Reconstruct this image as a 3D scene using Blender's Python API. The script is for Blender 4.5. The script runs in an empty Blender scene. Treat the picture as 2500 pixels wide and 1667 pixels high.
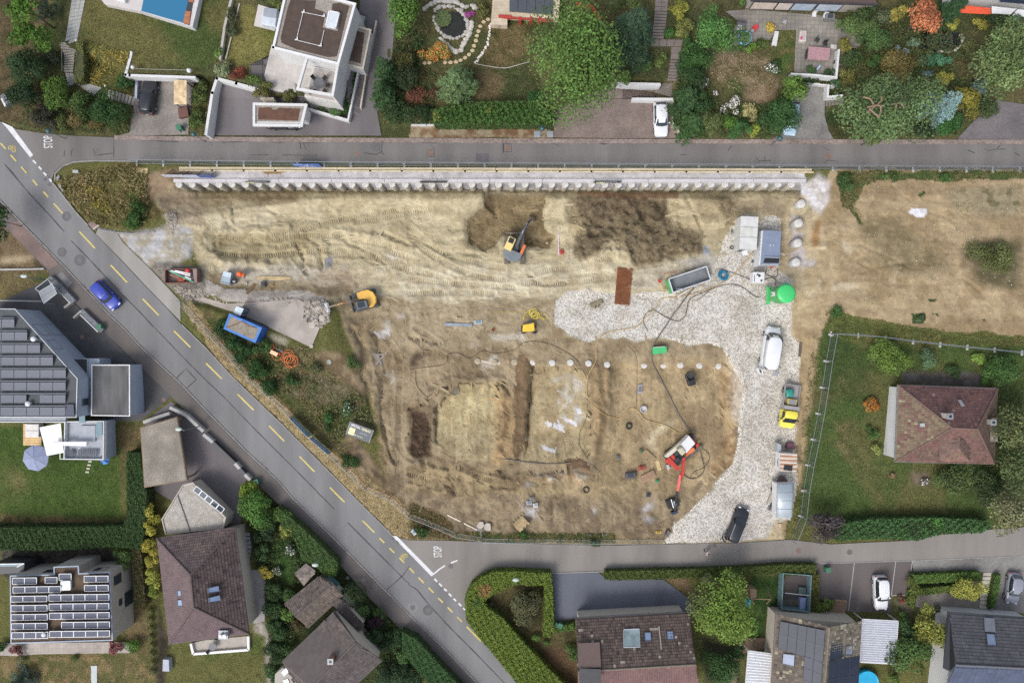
import bpy,bmesh,math as mt_,random
import numpy as np
from mathutils import Vector as Vc,Matrix as Mx
random.seed(7)
R=np.random.default_rng(7)
sc=bpy.context.scene
col=sc.collection
S,CX,CY,HC=19.2,1250.0,833.5,86.8
cd=bpy.data.cameras.new('camera');cd.lens=24;cd.sensor_width=36;cd.clip_end=5000
cam=bpy.data.objects.new('camera',cd);cam.location=(0,0,HC);col.objects.link(cam);sc.camera=cam
w=bpy.data.worlds.new('World');sc.world=w;w.use_nodes=True
nt=w.node_tree;bg=nt.nodes['Background'];sky=nt.nodes.new('ShaderNodeTexSky')
sky.sky_type='NISHITA';sky.sun_disc=False
SUN=Vc((-0.42,-0.46,0.78)).normalized()
sky.sun_elevation=mt_.asin(SUN.z);sky.sun_rotation=mt_.atan2(SUN.x,SUN.y)
sky.dust_density=4.0;sky.air_density=0.8;sky.ozone_density=1.0;sky.altitude=500
bg.inputs['Strength'].default_value=0.15
hs=nt.nodes.new('ShaderNodeHueSaturation');hs.inputs['Saturation'].default_value=.5;nt.links.new(sky.outputs[0],hs.inputs['Color']);nt.links.new(hs.outputs[0],bg.inputs['Color'])
sd=bpy.data.lights.new('sun','SUN');sd.energy=0.95;sd.angle=mt_.radians(22);sd.color=(1,0.97,0.92)
sun=bpy.data.objects.new('sun',sd);sun.rotation_euler=SUN.to_track_quat('Z','Y').to_euler();col.objects.link(sun)
sc.view_settings.view_transform='Standard';sc.view_settings.look='None';sc.view_settings.gamma=1
sc.view_settings.use_curve_mapping=False
sc.view_settings.exposure=.86
cy=sc.cycles;cy.use_denoising=False;cy.max_bounces=4;cy.diffuse_bounces=2;cy.glossy_bounces=2;cy.transmission_bounces=3;cy.transparent_max_bounces=4
cy.caustics_reflective=False;cy.caustics_refractive=False
def W(px,py,z=0.0):
 k=(HC-z)/HC/S
 return Vc(((px-CX)*k,(CY-py)*k,z))
def L(s):
 """'t31 x,y x,y' zoom-tile pixels, 'F' overview pixels, 'P' photo pixels -> photo pixels"""
 if not isinstance(s,str):return s
 out=[];f=lambda x,y:(x,y)
 for tok in s.split():
  if tok[0]=='t':
   c,r=int(tok[1]),int(tok[2]);k=3.92 if r<3 else 3.358
   f=lambda x,y,c=c,r=r,k=k:(500*c+x/k,400*r+y/k)
  elif tok=='F':f=lambda x,y:(x/.9408,y/.9408)
  elif tok=='P':f=lambda x,y:(x,y)
  else:
   x,y=tok.split(',');out.append(f(float(x),float(y)))
 return out
def P1(s):return L(s)[0]
def lin(c):
 c=np.asarray(c,float)/255.
 return np.where(c<=0.04045,c/12.92,((c+0.055)/1.055)**2.4)
def C(r,g,b,k=0.74):
 v=lin((r,g,b))*k
 return(float(v[0]),float(v[1]),float(v[2]),1.0)
ST=3.5
GX=np.arange(-126,2627,ST);GY=np.arange(-126,1790,ST)
XX,YY=np.meshgrid(GX,GY)
def up(a,shape):
 n,m=shape;h,w_=a.shape
 y=np.linspace(0,h-1.001,n);x=np.linspace(0,w_-1.001,m)
 y0=y.astype(int);x0=x.astype(int);fy=(y-y0)[:,None];fx=(x-x0)[None]
 fy=fy*fy*(3-2*fy);fx=fx*fx*(3-2*fx)
 A=a[y0][:,x0];B=a[y0][:,x0+1];Cc=a[y0+1][:,x0];D=a[y0+1][:,x0+1]
 return(A*(1-fx)+B*fx)*(1-fy)+(Cc*(1-fx)+D*fx)*fy
def nse(scale,octv=3,seed=0):
 g=np.random.default_rng(seed);out=np.zeros(XX.shape);amp=1;tot=0
 for o in range(octv):
  s=scale/2**o
  if s<ST*1.2:break
  n=int((GY[-1]-GY[0])/s)+2;m=int((GX[-1]-GX[0])/s)+2
  out+=amp*up(g.standard_normal((n,m)),XX.shape);tot+=amp*amp;amp*=0.6
 return out/mt_.sqrt(tot)*0.75
def blur(a,px):
 r=int(round(px/ST/2))
 if r<1:return a
 for _ in range(2):
  for ax in(0,1):
   p=np.pad(a,[(r+1,r)if i==ax else(0,0)for i in(0,1)],mode='edge')
   c=np.cumsum(p,axis=ax)
   a=(np.take(c,range(2*r+1,c.shape[ax]),axis=ax)-np.take(c,range(0,c.shape[ax]-2*r-1),axis=ax))/(2*r+1)
 return a
def inp(x,y,pg):
 res=np.zeros(x.shape,bool);n=len(pg)
 for i in range(n):
  x1,y1=pg[i];x2,y2=pg[(i+1)%n]
  if y1==y2:continue
  c=((y1>y)!=(y2>y))&(x<(x2-x1)*(y-y1)/(y2-y1)+x1)
  res^=c
 return res
WX=nse(45,4,11);WY=nse(45,4,12)
def msk(pg,bl=0,warp=0):
 xs=[p[0]for p in pg];ys=[p[1]for p in pg]
 m=np.zeros(XX.shape);pad=warp*3+8
 i0,i1=np.searchsorted(GX,(min(xs)-pad,max(xs)+pad));j0,j1=np.searchsorted(GY,(min(ys)-pad,max(ys)+pad))
 sl=(slice(j0,j1),slice(i0,i1))
 m[sl]=inp(XX[sl]+WX[sl]*warp,YY[sl]+WY[sl]*warp,pg)
 return blur(m,bl)if bl else m
def zbase(px,py):
 z=np.interp(py,[-400,320,425,1250,1800],[2.2,0.0,0.0,-4.0,-4.9])
 return z
Z0=zbase(XX,YY)
def lift(pg,dz,bl):
 global Z0
 Z0=Z0+dz*msk(pg,bl)
def level(pg,z,bl,warp=0):
 global Z0
 m=msk(pg,bl,warp);Z0=Z0*(1-m)+z*m
lift(L('P 160,-400 152,105 162,112 296,170 304,186 474,193 478,188 527,190 632,216 640,232 700,236 840,262 850,160 870,-400'),1.7,5)
lift(L('P 945,-400 948,60 936,300 1010,300 1340,300 1352,208 1470,205 1640,205 1650,330 1890,330 1910,225 1960,195 2010,205 2060,215 2040,270 2350,300 2380,200 2700,200 2700,-400'),1.0,14)
SITE=L('F 352,470 395,441 1862,441 1850,520 1830,600 1815,700 1826,800 1815,1100 1790,1240 1600,1262 1530,1236 1010,1228 905,1135 872,950 812,800 775,700 760,690 600,668 470,640 440,560 390,520')
ms=msk(SITE,62)
tz=-3.7-0.35*np.clip((YY-460)/850,0,1)
rp=np.clip((XX-420)/420,0,1)**.8;rp=np.maximum(rp,np.clip((YY-820)/120,0,1));rp=np.maximum(rp,np.clip((540-YY)/60,0,1));tz=Z0*(1-rp)+tz*rp
Z0=Z0*(1-ms)+tz*ms
PIT1=L('t22 230,760 470,560 860,520 860,760 820,1230 700,1290 480,1260 240,1100')
PIT2=L('t22 1170,375 1640,375 1720,560 1740,800 1720,1200 1680,1330 1480,1350 1090,1280 1120,800')
PIT3=L('t32 -30,330 1080,320 1180,560 1200,760 1130,1200 1080,1340 920,1480 760,1568 100,1600 -500,1620 -460,1440 -200,1430 -100,1000')
for p_,d_,b_,y0,y1 in((PIT1,1.0,3,1020,1110),(PIT2,1.3,3,1060,1130),(PIT3,1.1,16,1080,1220)):Z0=Z0-d_*msk(p_,b_,3)*np.clip((y1-YY)/(y1-y0),0,1)
Z0=Z0-1.1*msk(L('t21 730,268 1310,272 1270,420 1300,620 1390,700 1330,820 1120,780 900,680 830,780 700,850 560,760 550,540 720,430'),16,4)
Z0=Z0+1.0*msk(L('t21 1540,420 1600,620 1560,900 1620,940 t31 330,960 800,880 850,700 620,560 510,500 500,340 60,320'),40,5)*(1+0.6*nse(20,3,5))
Z0=Z0+1.3*msk(L('t31 560,360 1120,320 1170,480 1000,620 840,700 560,560'),30,5)
Z0=Z0+0.5*msk(L('t21 1300,290 1520,300 1520,640 1440,680 1290,590 1260,420'),14,3)
level(L('F 448,684 600,700 740,690 758,742 718,797 600,745 440,695'),-2.1,10)
Z0=Z0-0.35*msk(L('t11 90,720 150,670 700,690 1000,640 1900,760 1960,880 1000,1000 200,900 90,840'),18,2)
TOPY,ZT,ZB=447.0,-0.55,-3.85
yb=CY-(CY-TOPY)*(HC-ZT)/(HC-ZB)
mw=(XX>425)&(XX<1955)
sideL=np.clip((XX-425)/60,0,1)*np.clip((1975-XX)/20,0,1)
face=np.interp(YY,[414,420,TOPY,yb+.5],[0,-0.15,ZT,ZB])
zone=mw&(YY>412)&(YY<=yb+0.5)
Zin=Z0.copy()
Z0=np.where(zone,face*sideL+np.where(YY<TOPY,0,0)*(1-sideL)+(1-sideL)*Zin,Z0)
near=mw&(YY>yb+.5)&(YY<yb+26)
tn=np.clip((YY-yb)/26,0,1)
Z0=np.where(near,np.minimum(Zin,ZB*(1-tn)+Zin*tn)*sideL+Zin*(1-sideL),Z0)
HARD=np.zeros(XX.shape)
def bil(A,px,py):
 px=np.asarray(px,float);py=np.asarray(py,float)
 fx=np.clip((px-GX[0])/ST,0,len(GX)-1.001);fy=np.clip((py-GY[0])/ST,0,len(GY)-1.001)
 i=fx.astype(int);j=fy.astype(int);a=fx-i;b=fy-j
 return(A[j,i]*(1-a)+A[j,i+1]*a)*(1-b)+(A[j+1,i]*(1-a)+A[j+1,i+1]*a)*b
def gz(px,py):return float(bil(Z0,px,py))
def G(px,py,h=0.0):
 """point that is h metres above the ground and shows at this photo pixel"""
 z=gz(px,py)+h
 return W(px,py,z)
MATS={}
def newmat(name):
 m=bpy.data.materials.new(name);m.use_nodes=True;MATS[name]=m
 return m,m.node_tree.nodes,m.node_tree.links,m.node_tree.nodes['Principled BSDF']
def mixc(nd,lk,fac,a,b,mode='MIX'):
 x=nd.new('ShaderNodeMix');x.data_type='RGBA';x.blend_type=mode
 for s,v in((0,fac),(6,a),(7,b)):
  if hasattr(v,'links')or hasattr(v,'is_linked'):lk.new(v,x.inputs[s])
  else:x.inputs[s].default_value=v
 return x.outputs[2]
def mapr(nd,lk,v,a,b,c,d):
 x=nd.new('ShaderNodeMapRange');lk.new(v,x.inputs[0])
 for i,q in enumerate((a,b,c,d)):x.inputs[i+1].default_value=q
 return x.outputs[0]
def tex(nd,lk,kind,scale,coord='Object',rot=0,sxyz=None,detail=4,**kw):
 tc=nd.new('ShaderNodeTexCoord');mp=nd.new('ShaderNodeMapping');lk.new(tc.outputs[coord],mp.inputs[0])
 mp.inputs['Rotation'].default_value=(0,0,rot)
 if sxyz:mp.inputs['Scale'].default_value=sxyz
 t=nd.new(kind);lk.new(mp.outputs[0],t.inputs[0])
 if 'Scale' in t.inputs:t.inputs['Scale'].default_value=scale
 if 'Detail' in t.inputs:t.inputs['Detail'].default_value=detail
 return t
def bump(nd,lk,h,strength,dist,bsdf):
 b=nd.new('ShaderNodeBump');b.inputs['Strength'].default_value=strength;b.inputs['Distance'].default_value=dist
 lk.new(h,b.inputs['Height']);lk.new(b.outputs[0],bsdf.inputs['Normal'])
def M(name,c=None,ro=.6,metal=0.,var=.12,vs=1.5,fine=.08,fs=18,bmp=0.,coat=0.,spec=.5,stretch=None,rot=0):
 """plain material: base colour broken up by two sizes of noise"""
 if name in MATS:return MATS[name]
 m,nd,lk,b=newmat(name)
 b.inputs['Roughness'].default_value=ro;b.inputs['Metallic'].default_value=metal
 b.inputs['Specular IOR Level'].default_value=spec;b.inputs['Coat Weight'].default_value=coat
 c=tuple(c)
 n1=tex(nd,lk,'ShaderNodeTexNoise',vs,sxyz=stretch,rot=rot);n2=tex(nd,lk,'ShaderNodeTexNoise',fs,detail=2)
 f1=mapr(nd,lk,n1.outputs[0],.3,.7,1-var,1+var);f2=mapr(nd,lk,n2.outputs[0],.25,.75,1-fine,1+fine)
 mu=nd.new('ShaderNodeMath');mu.operation='MULTIPLY';lk.new(f1,mu.inputs[0]);lk.new(f2,mu.inputs[1])
 cb=nd.new('ShaderNodeCombineColor');[lk.new(mu.outputs[0],cb.inputs[i])for i in range(3)]
 lk.new(mixc(nd,lk,1.0,c,cb.outputs[0],'MULTIPLY'),b.inputs['Base Color'])
 if bmp:bump(nd,lk,n2.outputs[0],bmp,.03,b)
 return m
def Mbrick(name,c1,c2,mortar,bw,bh,rot=0,msz=.012,ro=.85,var=.25,off=.5):
 if name in MATS:return MATS[name]
 m,nd,lk,b=newmat(name);b.inputs['Roughness'].default_value=ro
 t=tex(nd,lk,'ShaderNodeTexBrick',1.0,rot=rot);t.offset=off
 t.inputs['Color1'].default_value=c1;t.inputs['Color2'].default_value=c2;t.inputs['Mortar'].default_value=mortar
 t.inputs['Mortar Size'].default_value=msz;t.inputs['Brick Width'].default_value=bw;t.inputs['Row Height'].default_value=bh
 n1=tex(nd,lk,'ShaderNodeTexNoise',.35,detail=6);f1=mapr(nd,lk,n1.outputs[0],.3,.7,1-var,1+var)
 cb=nd.new('ShaderNodeCombineColor');[lk.new(f1,cb.inputs[i])for i in range(3)]
 lk.new(mixc(nd,lk,1.0,t.outputs[0],cb.outputs[0],'MULTIPLY'),b.inputs['Base Color'])
 bump(nd,lk,t.outputs['Fac'],-.4,.01,b)
 return m
class MB:
 def __init__(s):s.v=[];s.f=[]
 def add(s,vs,fs):
  o=len(s.v);s.v+=[tuple(v)for v in vs];s.f+=[tuple(i+o for i in f)for f in fs];return s
 def box(s,c,d,rz=0,M4=None,taper=1.0):
  x,y,z=d[0]/2,d[1]/2,d[2]/2;vs=[]
  for sz in(-1,1):
   k=taper if sz>0 else 1
   for sx,sy in((-1,-1),(1,-1),(1,1),(-1,1)):vs.append(Vc((sx*x*k,sy*y*k,sz*z)))
  if rz:q=Mx.Rotation(rz,3,'Z');vs=[q@v for v in vs]
  if M4 is not None:vs=[M4@v for v in vs]
  vs=[v+Vc(c)for v in vs]
  return s.add(vs,[(3,2,1,0),(4,5,6,7),(0,1,5,4),(1,2,6,5),(2,3,7,6),(3,0,4,7)])
 def bar(s,a,b,wd,ht=None):
  a=Vc(a);b=Vc(b);d=b-a;ln=d.length
  if ln<1e-5:return s
  q=d.to_track_quat('X','Z').to_matrix()
  return s.box((a+b)/2,(ln,wd,ht or wd),M4=q)
 def pz(s,pg,z0,z1,cap=True):
  """poly: list of xy (z0/z1 may be per-vertex lists)"""
  n=len(pg);a=sum(pg[i][0]*pg[(i+1)%n][1]-pg[(i+1)%n][0]*pg[i][1]for i in range(n))
  if not hasattr(z0,'__len__'):z0=[z0]*n
  if not hasattr(z1,'__len__'):z1=[z1]*n
  idx=list(range(n))if a>0 else list(range(n))[::-1]
  pl=[pg[i]for i in idx];b0=[z0[i]for i in idx];b1=[z1[i]for i in idx]
  vs=[(p[0],p[1],z)for p,z in zip(pl,b0)]+[(p[0],p[1],z)for p,z in zip(pl,b1)]
  fs=[(i,(i+1)%n,n+(i+1)%n,n+i)for i in range(n)]
  if cap:fs+=[tuple(range(n))[::-1],tuple(range(n,2*n))]
  return s.add(vs,fs)
 def tube(s,path,r,n=6,closed=False):
  path=[Vc(p)for p in path];m=len(path);vs=[];fs=[]
  rr=r if hasattr(r,'__len__')else[r]*m
  for i,p in enumerate(path):
   if closed:t=path[(i+1)%m]-path[i-1]
   else:t=path[min(i+1,m-1)]-path[max(i-1,0)]
   if t.length<1e-6:t=Vc((0,0,1))
   t.normalize();u=t.cross(Vc((0,0,1)))
   if u.length<1e-3:u=Vc((1,0,0))
   u.normalize();v=u.cross(t)
   for k in range(n):
    a=2*mt_.pi*k/n;vs.append(p+(u*mt_.cos(a)+v*mt_.sin(a))*rr[i])
  for i in range(m if closed else m-1):
   j=(i+1)%m
   for k in range(n):fs.append((i*n+k,i*n+(k+1)%n,j*n+(k+1)%n,j*n+k))
  if not closed:fs+=[tuple(range(n)),tuple(range((m-1)*n,m*n))[::-1]]
  return s.add(vs,fs)
 def cyl(s,c,r,h,n=20,r2=None,M4=None):
  r2=r if r2 is None else r2;vs=[]
  for z,q in((0,r),(h,r2)):
   for k in range(n):a=2*mt_.pi*k/n;vs.append(Vc((q*mt_.cos(a),q*mt_.sin(a),z)))
  if M4 is not None:vs=[M4@v for v in vs]
  vs=[v+Vc(c)for v in vs]
  fs=[(k,(k+1)%n,n+(k+1)%n,n+k)for k in range(n)]+[tuple(range(n))[::-1],tuple(range(n,2*n))]
  return s.add(vs,fs)
 def lathe(s,c,prof,n=20,sx=1,sy=1):
  vs=[];m=len(prof)
  for r,z in prof:
   for k in range(n):a=2*mt_.pi*k/n;vs.append((c[0]+sx*r*mt_.cos(a),c[1]+sy*r*mt_.sin(a),c[2]+z))
  fs=[(i*n+k,i*n+(k+1)%n,(i+1)*n+(k+1)%n,(i+1)*n+k)for i in range(m-1)for k in range(n)]
  fs+=[tuple(range(n))[::-1],tuple(range((m-1)*n,m*n))]
  return s.add(vs,fs)
 def loft(s,rings,cap=True):
  n=len(rings[0]);vs=[p for r in rings for p in r]
  fs=[(i*n+k,i*n+(k+1)%n,(i+1)*n+(k+1)%n,(i+1)*n+k)for i in range(len(rings)-1)for k in range(n)]
  if cap:fs+=[tuple(range(n))[::-1],tuple(range((len(rings)-1)*n,len(rings)*n))]
  return s.add(vs,fs)
 def bd_(s,name,mat,parent=None,smooth=False,kind=None,bevel=0):
  me=bpy.data.meshes.new(name);me.from_pydata(s.v,[],s.f)
  bm=bmesh.new();bm.from_mesh(me);bmesh.ops.recalc_face_normals(bm,faces=bm.faces)
  if bevel:bmesh.ops.bevel(bm,geom=list(bm.edges),offset=bevel,segments=2,affect='EDGES',profile=.6)
  bm.to_mesh(me);bm.free()
  if smooth:me.shade_smooth()
  return link(name,me,mat,parent,kind)
def link(name,me,mat=None,parent=None,kind=None):
 o=bpy.data.objects.new(name,me);col.objects.link(o)
 if mat is not None and not me.materials:me.materials.append(mat)
 if parent is not None:o.parent=parent
 if kind:o['kind']=kind
 return o
def tag(o,label,cat,group=None):
 o['label']=label;o['category']=cat
 if group:o['group']=group
 return o
def th_g(name,label,cat,loc=(0,0,0),rz=0,group=None):
 o=bpy.data.objects.new(name,None);o.empty_display_size=.2;col.objects.link(o)
 o.location=loc;o.rotation_euler=(0,0,rz)
 return tag(o,label,cat,group)
def lcl(o,pts):
 """world points -> local of a thing (translation + rz)"""
 q=Mx.Rotation(-o.rotation_euler.z,3,'Z')
 return[q@(Vc(p)-o.location)for p in pts]
def dp(name,pg,off,mat,parent=None,step=26,kind=None,z=None):
 bm=bmesh.new();vs=[bm.verts.new((x,y,0))for x,y in pg];bm.faces.new(vs)
 bmesh.ops.triangulate(bm,faces=bm.faces)
 for ax in(0,1):
  lo=min(p[ax]for p in pg);hi=max(p[ax]for p in pg)
  k=mt_.ceil(lo/step)*step
  while k<hi:
   co=[0,0,0];no=[0,0,0];co[ax]=k;no[ax]=1
   bmesh.ops.bisect_plane(bm,geom=bm.verts[:]+bm.edges[:]+bm.faces[:],plane_co=co,plane_no=no)
   k+=step
 for v in bm.verts:
  zz=(gz(v.co.x,v.co.y)if z is None else z)+off
  v.co=W(v.co.x,v.co.y,zz)
 bmesh.ops.recalc_face_normals(bm,faces=bm.faces)
 for f in bm.faces:
  if f.normal.z<0:f.normal_flip()
 me=bpy.data.meshes.new(name);bm.to_mesh(me);bm.free()
 return link(name,me,mat,parent,kind)
def rs(pts,step):
 out=[pts[0]]
 for a,b in zip(pts,pts[1:]):
  d=mt_.hypot(b[0]-a[0],b[1]-a[1]);n=max(1,int(d/step))
  out+=[(a[0]+(b[0]-a[0])*i/n,a[1]+(b[1]-a[1])*i/n)for i in range(1,n+1)]
 return out
def smp(pts,n=6,closed=False):
 """Catmull-Rom through points"""
 p=[Vc(q)for q in pts];out=[];m=len(p)
 for i in range(m if closed else m-1):
  a=p[i-1]if(i>0 or closed)else p[i];b=p[i];c=p[(i+1)%m];d=p[(i+2)%m]if(i+2<m or closed)else c
  for k in range(n):
   t=k/n
   out.append(.5*((2*b)+(-a+c)*t+(2*a-5*b+4*c-d)*t*t+(-a+3*b-3*c+d)*t**3))
 if not closed:out.append(p[-1])
 return out
def rb(name,pts,wpx,off,mat,parent=None,hgt=0,jit=0,closed=False,mb=None):
 """strip along photo pixels lying on the ground; hgt>0 makes a raised kerb"""
 pts=rs(pts+([pts[0]]if closed else[]),14)
 pv=[]
 for i,p in enumerate(pts):
  a=pts[max(i-1,0)];b=pts[min(i+1,len(pts)-1)]
  dx,dy=b[0]-a[0],b[1]-a[1];l=mt_.hypot(dx,dy)or 1
  ww=wpx*(1+random.uniform(-jit,jit))/2
  pv.append(((p[0]-dy/l*ww,p[1]+dx/l*ww),(p[0]+dy/l*ww,p[1]-dx/l*ww)))
 q=mb or MB();vs=[];fs=[]
 for l_,r_ in pv:
  zc=min(gz(*l_),gz(*r_))if hgt else None
  for s_ in(l_,r_):
   z=(gz(*s_)+off)
   vs.append(W(s_[0],s_[1],z+hgt))
  if hgt:
   for s_ in(r_,l_):
    b=W(s_[0],s_[1],gz(*s_)+hgt+off);vs.append((b.x,b.y,gz(*s_)-.15))
 k=4 if hgt else 2
 for i in range(len(pv)-1):
  a=i*k;b=a+k
  if hgt:fs+=[(a,a+1,b+1,b),(a+1,a+2,b+2,b+1),(a+2,a+3,b+3,b+2),(a+3,a,b,b+3)]
  else:fs.append((a,a+1,b+1,b))
 if hgt:fs+=[(0,1,2,3),(len(vs)-4,len(vs)-3,len(vs)-2,len(vs)-1)]
 q.add(vs,fs)
 if mb is None:return q.bd_(name,mat,parent)
# GROUND: zones of soil, grass and gravel
COL=np.zeros(XX.shape+(3,));COL[:]=lin((104,104,62))*.74
VEG=np.ones(XX.shape)*.8;GRV=np.zeros(XX.shape);REL=np.ones(XX.shape)*.03
N1=nse(120,4,21);N2=nse(28,4,22);N3=nse(9,2,23);N4=nse(260,3,24);N5=nse(50,4,27);N6=nse(16,3,29)
SS=lambda a,lo,hi:np.clip((a-lo)/(hi-lo),0,1)**2*(3-2*np.clip((a-lo)/(hi-lo),0,1))
def dsat(v):return v*.86+.14*v.mean()
def pt(pg,c1,c2=None,nz=None,th=(-.5,.6),bl=5,warp=4,veg=None,grv=None,rel=None,op=1.0):
 global COL,VEG,GRV,REL
 m=msk(L(pg)if isinstance(pg,str)else pg,bl,warp)*op
 c=np.empty(COL.shape);c[:]=dsat(lin(c1))*.74
 if c2 is not None:
  t=SS(N2 if nz is None else nz,*th)[...,None];c=c*(1-t)+dsat(lin(c2))*.74*t
 m3=m[...,None];COL=COL*(1-m3)+c*m3
 for nm,v in(('VEG',veg),('GRV',grv),('REL',rel)):
  if v is not None:globals()[nm]=globals()[nm]*(1-m)+v*m
pt('P -200,-200 2700,-200 2700,345 -200,345',(78,84,48),(100,94,58),N1,veg=1)
pt('t00 -300,-300 420,-300 480,420 400,500 420,700 360,1000 600,1200 0,1180 -300,900',(105,90,62),(82,74,48),N2,veg=1)
pt('t00 500,0 690,0 640,420 490,420 480,150',(76,86,46),(96,94,56),N1,veg=1)
pt('t00 820,0 920,0 1340,120 1840,270 1920,0 t10 290,0 200,560 0,640 t00 1960,640 1300,640 1240,500 760,380',(74,88,42),(104,100,54),N1,veg=1)
pt('t00 800,390 1240,500 1200,720 1250,880 1040,850 780,780',(96,96,50),(128,118,56),N2,veg=1)
pt('t10 340,40 500,70 480,250 680,300 600,720 420,700 210,580',(96,104,44),(122,116,60),N1,veg=1,warp=1)
pt('t20 690,200 930,250 1160,200 1170,560 920,650 640,610 760,400',(112,98,62),(88,84,48),N2,veg=1)
pt('t20 560,620 900,660 1170,580 1160,960 700,980 560,780',(112,98,66),(70,80,44),N5,veg=1)
pt('t20 0,860 180,880 200,1010 0,1010',(116,78,58),(90,60,48),N2,veg=.6)
pt('t20 0,1200 1190,1205 1380,1240 1380,1320 0,1320',(168,152,122),(132,100,70),N2,veg=.2,grv=.4,bl=2,warp=1)
pt('t30 900,560 1060,490 1400,520 1500,620 1560,800 1480,960 1300,900 1240,860 1040,800 920,740',(140,122,92),(110,100,66),N2,veg=.8)
pt('t30 1020,770 1140,750 1330,860 1310,920 1160,900',(74,92,44),None,veg=1)
pt('t30 1560,290 1740,300 1740,500 1640,700 1560,700 1500,560',(78,96,44),(112,104,60),N2,veg=1)
pt('t30 1240,850 1560,780 1560,950 1400,1000 1240,960',(150,128,100),(120,100,70),N2,veg=.4)
pt('t40 60,1050 260,1030 420,1180 400,1320 150,1330 80,1200',(72,72,40),(52,66,34),N2,veg=1)
pt('t40 1240,520 1500,560 1480,780 1330,760 1250,640',(100,92,58),(120,98,70),N2,veg=1)
pt('P -200,480 20,530 30,570 120,660 112,690 -200,690',(128,108,78),(100,86,60),N2,veg=.7)
pt('t01 0,890 300,870 320,920 0,970',(176,156,122),None,veg=.2)
pt('t01 0,1020 400,1010 480,1110 380,1250 390,1310 0,1300',(84,92,48),(120,106,68),N5,veg=1)
pt('P -200,1040 290,1040 300,1290 -200,1290',(70,92,36),(84,98,44),N1,veg=1)
pt('t02 80,1380 240,1380 240,1530 80,1530',(112,108,62),None,bl=24,warp=8)
pt('t03 0,200 1000,220 1000,285 0,300',(118,100,66),(86,92,48),N2,bl=10)
pt('t02 1140,880 1350,900 1340,1200 1210,1200 1240,1400 1140,1500 1140,1200',(92,92,50),(112,96,62),N5,veg=1)
pt('t03 0,470 900,450 1060,600 1060,900 0,700',(88,84,78),(70,66,60),N3,grv=.8,veg=0)
pt('t03 1060,950 1200,930 1220,1350 1180,1400 1000,1350',(98,92,52),(120,104,70),N5,veg=1)
pt('t03 0,1340 1250,1330 1290,1600 0,1600',(100,98,54),(136,116,76),N2,veg=1)
pt('t03 1290,850 1380,1250 1350,1600 1280,1600',(78,68,58),(60,56,44),N2,veg=.4)
pt('t13 0,1300 380,1300 400,1180 500,1170 510,1600 0,1600',(82,96,42),(104,104,54),N1,veg=1)
pt('t13 420,1060 500,1080 530,1200 550,1600 510,1600 500,1180 400,1140',(176,168,158),(150,140,128),N2,veg=0,warp=1)
pt('t13 300,0 520,0 1100,600 1480,960 1679,1250 1679,1600 600,1600 480,900 380,500',(66,74,40),(50,62,34),N2,veg=1)
pt('t13 580,380 720,400 740,760 640,760 590,560',(62,88,40),None,veg=1)
pt('t23 600,880 880,750 1110,770 1110,1180 1360,1100 1400,1600 1100,1500 760,1030',(96,88,54),(70,66,42),N5,veg=1)
pt('t23 1040,1290 1370,1250 1400,1600 1240,1560',(104,82,58),(84,72,46),N2,veg=.8)
pt('t33 400,720 600,700 620,860',(138,112,82),None,veg=.5)
pt('t33 1120,680 1380,690 1400,940 1260,950 1240,1190 1110,1190',(50,74,32),(62,84,38),N2,veg=1)
pt('t33 720,1180 1000,1280 1020,1568 740,1568',(64,66,48),None,veg=.5)
pt('t43 640,850 780,690 1330,660 1480,680 1400,960 1000,960 800,1100 600,1000',(92,96,56),(120,112,92),N2,veg=.8)
pt('P 2005,800 2140,820 2700,850 2700,1310 2300,1290 1940,1320 1975,1000',(76,94,44),(98,98,54),N1,veg=1)
pt('t42 100,60 450,120 480,700 60,760 40,400',(66,84,40),(88,90,50),N1,veg=1,bl=20)
pt('t42 150,880 350,880 400,1250 250,1300 150,1100',(116,104,66),(88,92,48),N2,veg=1,bl=16,warp=8)
pt('t42 880,1380 1060,1390 1050,1500 900,1510',(120,104,86),None,veg=.3)
pt('t42 800,420 1200,420 1560,440 1560,560 800,560',(112,104,100),(92,86,80),N2,veg=0)
pt('t41 60,1400 300,1450 560,1530 960,1568 1960,1660 1960,1740 300,1700 60,1600',(92,100,48),(112,108,56),N2,veg=1,bl=6)
pt('F 1908,386 2700,386 2700,780 2352,772 2180,762 2050,742 1915,712 1885,760 1800,1240 1770,1240 1812,700 1850,520',(176,154,116),(154,132,96),N5,veg=.1,rel=.05,bl=3)
pt('t41 350,480 700,520 1300,1000 900,1060 560,960',(146,130,96),(126,112,80),N2,bl=18,warp=8)
pt('t41 1300,250 1960,230 1960,480 1500,480 1250,380',(158,144,112),(120,112,78),N6,th=(.1,.8),bl=12,warp=8)
pt('t41 170,70 2000,60 2200,120 1300,170 900,140 640,150 430,220 350,380 430,560 400,560 300,400 230,380',(78,92,46),(112,104,64),N2,veg=1,bl=3,warp=5)
pt('t41 1380,760 1960,720 1960,1200 1560,1180 1400,960',(130,116,88),(104,96,66),N2,veg=.3,bl=14,warp=8)
pt('t41 880,430 1030,430 1020,500 930,510 860,470',(222,222,226),None,veg=0,bl=2,warp=2)
for q in('150,1150 380,1150 360,1190 120,1200','200,720 300,760 330,840 260,830','180,590 240,600 230,640'):
 pt('t41 '+q,(200,188,160),None,veg=0,bl=6,warp=4,op=.8)
for q in('890,1450 1030,1430 1010,1530 900,1530','1050,1300 1130,1300 1110,1330 1050,1325','960,290 1000,250 1020,270 980,310','1100,1430 1140,1420 1150,1450','1550,1490 1580,1470 1580,1500'):
 pt('t41 '+q,(70,92,50),None,veg=1,bl=2,warp=3)
pt(SITE,(186,170,130),(170,152,112),N1,veg=0,rel=.10,bl=6,warp=4)
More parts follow.
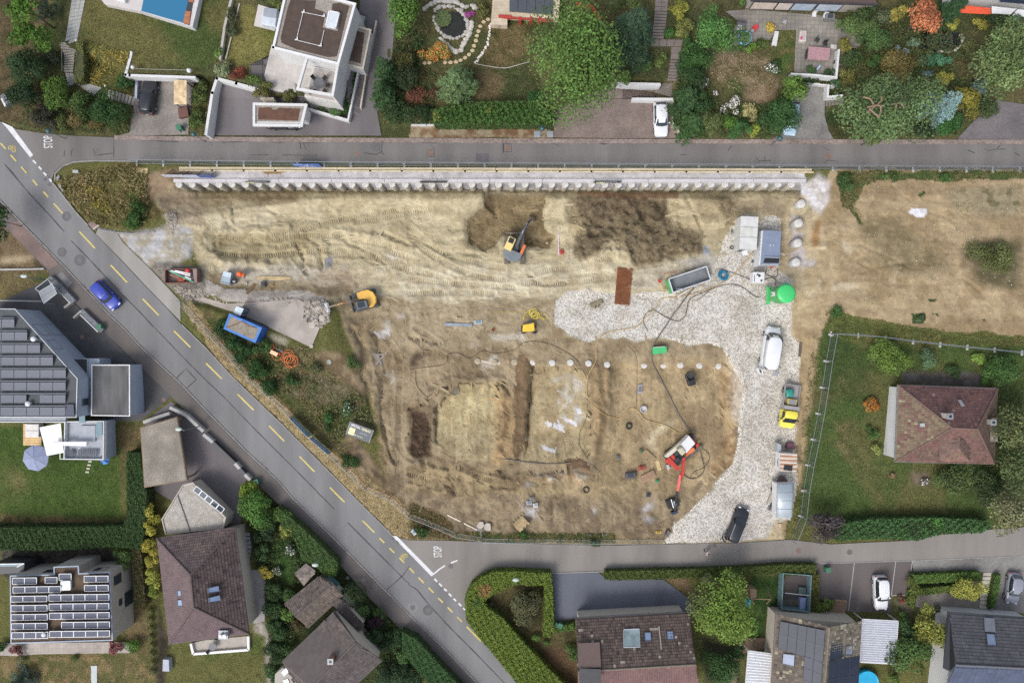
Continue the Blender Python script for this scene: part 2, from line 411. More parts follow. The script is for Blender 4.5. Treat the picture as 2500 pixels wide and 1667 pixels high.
pt('F 395,441 1862,441 1850,560 1640,640 1280,680 900,660 520,620 430,520',(190,175,134),(176,160,118),N2,bl=10,warp=6)
pt('t11 0,270 940,270 900,370 560,380 300,350 0,420',(134,114,78),(158,138,100),N2,bl=8,warp=6,op=.85)
pt('t01 1400,120 1500,60 1680,180 1900,280 1960,430 1960,600 1640,560 1540,420 1420,300',(158,138,108),(176,158,124),N2,veg=0,bl=5)
pt('t11 90,440 300,380 700,440 700,640 400,640 100,600',(198,184,146),(180,164,124),N2,bl=10,warp=6)
pt('t11 90,720 150,670 700,690 1000,650 1000,840 900,900 200,900 90,840',(172,156,112),(150,134,92),N2,bl=8,op=.9)
pt('F 690,620 1280,600 1700,600 1660,640 1280,690 1000,700 760,690',(182,166,128),(196,184,150),N2,bl=12,warp=8)
pt('F 770,690 1280,690 1300,770 1680,790 1700,900 1690,1060 1600,1180 1530,1236 1000,1230 890,1130 862,950 815,800',(160,140,104),(140,120,86),N5,bl=8,warp=8)
pt('F 830,700 1280,690 1275,760 1200,800 900,800',(150,132,98),(172,154,118),N2,bl=10,warp=8,op=.8)
pt('t11 150,960 900,960 1400,1040 1500,1180 1300,1220 820,1100 560,1130 240,1190 100,1080',(186,174,150),(160,142,112),N5,bl=8,warp=5)
pt('t11 0,1010 140,1030 240,1180 700,1150 1400,1180 1380,1290 900,1260 640,1200 240,1230 40,1110',(126,110,82),(150,132,100),N2,bl=6,warp=4)
pt('t12 1030,180 1500,280 1560,700 1620,900 1500,1100 1700,1380 1960,1560 1500,1568 1300,1400 1440,1120 1280,1060 1220,1000 1600,800 1300,560 1040,330',(150,130,98),(120,102,74),N2,bl=8,warp=6,veg=.15)
pt('t21 730,268 1310,272 1270,420 1300,620 1390,700 1330,820 1120,780 900,680 830,780 700,850 560,760 550,540 720,430',(146,126,86),(122,104,68),N2,veg=0,bl=3,rel=.15)
pt('t21 740,260 820,280 830,420 800,500 740,400',(92,76,50),None,bl=8,warp=5)
pt('t21 1540,310 1960,300 t31 500,340 510,500 620,560 820,660 850,740 840,850 330,970 250,990 170,960 100,800 0,720 t21 1900,740 1800,860 1620,930 1560,880 1600,650 1540,440',(138,122,92),(112,98,72),N3,veg=0,grv=.5,bl=4,rel=.2)
pt('t21 1620,340 1960,310 t31 500,340 480,520 300,560 0,500 t21 1800,560',(120,104,78),(100,86,62),N3,grv=.4,bl=8)
pt('t21 1550,420 1640,560 1600,700 1540,640',(176,158,116),None,bl=12)
pt('t31 520,360 680,310 1120,320 1180,480 1020,640 860,710 760,640 560,560',(190,172,128),(168,150,108),N5,veg=0,grv=0,bl=5,rel=.1)
pt('t31 900,330 1130,330 1190,500 1020,660 1060,540',(150,134,102),(120,106,78),N3,grv=.6,bl=8)
pt('t31 1150,330 1700,330 1640,540 1600,1000 1400,470 1190,480',(164,146,110),(146,130,100),N2,bl=6)
pt('t31 560,940 1000,860 1010,960 900,1040 500,1060 420,1180 160,1200 180,1030',(182,170,142),(162,150,124),N5,bl=6)
pt('t31 850,790 910,790 915,870 855,880',(156,162,168),None,bl=2,warp=2)
pt('t11 1150,900 1200,880 1235,930 1210,1000 1140,990',(148,148,148),None,bl=2,warp=2,grv=.6)
pt(PIT1,(194,176,124),(176,156,106),N2,veg=0,bl=5,rel=.06)
pt('t22 230,1000 800,950 820,1240 640,1290 300,1200',(164,144,100),(180,162,116),N2,bl=12,warp=8)
pt('t22 830,560 980,640 1000,900 980,1240 840,1330 780,1300 840,1000',(174,142,92),(150,122,80),N2,bl=4)
pt('t22 1050,220 1160,350 1150,700 1080,1150 980,1260 1000,700 1020,400',(134,108,72),(114,92,62),N6,bl=3)  # shade on the ridge's west side, painted into the soil colour
pt(PIT2,(182,162,116),(164,142,98),N2,bl=5,rel=.06)
pt('t22 1340,470 1640,480 1680,700 1640,900 1480,960 1400,700 1500,600',(196,188,170),(176,158,116),N6,bl=6,warp=10)
for q in('1320,900 1480,950 1470,985 1330,950','1450,860 1590,900 1600,950 1470,900','1590,780 1660,790 1650,820 1600,820','1250,1100 1400,1150 1380,1200 1260,1140'):
 pt('t22 '+q,(212,210,212),None,bl=3,warp=4)
pt('t22 1740,380 1960,360 t32 0,380 100,420 60,760 0,1100 t22 1960,1200 1880,1330 1760,1290 1760,800',(172,142,94),(148,124,84),N5,bl=5)
pt('t22 1480,1250 1600,1240 1720,1310 1740,1380 1480,1350',(112,88,62),None,bl=3,warp=2)
pt('t22 0,770 140,800 200,980 210,1240 60,1250 0,1180',(96,76,58),(72,58,46),N3,bl=4,grv=.8,rel=.2)
pt('t22 20,250 180,200 190,260 80,300 100,380 0,380',(92,74,58),None,bl=4)
pt('t22 1100,1500 1200,1400 1700,1360 1800,1480 1600,1568',(150,122,84),(176,164,140),N6,bl=5)
pt(PIT3,(174,150,106),(152,130,90),N5,bl=6,rel=.08)
pt('t32 290,1100 420,940 560,860 540,940 420,1020 380,1180',(198,182,140),None,bl=6)
pt('t32 1020,400 1150,360 1250,480 1200,760 1150,1240 1000,1440 900,1400 1060,1000 1000,700',(156,124,80),(176,148,100),N6,bl=6)
pt('t32 600,820 900,740 1050,900 1020,1100 860,1000',(146,122,86),None,bl=16)
pt('F 880,1130 1000,1235 1530,1240 1560,1180 1400,1150 1000,1090 900,1060',(152,132,98),(126,108,80),N2,bl=8,warp=6,rel=.14)
pt('t22 200,1280 800,1340 1500,1500 1500,1600 0,1600 0,1300',(160,138,96),(128,108,76),N2,bl=10,warp=8,rel=.16)
for q,c in(('t12 1620,50 1760,0 1740,60 1660,110',(196,196,196)),('t12 1590,200 1690,320 1690,360 1600,260',(166,166,168)),('t12 1740,420 1810,520 1780,530 1730,440',(200,196,188)),('t22 750,80 1100,60 1110,100 800,110',(198,192,180)),('t22 570,190 640,140 640,170 560,200',(196,194,190)),('t22 640,400 740,330 780,260 840,300 700,390',(196,188,172)),('t33 230,140 300,80 310,110 240,180',(190,190,196)),('t33 220,200 330,210 290,250',(150,150,158)),('t23 900,130 1050,150 1040,220 960,200',(188,186,186)),('t23 1480,150 1540,130 1530,190',(190,186,182)),('t23 490,310 600,300 580,340',(160,160,166)),('t11 1700,850 1870,880 1780,930',(206,200,178)),('t11 1820,1450 1920,1450 1900,1480',(200,198,192)),('t22 1080,1500 1130,1480 1120,1540',(192,190,186)),('t11 1690,1540 1760,1490 1730,1568',(196,194,190))):
 pt(q,c,None,bl=4,warp=4,op=.85)
GRAVEL=L('t21 1400,1330 1480,1250 1590,1210 1720,1220 1900,1240 t31 160,1260 330,1210 470,1230 620,1270 830,1200 960,1030 1020,900 1060,690 1160,590 1260,480 1400,560 1420,510 1540,500 1600,540 1590,620 1560,1010 1720,1090 1700,1450 1690,1568 t32 1680,60 1780,160 1780,330 1750,520 1750,1000 1700,1080 1740,1300 1750,1440 1740,1568 t33 1440,220 1330,240 1260,370 1000,400 750,415 400,420 470,290 640,140 780,0 t32 960,1480 1130,1310 1180,1100 1200,800 1250,600 1240,470 1160,390 1110,240 1000,180 880,150 700,180 620,130 470,95 200,130 100,95 0,100 t22 1860,90 1700,130 1560,80 1480,20 1400,-20 1380,-100')
pt(GRAVEL,(226,220,208),(210,202,186),N2,veg=0,grv=1,bl=2,warp=3,rel=.04)
for q in('t32 1080,300 1300,260 1320,900 1200,1300 1160,900','t32 1420,500 1500,500 1520,1300 1440,1300','t31 1150,1300 1350,1280 1380,1420 1180,1420','t31 480,1370 560,1370 550,1420','t33 860,60 1050,30 1000,160 880,140','t31 840,1150 900,1100 1000,1180 700,1300'):
 pt(q,(186,176,160),(204,196,180),N6,bl=14,warp=8,op=.7)
pt('t31 600,960 960,860 1000,1000 940,1040 780,1000',(186,180,166),None,bl=8,grv=.3)
pt('t32 1690,0 1960,0 1890,700 1830,1000 1780,1568 1745,1568 1730,1050 1760,520 1790,160',(172,148,108),(156,134,98),N2,veg=0,grv=0,bl=4)
pt('t31 1600,520 1960,420 2060,900 1900,1400 1700,1568 1720,1080 1600,1000',(170,150,112),(186,168,132),N5,veg=0,bl=8,grv=0)
pt('t31 1900,560 1980,520 1960,760 1880,840',(150,116,72),None,bl=10)
pt('t31 1740,240 1960,100 2040,130 2080,320 1980,480 1860,400',(208,206,208),(184,176,168),N6,veg=0,bl=5,warp=6)
pt('t31 1700,460 1800,520 1820,900 1960,940 1900,990 1680,980 1700,700',(190,184,184),(166,148,116),N6,bl=6,op=.9)
pt('P 432,414 1965,420 1968,438 1960,463 470,463 425,436',(196,192,192),(176,172,170),N6,veg=0,grv=.15,bl=2,warp=1,rel=.05)
pt('P 640,417 700,417 690,425 655,426',(150,120,78),None,bl=3,warp=3)
pt('t21 720,250 1320,250 1320,300 720,300',(150,138,110),None,bl=4,op=.6)
pt('t21 1600,265 1960,270 t31 620,270 620,330 0,330 t21 1600,310',(150,112,78),None,bl=3,op=.8)
pt('t01 1060,650 1260,670 1480,640 1700,560 1850,640 1820,900 1660,950 1430,990',(186,184,182),(164,154,132),N6,veg=0,bl=6,rel=.03)
pt('t01 1430,980 1660,950 1960,1000 1960,1330 1780,1300 1560,1130',(150,142,130),(120,114,106),N3,veg=0,grv=.6,bl=4,rel=.06)
pt('t11 0,1090 180,1200 640,1220 900,1200 1180,1290 1160,1420 1000,1340 700,1290 560,1320 180,1330 0,1240',(186,178,168),(160,150,138),N6,veg=0,grv=.5,bl=3)
pt('t11 940,1320 1180,1300 1190,1500 1100,1568 940,1520',(150,146,142),(60,56,52),N3,th=(0,.7),veg=0,grv=1,bl=3,rel=.15)
pt('t01 540,130 1250,-20 1400,60 1440,400 1600,470 1390,580 1340,620 960,600 730,480 580,270',(104,98,54),(128,112,66),N2,veg=1,rel=.1,bl=4)
pt('t01 820,200 1000,240 1060,480 950,480 840,320',(128,118,46),(92,92,44),N6,veg=1,bl=8)
pt('t01 1240,120 1390,60 1430,540 1300,620 1220,480',(64,84,36),(84,92,44),N6,veg=1,bl=4)
pt('t01 1400,120 1620,40 1960,40 1700,160 1540,240 1420,420',(158,134,104),(136,112,84),N2,veg=.1,bl=4,op=.9)
pt('F 418,700 440,693 700,990 830,1090 905,1140 1000,1232 1530,1240 1535,1250 1000,1262 900,1235 760,1085 500,832',(168,148,104),(146,126,84),N6,veg=1,rel=.08,bl=3)
pt('t12 0,-250 200,60 560,150 1040,200 1060,330 1300,500 1560,700 1600,900 1380,880 1300,1160 1500,1300 1440,1360 1300,1240 900,860 640,620 380,400 0,20',(88,92,50),(120,108,70),N5,veg=1,rel=.12,bl=4)
pt('t12 740,520 1100,420 1560,700 1300,760 1000,700 760,620',(116,106,78),(92,92,56),N2,veg=1,bl=6)
pt('t12 100,60 540,160 700,420 720,600 640,640 380,420 130,110',(58,76,34),(74,86,42),N6,veg=1,bl=4)
pt('t12 1280,740 1560,760 1620,950 1400,880 1300,1100 1150,1000 1130,880',(62,84,40),(88,92,52),N6,veg=1,bl=5)
pt('t12 600,40 800,120 780,180 600,120',(178,168,150),None,bl=8,warp=6,op=.7)
pt('t23 0,100 180,150 330,250 360,380 0,390',(92,88,50),(120,92,62),N6,veg=1,bl=5,rel=.1)
pt('t23 380,330 900,340 1679,345 1679,420 1100,425 300,410',(112,108,62),(84,92,50),N6,veg=1,bl=3,rel=.08)
TRK=np.zeros(XX.shape);TRACKS=[]
def trk_(s,wpx=10.5,op=1):
 global TRK
 pts=[(p.x,p.y)for p in smp([(x,y,0)for x,y in L(s)],5)];TRACKS.append((pts,wpx))
 x0=min(p[0]for p in pts)-20;x1=max(p[0]for p in pts)+20;y0=min(p[1]for p in pts)-20;y1=max(p[1]for p in pts)+20
 i0,i1=np.searchsorted(GX,(x0,x1));j0,j1=np.searchsorted(GY,(y0,y1));sl=(slice(j0,j1),slice(i0,i1))
 X,Y=XX[sl],YY[sl];B=np.full(X.shape,1e9)
 for a,b in zip(pts,pts[1:]):
  dx,dy=b[0]-a[0],b[1]-a[1];l2=dx*dx+dy*dy or 1e-6
  t=np.clip(((X-a[0])*dx+(Y-a[1])*dy)/l2,0,1)
  B=np.minimum(B,np.hypot(X-a[0]-t*dx,Y-a[1]-t*dy))
 m=np.clip((wpx/2+2-B)/3.5,0,1)*op-.9*np.exp(-((B-wpx/2-4.5)/2.2)**2)
 TRK[sl]=np.where(np.abs(m)>np.abs(TRK[sl]),m,TRK[sl])
for q in('t11 160,700 500,740 900,690','t11 150,860 500,880 900,850 1300,830 1960,960','t11 900,690 1200,690 1600,750 1960,830','t11 620,690 900,640 1300,540 1960,430','t11 700,800 900,760','t11 1200,860 1600,900 1900,1000 t21 300,1080','t21 0,600 300,840 700,960 980,1000','t21 0,700 250,900 600,1060 900,1110','t11 1450,560 1900,480 t21 200,440','t21 1150,1060 1350,1010 1600,990 1960,860','t21 1100,1140 1500,1140 1960,1080','t21 0,1100 500,1150 1000,1180','t21 0,1240 400,1230 800,1240','t11 860,900 980,1040','t11 1080,860 1120,1000','t11 1750,830 1960,900','t12 1500,0 1640,300 1700,700 1720,1100 1800,1300','t12 1700,60 1860,300 1860,700 1860,1100 1960,1260','t22 520,780 540,920','t22 680,760 690,880','t22 0,60 200,240','t22 60,0 300,160','t22 0,1450 300,1540','t22 0,1400 400,1500','t22 480,1340 700,1440 1000,1500','t21 40,1000 400,1120','t22 100,1200 160,1400'):
 trk_(q)
COL=COL*(1-.07*np.clip(TRK,0,1)[...,None])
EMB=np.zeros(XX.shape)
for amp,wp,ls in((-.5,4,'t22 1165,360 1150,560 1120,800 1100,1000 1060,1160 1020,1260|t22 0,770 130,700 280,590 380,560|t22 480,540 860,510 900,540 975,640|t32 1040,330 1150,440 1130,620|t21 725,280 745,400 820,480 830,560'),(-.3,4,'t22 240,740 250,900 245,1080|t22 1000,1280 900,1360 780,1380|t22 1200,1410 1400,1380 1600,1370 1720,1390 1790,1440|t22 360,1310 400,1430 410,1568|t22 650,1450 800,1500 1000,1540|t22 0,1400 200,1480 400,1540|t12 1480,60 1540,300 1560,700 1640,1000 1760,1300|t12 1600,0 1700,350 1700,800 1740,1100 1830,1300|t11 150,760 700,770|t11 860,750 920,840 960,1040|t11 1100,840 1130,1000|t11 1000,730 1100,790|t11 1150,720 1200,780|t11 1340,750 1600,860 1760,1000|t11 1640,640 1960,760|t11 1500,900 1700,1000|t21 0,640 200,800 420,900|t21 380,850 650,870|t21 1140,1060 1250,1140 1500,1150|t32 1040,700 1030,900 1000,950|t32 700,570 680,760|t11 100,830 90,720 150,670|t11 280,430 300,560|t11 170,480 220,570 300,640|t11 600,420 700,480|t12 1400,0 1500,200 1520,500|t22 0,100 300,160|t22 1480,1350 1720,1310|t31 700,330 840,680|t31 160,1000 400,960 620,900'),(.35,9,'t22 880,560 890,800 870,1100 840,1250|t22 1790,400 1810,700 1795,1000 1770,1200|t22 1910,420 1915,800 1900,1100|t12 1540,60 1620,350 1630,800 1690,1080 1800,1300|t22 700,1480 1000,1430 1400,1430 1650,1440|t11 140,640 400,640 800,610|t11 80,860 200,930 800,930|t22 60,700 300,540 480,500 860,480|t21 1280,300 1260,420 1300,600 1400,680|t11 1200,640 1600,680 1960,820|t12 1250,1300 1500,1350 1700,1500|t22 0,1300 300,1360 600,1400'),(-.16,3,'t41 400,750 560,850 800,960 1000,1020|t41 380,930 560,1040|t41 150,1130 500,1000 900,930|t41 700,220 850,340|t41 60,640 100,620|t41 1050,460 1200,500 1300,570|t41 1380,1100 1600,1260')):
 for l_ in ls.split('|'):
  pts=[(p.x,p.y)for p in smp([(x,y,0)for x,y in L(l_)],4)];x0=min(p[0]for p in pts)-40;x1=max(p[0]for p in pts)+40;y0=min(p[1]for p in pts)-40;y1=max(p[1]for p in pts)+40
  i0,i1=np.searchsorted(GX,(x0,x1));j0,j1=np.searchsorted(GY,(y0,y1));sl=(slice(j0,j1),slice(i0,i1));X,Y=XX[sl]+WX[sl]*4,YY[sl]+WY[sl]*4;B=np.full(X.shape,1e9)
  for a,b in zip(pts,pts[1:]):
   dx,dy=b[0]-a[0],b[1]-a[1];t=np.clip(((X-a[0])*dx+(Y-a[1])*dy)/(dx*dx+dy*dy or 1e-6),0,1);B=np.minimum(B,np.hypot(X-a[0]-t*dx,Y-a[1]-t*dy))
  EMB[sl]+=amp*np.exp(-(B/wp)**2)*(1+.5*N6[sl])
def noise_a(sx,sy,seed):
 g=np.random.default_rng(seed);out=0;amp=1
 for o in range(3):
  n=int((GY[-1]-GY[0])/sy*2**o)+2;m=int((GX[-1]-GX[0])/sx*2**o)+2
  out=out+amp*up(g.standard_normal((n,m)),XX.shape);amp*=.65
 return out*.6
bare=np.clip(1-VEG*2,0,1)*(1-np.clip(GRV*1.3,0,1))
H_=noise_a(90,12,31);V_=noise_a(12,70,32);q_=np.clip((YY-760)/120,0,1)
stk=H_*(1-q_)+V_*q_
sm=msk(SITE,10)[...,None]*bare[...,None];COL=COL*(1+.10*sm);COL=COL*(1-.10*sm)+.10*sm*COL.mean(-1,keepdims=True)
COL=COL*(1+bare*(.12*stk+.07*N6+.07*N3))[...,None]
COL=COL*(1+np.clip(VEG,0,1)*(.10*N6+.10*N3))[...,None]
RELX=bare*(.06*np.abs(stk)+.05*np.abs(nse(14,3,41)))
# paved sheets (they fix HARD before the ground mesh)
ASPH=lambda nm,c,rot=0:M(nm,C(*c),ro=.9,var=.2,vs=.3,fine=.16,fs=26,bmp=.15,stretch=(1,.16,1),rot=rot,spec=.25)
m_main=ASPH('asphalt_main',(130,129,129),mt_.radians(45));m_up=ASPH('asphalt_upper',(126,122,119));m_low=ASPH('asphalt_lower',(140,135,129))
m_walk=ASPH('asphalt_footway',(112,106,102),mt_.radians(45));m_drive=ASPH('asphalt_drive',(120,115,116));m_court=ASPH('asphalt_court',(106,109,120));m_park=ASPH('asphalt_parking',(104,97,95))
m_apron=ASPH('asphalt_apron',(160,156,150),mt_.radians(45))
m_pav=Mbrick('pavers_grey',C(158,150,142),C(140,132,126),C(110,106,100),.2,.2,0.15)
m_pavd=Mbrick('pavers_dark',C(84,83,84),C(72,72,74),C(98,98,98),.22,.16,0.0)
m_pavb=Mbrick('pavers_brown',C(150,134,124),C(128,112,104),C(104,92,86),.22,.12,0.0)
m_pavg=Mbrick('pavers_weathered',C(150,147,142),C(130,128,124),C(100,98,94),.24,.13,0.0)
m_pavp=Mbrick('pavers_purple',C(126,120,120),C(112,106,108),C(88,84,84),.24,.16,0.06)
m_redw=Mbrick('pavers_red_footway',C(140,116,108),C(124,104,98),C(104,92,88),.2,.1,mt_.radians(45))
m_slab=Mbrick('patio_slabs',C(150,144,134),C(136,130,122),C(108,104,98),.5,.5,.03,msz=.02,off=0)
m_kerb=Mbrick('granite_setts',C(168,154,146),C(136,118,110),C(112,100,92),.26,.16,0,ro=.85)
mC=M('concrete',C(186,184,180),ro=.85,var=.12,fine=.06,bmp=.2)
MAIN=L('P -200,150 5,300 79,383 125,442 186,520 214,550 232,570 301,641 352,696 408,753 444,793 500,847 569,922 689,1037 819,1167 869,1218 959,1309 1054,1405 1134,1487 1167,1554 1208,1599 1247,1635 1400,1800 1300,1800 1164,1665 1089,1587 1000,1501 956,1456 822,1321 714,1215 676,1170 602,1102 508,1007 454,950 431,927 344,847 301,800 268,770 217,716 161,655 94,587 48,540 -200,300')
UPPER=L('P 5,300 40,316 100,325 180,332 278,336 500,343 1000,347 1500,349 2000,350.5 2700,351 2700,411 2000,408 1500,404 1000,400 600,396 330,393 230,391 180,394 150,404 132,422 126,441')
LOWER=L('P 959,1309 1000,1318 1089,1319 1327,1328 1500,1331 1619,1328 1798,1325 1929,1317 2030,1328 2220,1319 2298,1304 2417,1292 2700,1272 2700,1348 2500,1356 2229,1367 2000,1374 1917,1375 1798,1384 1500,1393 1342,1398 1253,1393 1208,1395 1173,1409 1149,1433 1137,1460 1134,1487 1054,1405')
WALK=L('P -200,400 26,568 115,660 135,688 178,734 242,798 291,845 360,912 418,968 449,999 500,1045 574,1124 615,1167 649,1202 708,1256 830,1378 899,1456 965,1522 1000,1556 1113,1666 1230,1800 1296,1800 1162,1666 1087,1588.5 998,1502.5 954,1457.5 820,1322.5 712,1216.5 674,1171.5 600,1103.5 506,1008.5 452,951.5 429,928.5 342,848.5 299,801.5 266,771.5 215,717.5 159,656.5 92,588.5 46,541.5 -200,302')
SHEETS=[('main_road',MAIN,m_main,.02),('upper_road',UPPER,m_up,.024),('lower_road',LOWER,m_low,.024),('footway',WALK,m_walk,.10),('yard_entrance',L('P 234,571 240,556 282,563 300,592 365,655 398,690 440,735 441,785 354,696 303,641'),m_apron,.012),('paver_drive',L('t00 1340,750 1860,760 1800,1290 1100,1305 1240,1270 1290,960'),m_pav,.02),('house_drive',L('t10 130,770 490,860 530,940 480,1200 960,1060 1370,1150 1560,650 1640,210 1480,100 1500,-400 1850,-400 1840,0 1790,560 1650,1080 1690,1300 0,1296'),m_drive,.02),('brick_drive',L('t20 1380,1190 1400,1070 1960,780 t30 0,950 560,965 560,1200 615,1210 615,1325 t20 1960,1325 1380,1318'),m_pavb,.02),('shared_drive',L('t30 1600,1290 1640,1000 1800,820 1960,800 t40 60,820 50,1100 90,1250 140,1335 0,1338 t30 1500,1335'),m_pavg,.02),('corner_drive',L('t40 1330,1320 1450,1190 1700,960 1960,1000 2400,1000 2400,1340 1330,1335'),m_pavp,.02),('garden_patio',L('t30 1060,110 1300,90 1960,150 t40 520,260 440,320 380,460 200,470 180,740 0,740 t30 1720,690 1740,290 1560,290 1480,390 1300,410 1120,440 1100,380 1180,200'),m_slab,.02),('forecourt',L('t01 0,1315 480,1100 640,1270 960,1560 t02 1130,170 1640,660 1350,890 1130,890 640,800 600,300 200,0 0,-100'),m_pavd,.02),('carport_yard',L('t02 1390,890 1640,700 1790,830 1960,960 t12 130,1090 420,1400 340,1568 t13 300,0 300,330 150,330 t02 1500,1568 1400,1500'),m_drive,.016),('court_yard',L('t23 1150,663 1540,655 1600,700 1679,722 t33 400,718 580,850 700,985 0,1020 t23 1360,1040 1190,1060 1185,800'),m_court,.02),('parking_yard',L('t43 -260,600 0,586 290,578 765,564 725,850 595,850 590,990 240,980 0,880 -300,900'),m_park,.02),('cobbled_drive',L('t43 767,563 1330,535 1900,515 1900,1000 1400,985 1490,680 1330,655 770,670'),m_pavg,.02),('wood_deck_ground',L('t33 1265,942 1400,940 1640,1000 1320,1010 1290,1270 1020,1330 1000,1568 950,1568 1000,1200 1240,1195'),Mbrick('deck_boards',C(150,128,108),C(136,114,96),C(92,78,66),2.4,.15,mt_.radians(90)),.03),('terrace_paving',L('t03 0,1240 1060,1230 1070,1320 330,1330 100,1345 0,1340'),Mbrick('terrace_slabs',C(186,176,166),C(172,162,154),C(150,142,134),.5,.5,0,off=0),.03),('house_terrace',L('t10 640,430 570,720 615,860 760,890 900,930 1230,930 1280,600'),Mbrick('pale_terrace_slabs',C(206,200,194),C(196,190,184),C(176,170,164),.6,.6,.28,off=0),.03),('concrete_slab_remnant',L('t11 -100,1290 0,1280 200,1340 560,1320 880,1290 960,1330 940,1500 1100,1568 t12 1100,0 1020,190 620,0 t11 560,1530 280,1420 0,1330'),M('old_concrete',C(178,168,158),ro=.9,var=.2,vs=.5,fine=.1),.05)]
for n_,p_,m_,o_ in SHEETS:HARD=np.maximum(HARD,msk(p_))
HARD2=blur(HARD,4)
ZG=Z0-.07*(HARD2>.05)+(REL*(N2*.5+N6*.6+N3*.55)+RELX)*(1-np.clip(HARD2*3,0,1))-.10*TRK+EMB*(1-np.clip(HARD2*3,0,1))
zw=mw&(YY>412)&(YY<=yb+0.5)
ZG=np.where(zw,Z0,ZG)
pad=[8000,3000,1200,500,200]
gx=np.concatenate([GX[0]-np.array(pad),GX,GX[-1]+np.array(pad[::-1])]);gy=np.concatenate([GY[0]-np.array(pad),GY,GY[-1]+np.array(pad[::-1])])
PW=lambda a:np.pad(a,5,mode='edge')
gxx,gyy=np.meshgrid(gx,gy);zz=PW(ZG);kk=(HC-zz)/HC/S
V=np.stack([(gxx-CX)*kk,(CY-gyy)*kk,zz],-1).reshape(-1,3).astype(np.float32)
nr,nc=gxx.shape;idx=np.arange(nr*nc).reshape(nr,nc)
F=np.stack([idx[:-1,:-1],idx[1:,:-1],idx[1:,1:],idx[:-1,1:]],-1).reshape(-1,4)
def fm_(name,V,F,attrs=None,smooth=False):
 me=bpy.data.meshes.new(name);k=F.shape[1]
 me.vertices.add(len(V));me.vertices.foreach_set('co',np.ascontiguousarray(V,np.float32).ravel())
 me.loops.add(F.size);me.loops.foreach_set('vertex_index',np.ascontiguousarray(F,np.int32).ravel())
 me.polygons.add(len(F));me.polygons.foreach_set('loop_start',np.arange(0,F.size,k,dtype=np.int32))
 if smooth:me.polygons.foreach_set('use_smooth',np.ones(len(F),bool))
 me.update(calc_edges=True)
 for n,(t,a)in(attrs or{}).items():
  at=me.attributes.new(n,t,'POINT')
  at.data.foreach_set('color' if t=='FLOAT_COLOR' else 'value',np.ascontiguousarray(a,np.float32).ravel())
 return me
Ca=np.concatenate([np.stack([PW(COL[...,i])for i in range(3)],-1),np.ones((nr,nc,1))],-1)
gm,nd,lk,b=newmat('ground_soil')
def attr(nd,n):a=nd.new('ShaderNodeAttribute');a.attribute_name=n;return a
ac,av,ag=(attr(nd,n)for n in('Col','veg','grv'))
n1=tex(nd,lk,'ShaderNodeTexNoise',2.2,detail=5);n1.inputs['Roughness'].default_value=.72
n3=tex(nd,lk,'ShaderNodeTexNoise',6.5,detail=2);n3.inputs['Roughness'].default_value=.7
vo=tex(nd,lk,'ShaderNodeTexVoronoi',6)
f2=mapr(nd,lk,n1.outputs[0],.25,.75,.80,1.20);f3=mapr(nd,lk,n3.outputs[0],.30,.70,.35,1.65)
def mth(op,a,b_):
 x=nd.new('ShaderNodeMath');x.operation=op
 for i,v in enumerate((a,b_)):
  if isinstance(v,(int,float)):x.inputs[i].default_value=v
  else:lk.new(v,x.inputs[i])
 return x.outputs[0]
def mixf(fac,a,b_):
 x=nd.new('ShaderNodeMix');x.data_type='FLOAT'
 for i,v in((0,fac),(2,a),(3,b_)):
  if isinstance(v,(int,float)):x.inputs[i].default_value=v
  else:lk.new(v,x.inputs[i])
 return x.outputs[0]
sep=nd.new('ShaderNodeSeparateColor');lk.new(vo.outputs['Color'],sep.inputs[0])
stone=mth('MULTIPLY',mapr(nd,lk,sep.outputs[0],0,1,.62,1.34),mapr(nd,lk,vo.outputs['Distance'],.0,.6,1.14,.72))
grain=mixf(av.outputs['Fac'],f2,f3)
grain=mixf(ag.outputs['Fac'],grain,stone)
cb=nd.new('ShaderNodeCombineColor');[lk.new(grain,cb.inputs[i])for i in range(3)]
lk.new(mixc(nd,lk,1.0,ac.outputs['Color'],cb.outputs[0],'MULTIPLY'),b.inputs['Base Color'])
b.inputs['Roughness'].default_value=.95;b.inputs['Specular IOR Level'].default_value=.1
bump(nd,lk,mth('MULTIPLY',grain,mth('SUBTRACT',1.0,mth('MULTIPLY',av.outputs['Fac'],.72))),1.0,.12,b)
ground=link('ground',fm_('ground',V,F,{'Col':('FLOAT_COLOR',Ca),'veg':('FLOAT',PW(VEG)),'grv':('FLOAT',PW(GRV))},True),gm,None,'structure')
def gt(px,py,h=0):
 return W(px,py,float(bil(ZG,px,py))+h)
sm_,nd,lk,b=newmat('soil_bits');lk.new(attr(nd,'Col').outputs['Color'],b.inputs['Base Color']);b.inputs['Roughness'].default_value=.95;b.inputs['Specular IOR Level'].default_value=.1
def colat(x,y):return np.stack([bil(COL[...,i],x,y)for i in range(3)],-1)
def w3(x,y,h):
 z=bil(ZG,x,y)+h;k=(HC-z)/HC/S
 return np.stack([(x-CX)*k,(CY-y)*k,z],-1)
def bits(name,X,Y,offs,faces,gain):
 """small soil pieces: offs = list of (dx,dy,h) arrays in px / metres; colour taken from the soil they lie on"""
 n=len(X);V=np.stack([w3(X+dx,Y+dy,h)for dx,dy,h in offs],1).reshape(-1,3);k=len(offs);F=(np.arange(n)[:,None,None]*k+np.array(faces)[None]).reshape(-1,len(faces[0]))
 c=np.repeat((colat(X,Y)*gain[:,None]).clip(.01,.9),k,0);me=fm_(name,V,F,{'Col':('FLOAT_COLOR',np.concatenate([c,np.ones((len(c),1))],1))});me.materials.append(sm_);return link(name,me,None,None,'stuff')
X,Y,DX,DY=[],[],[],[]
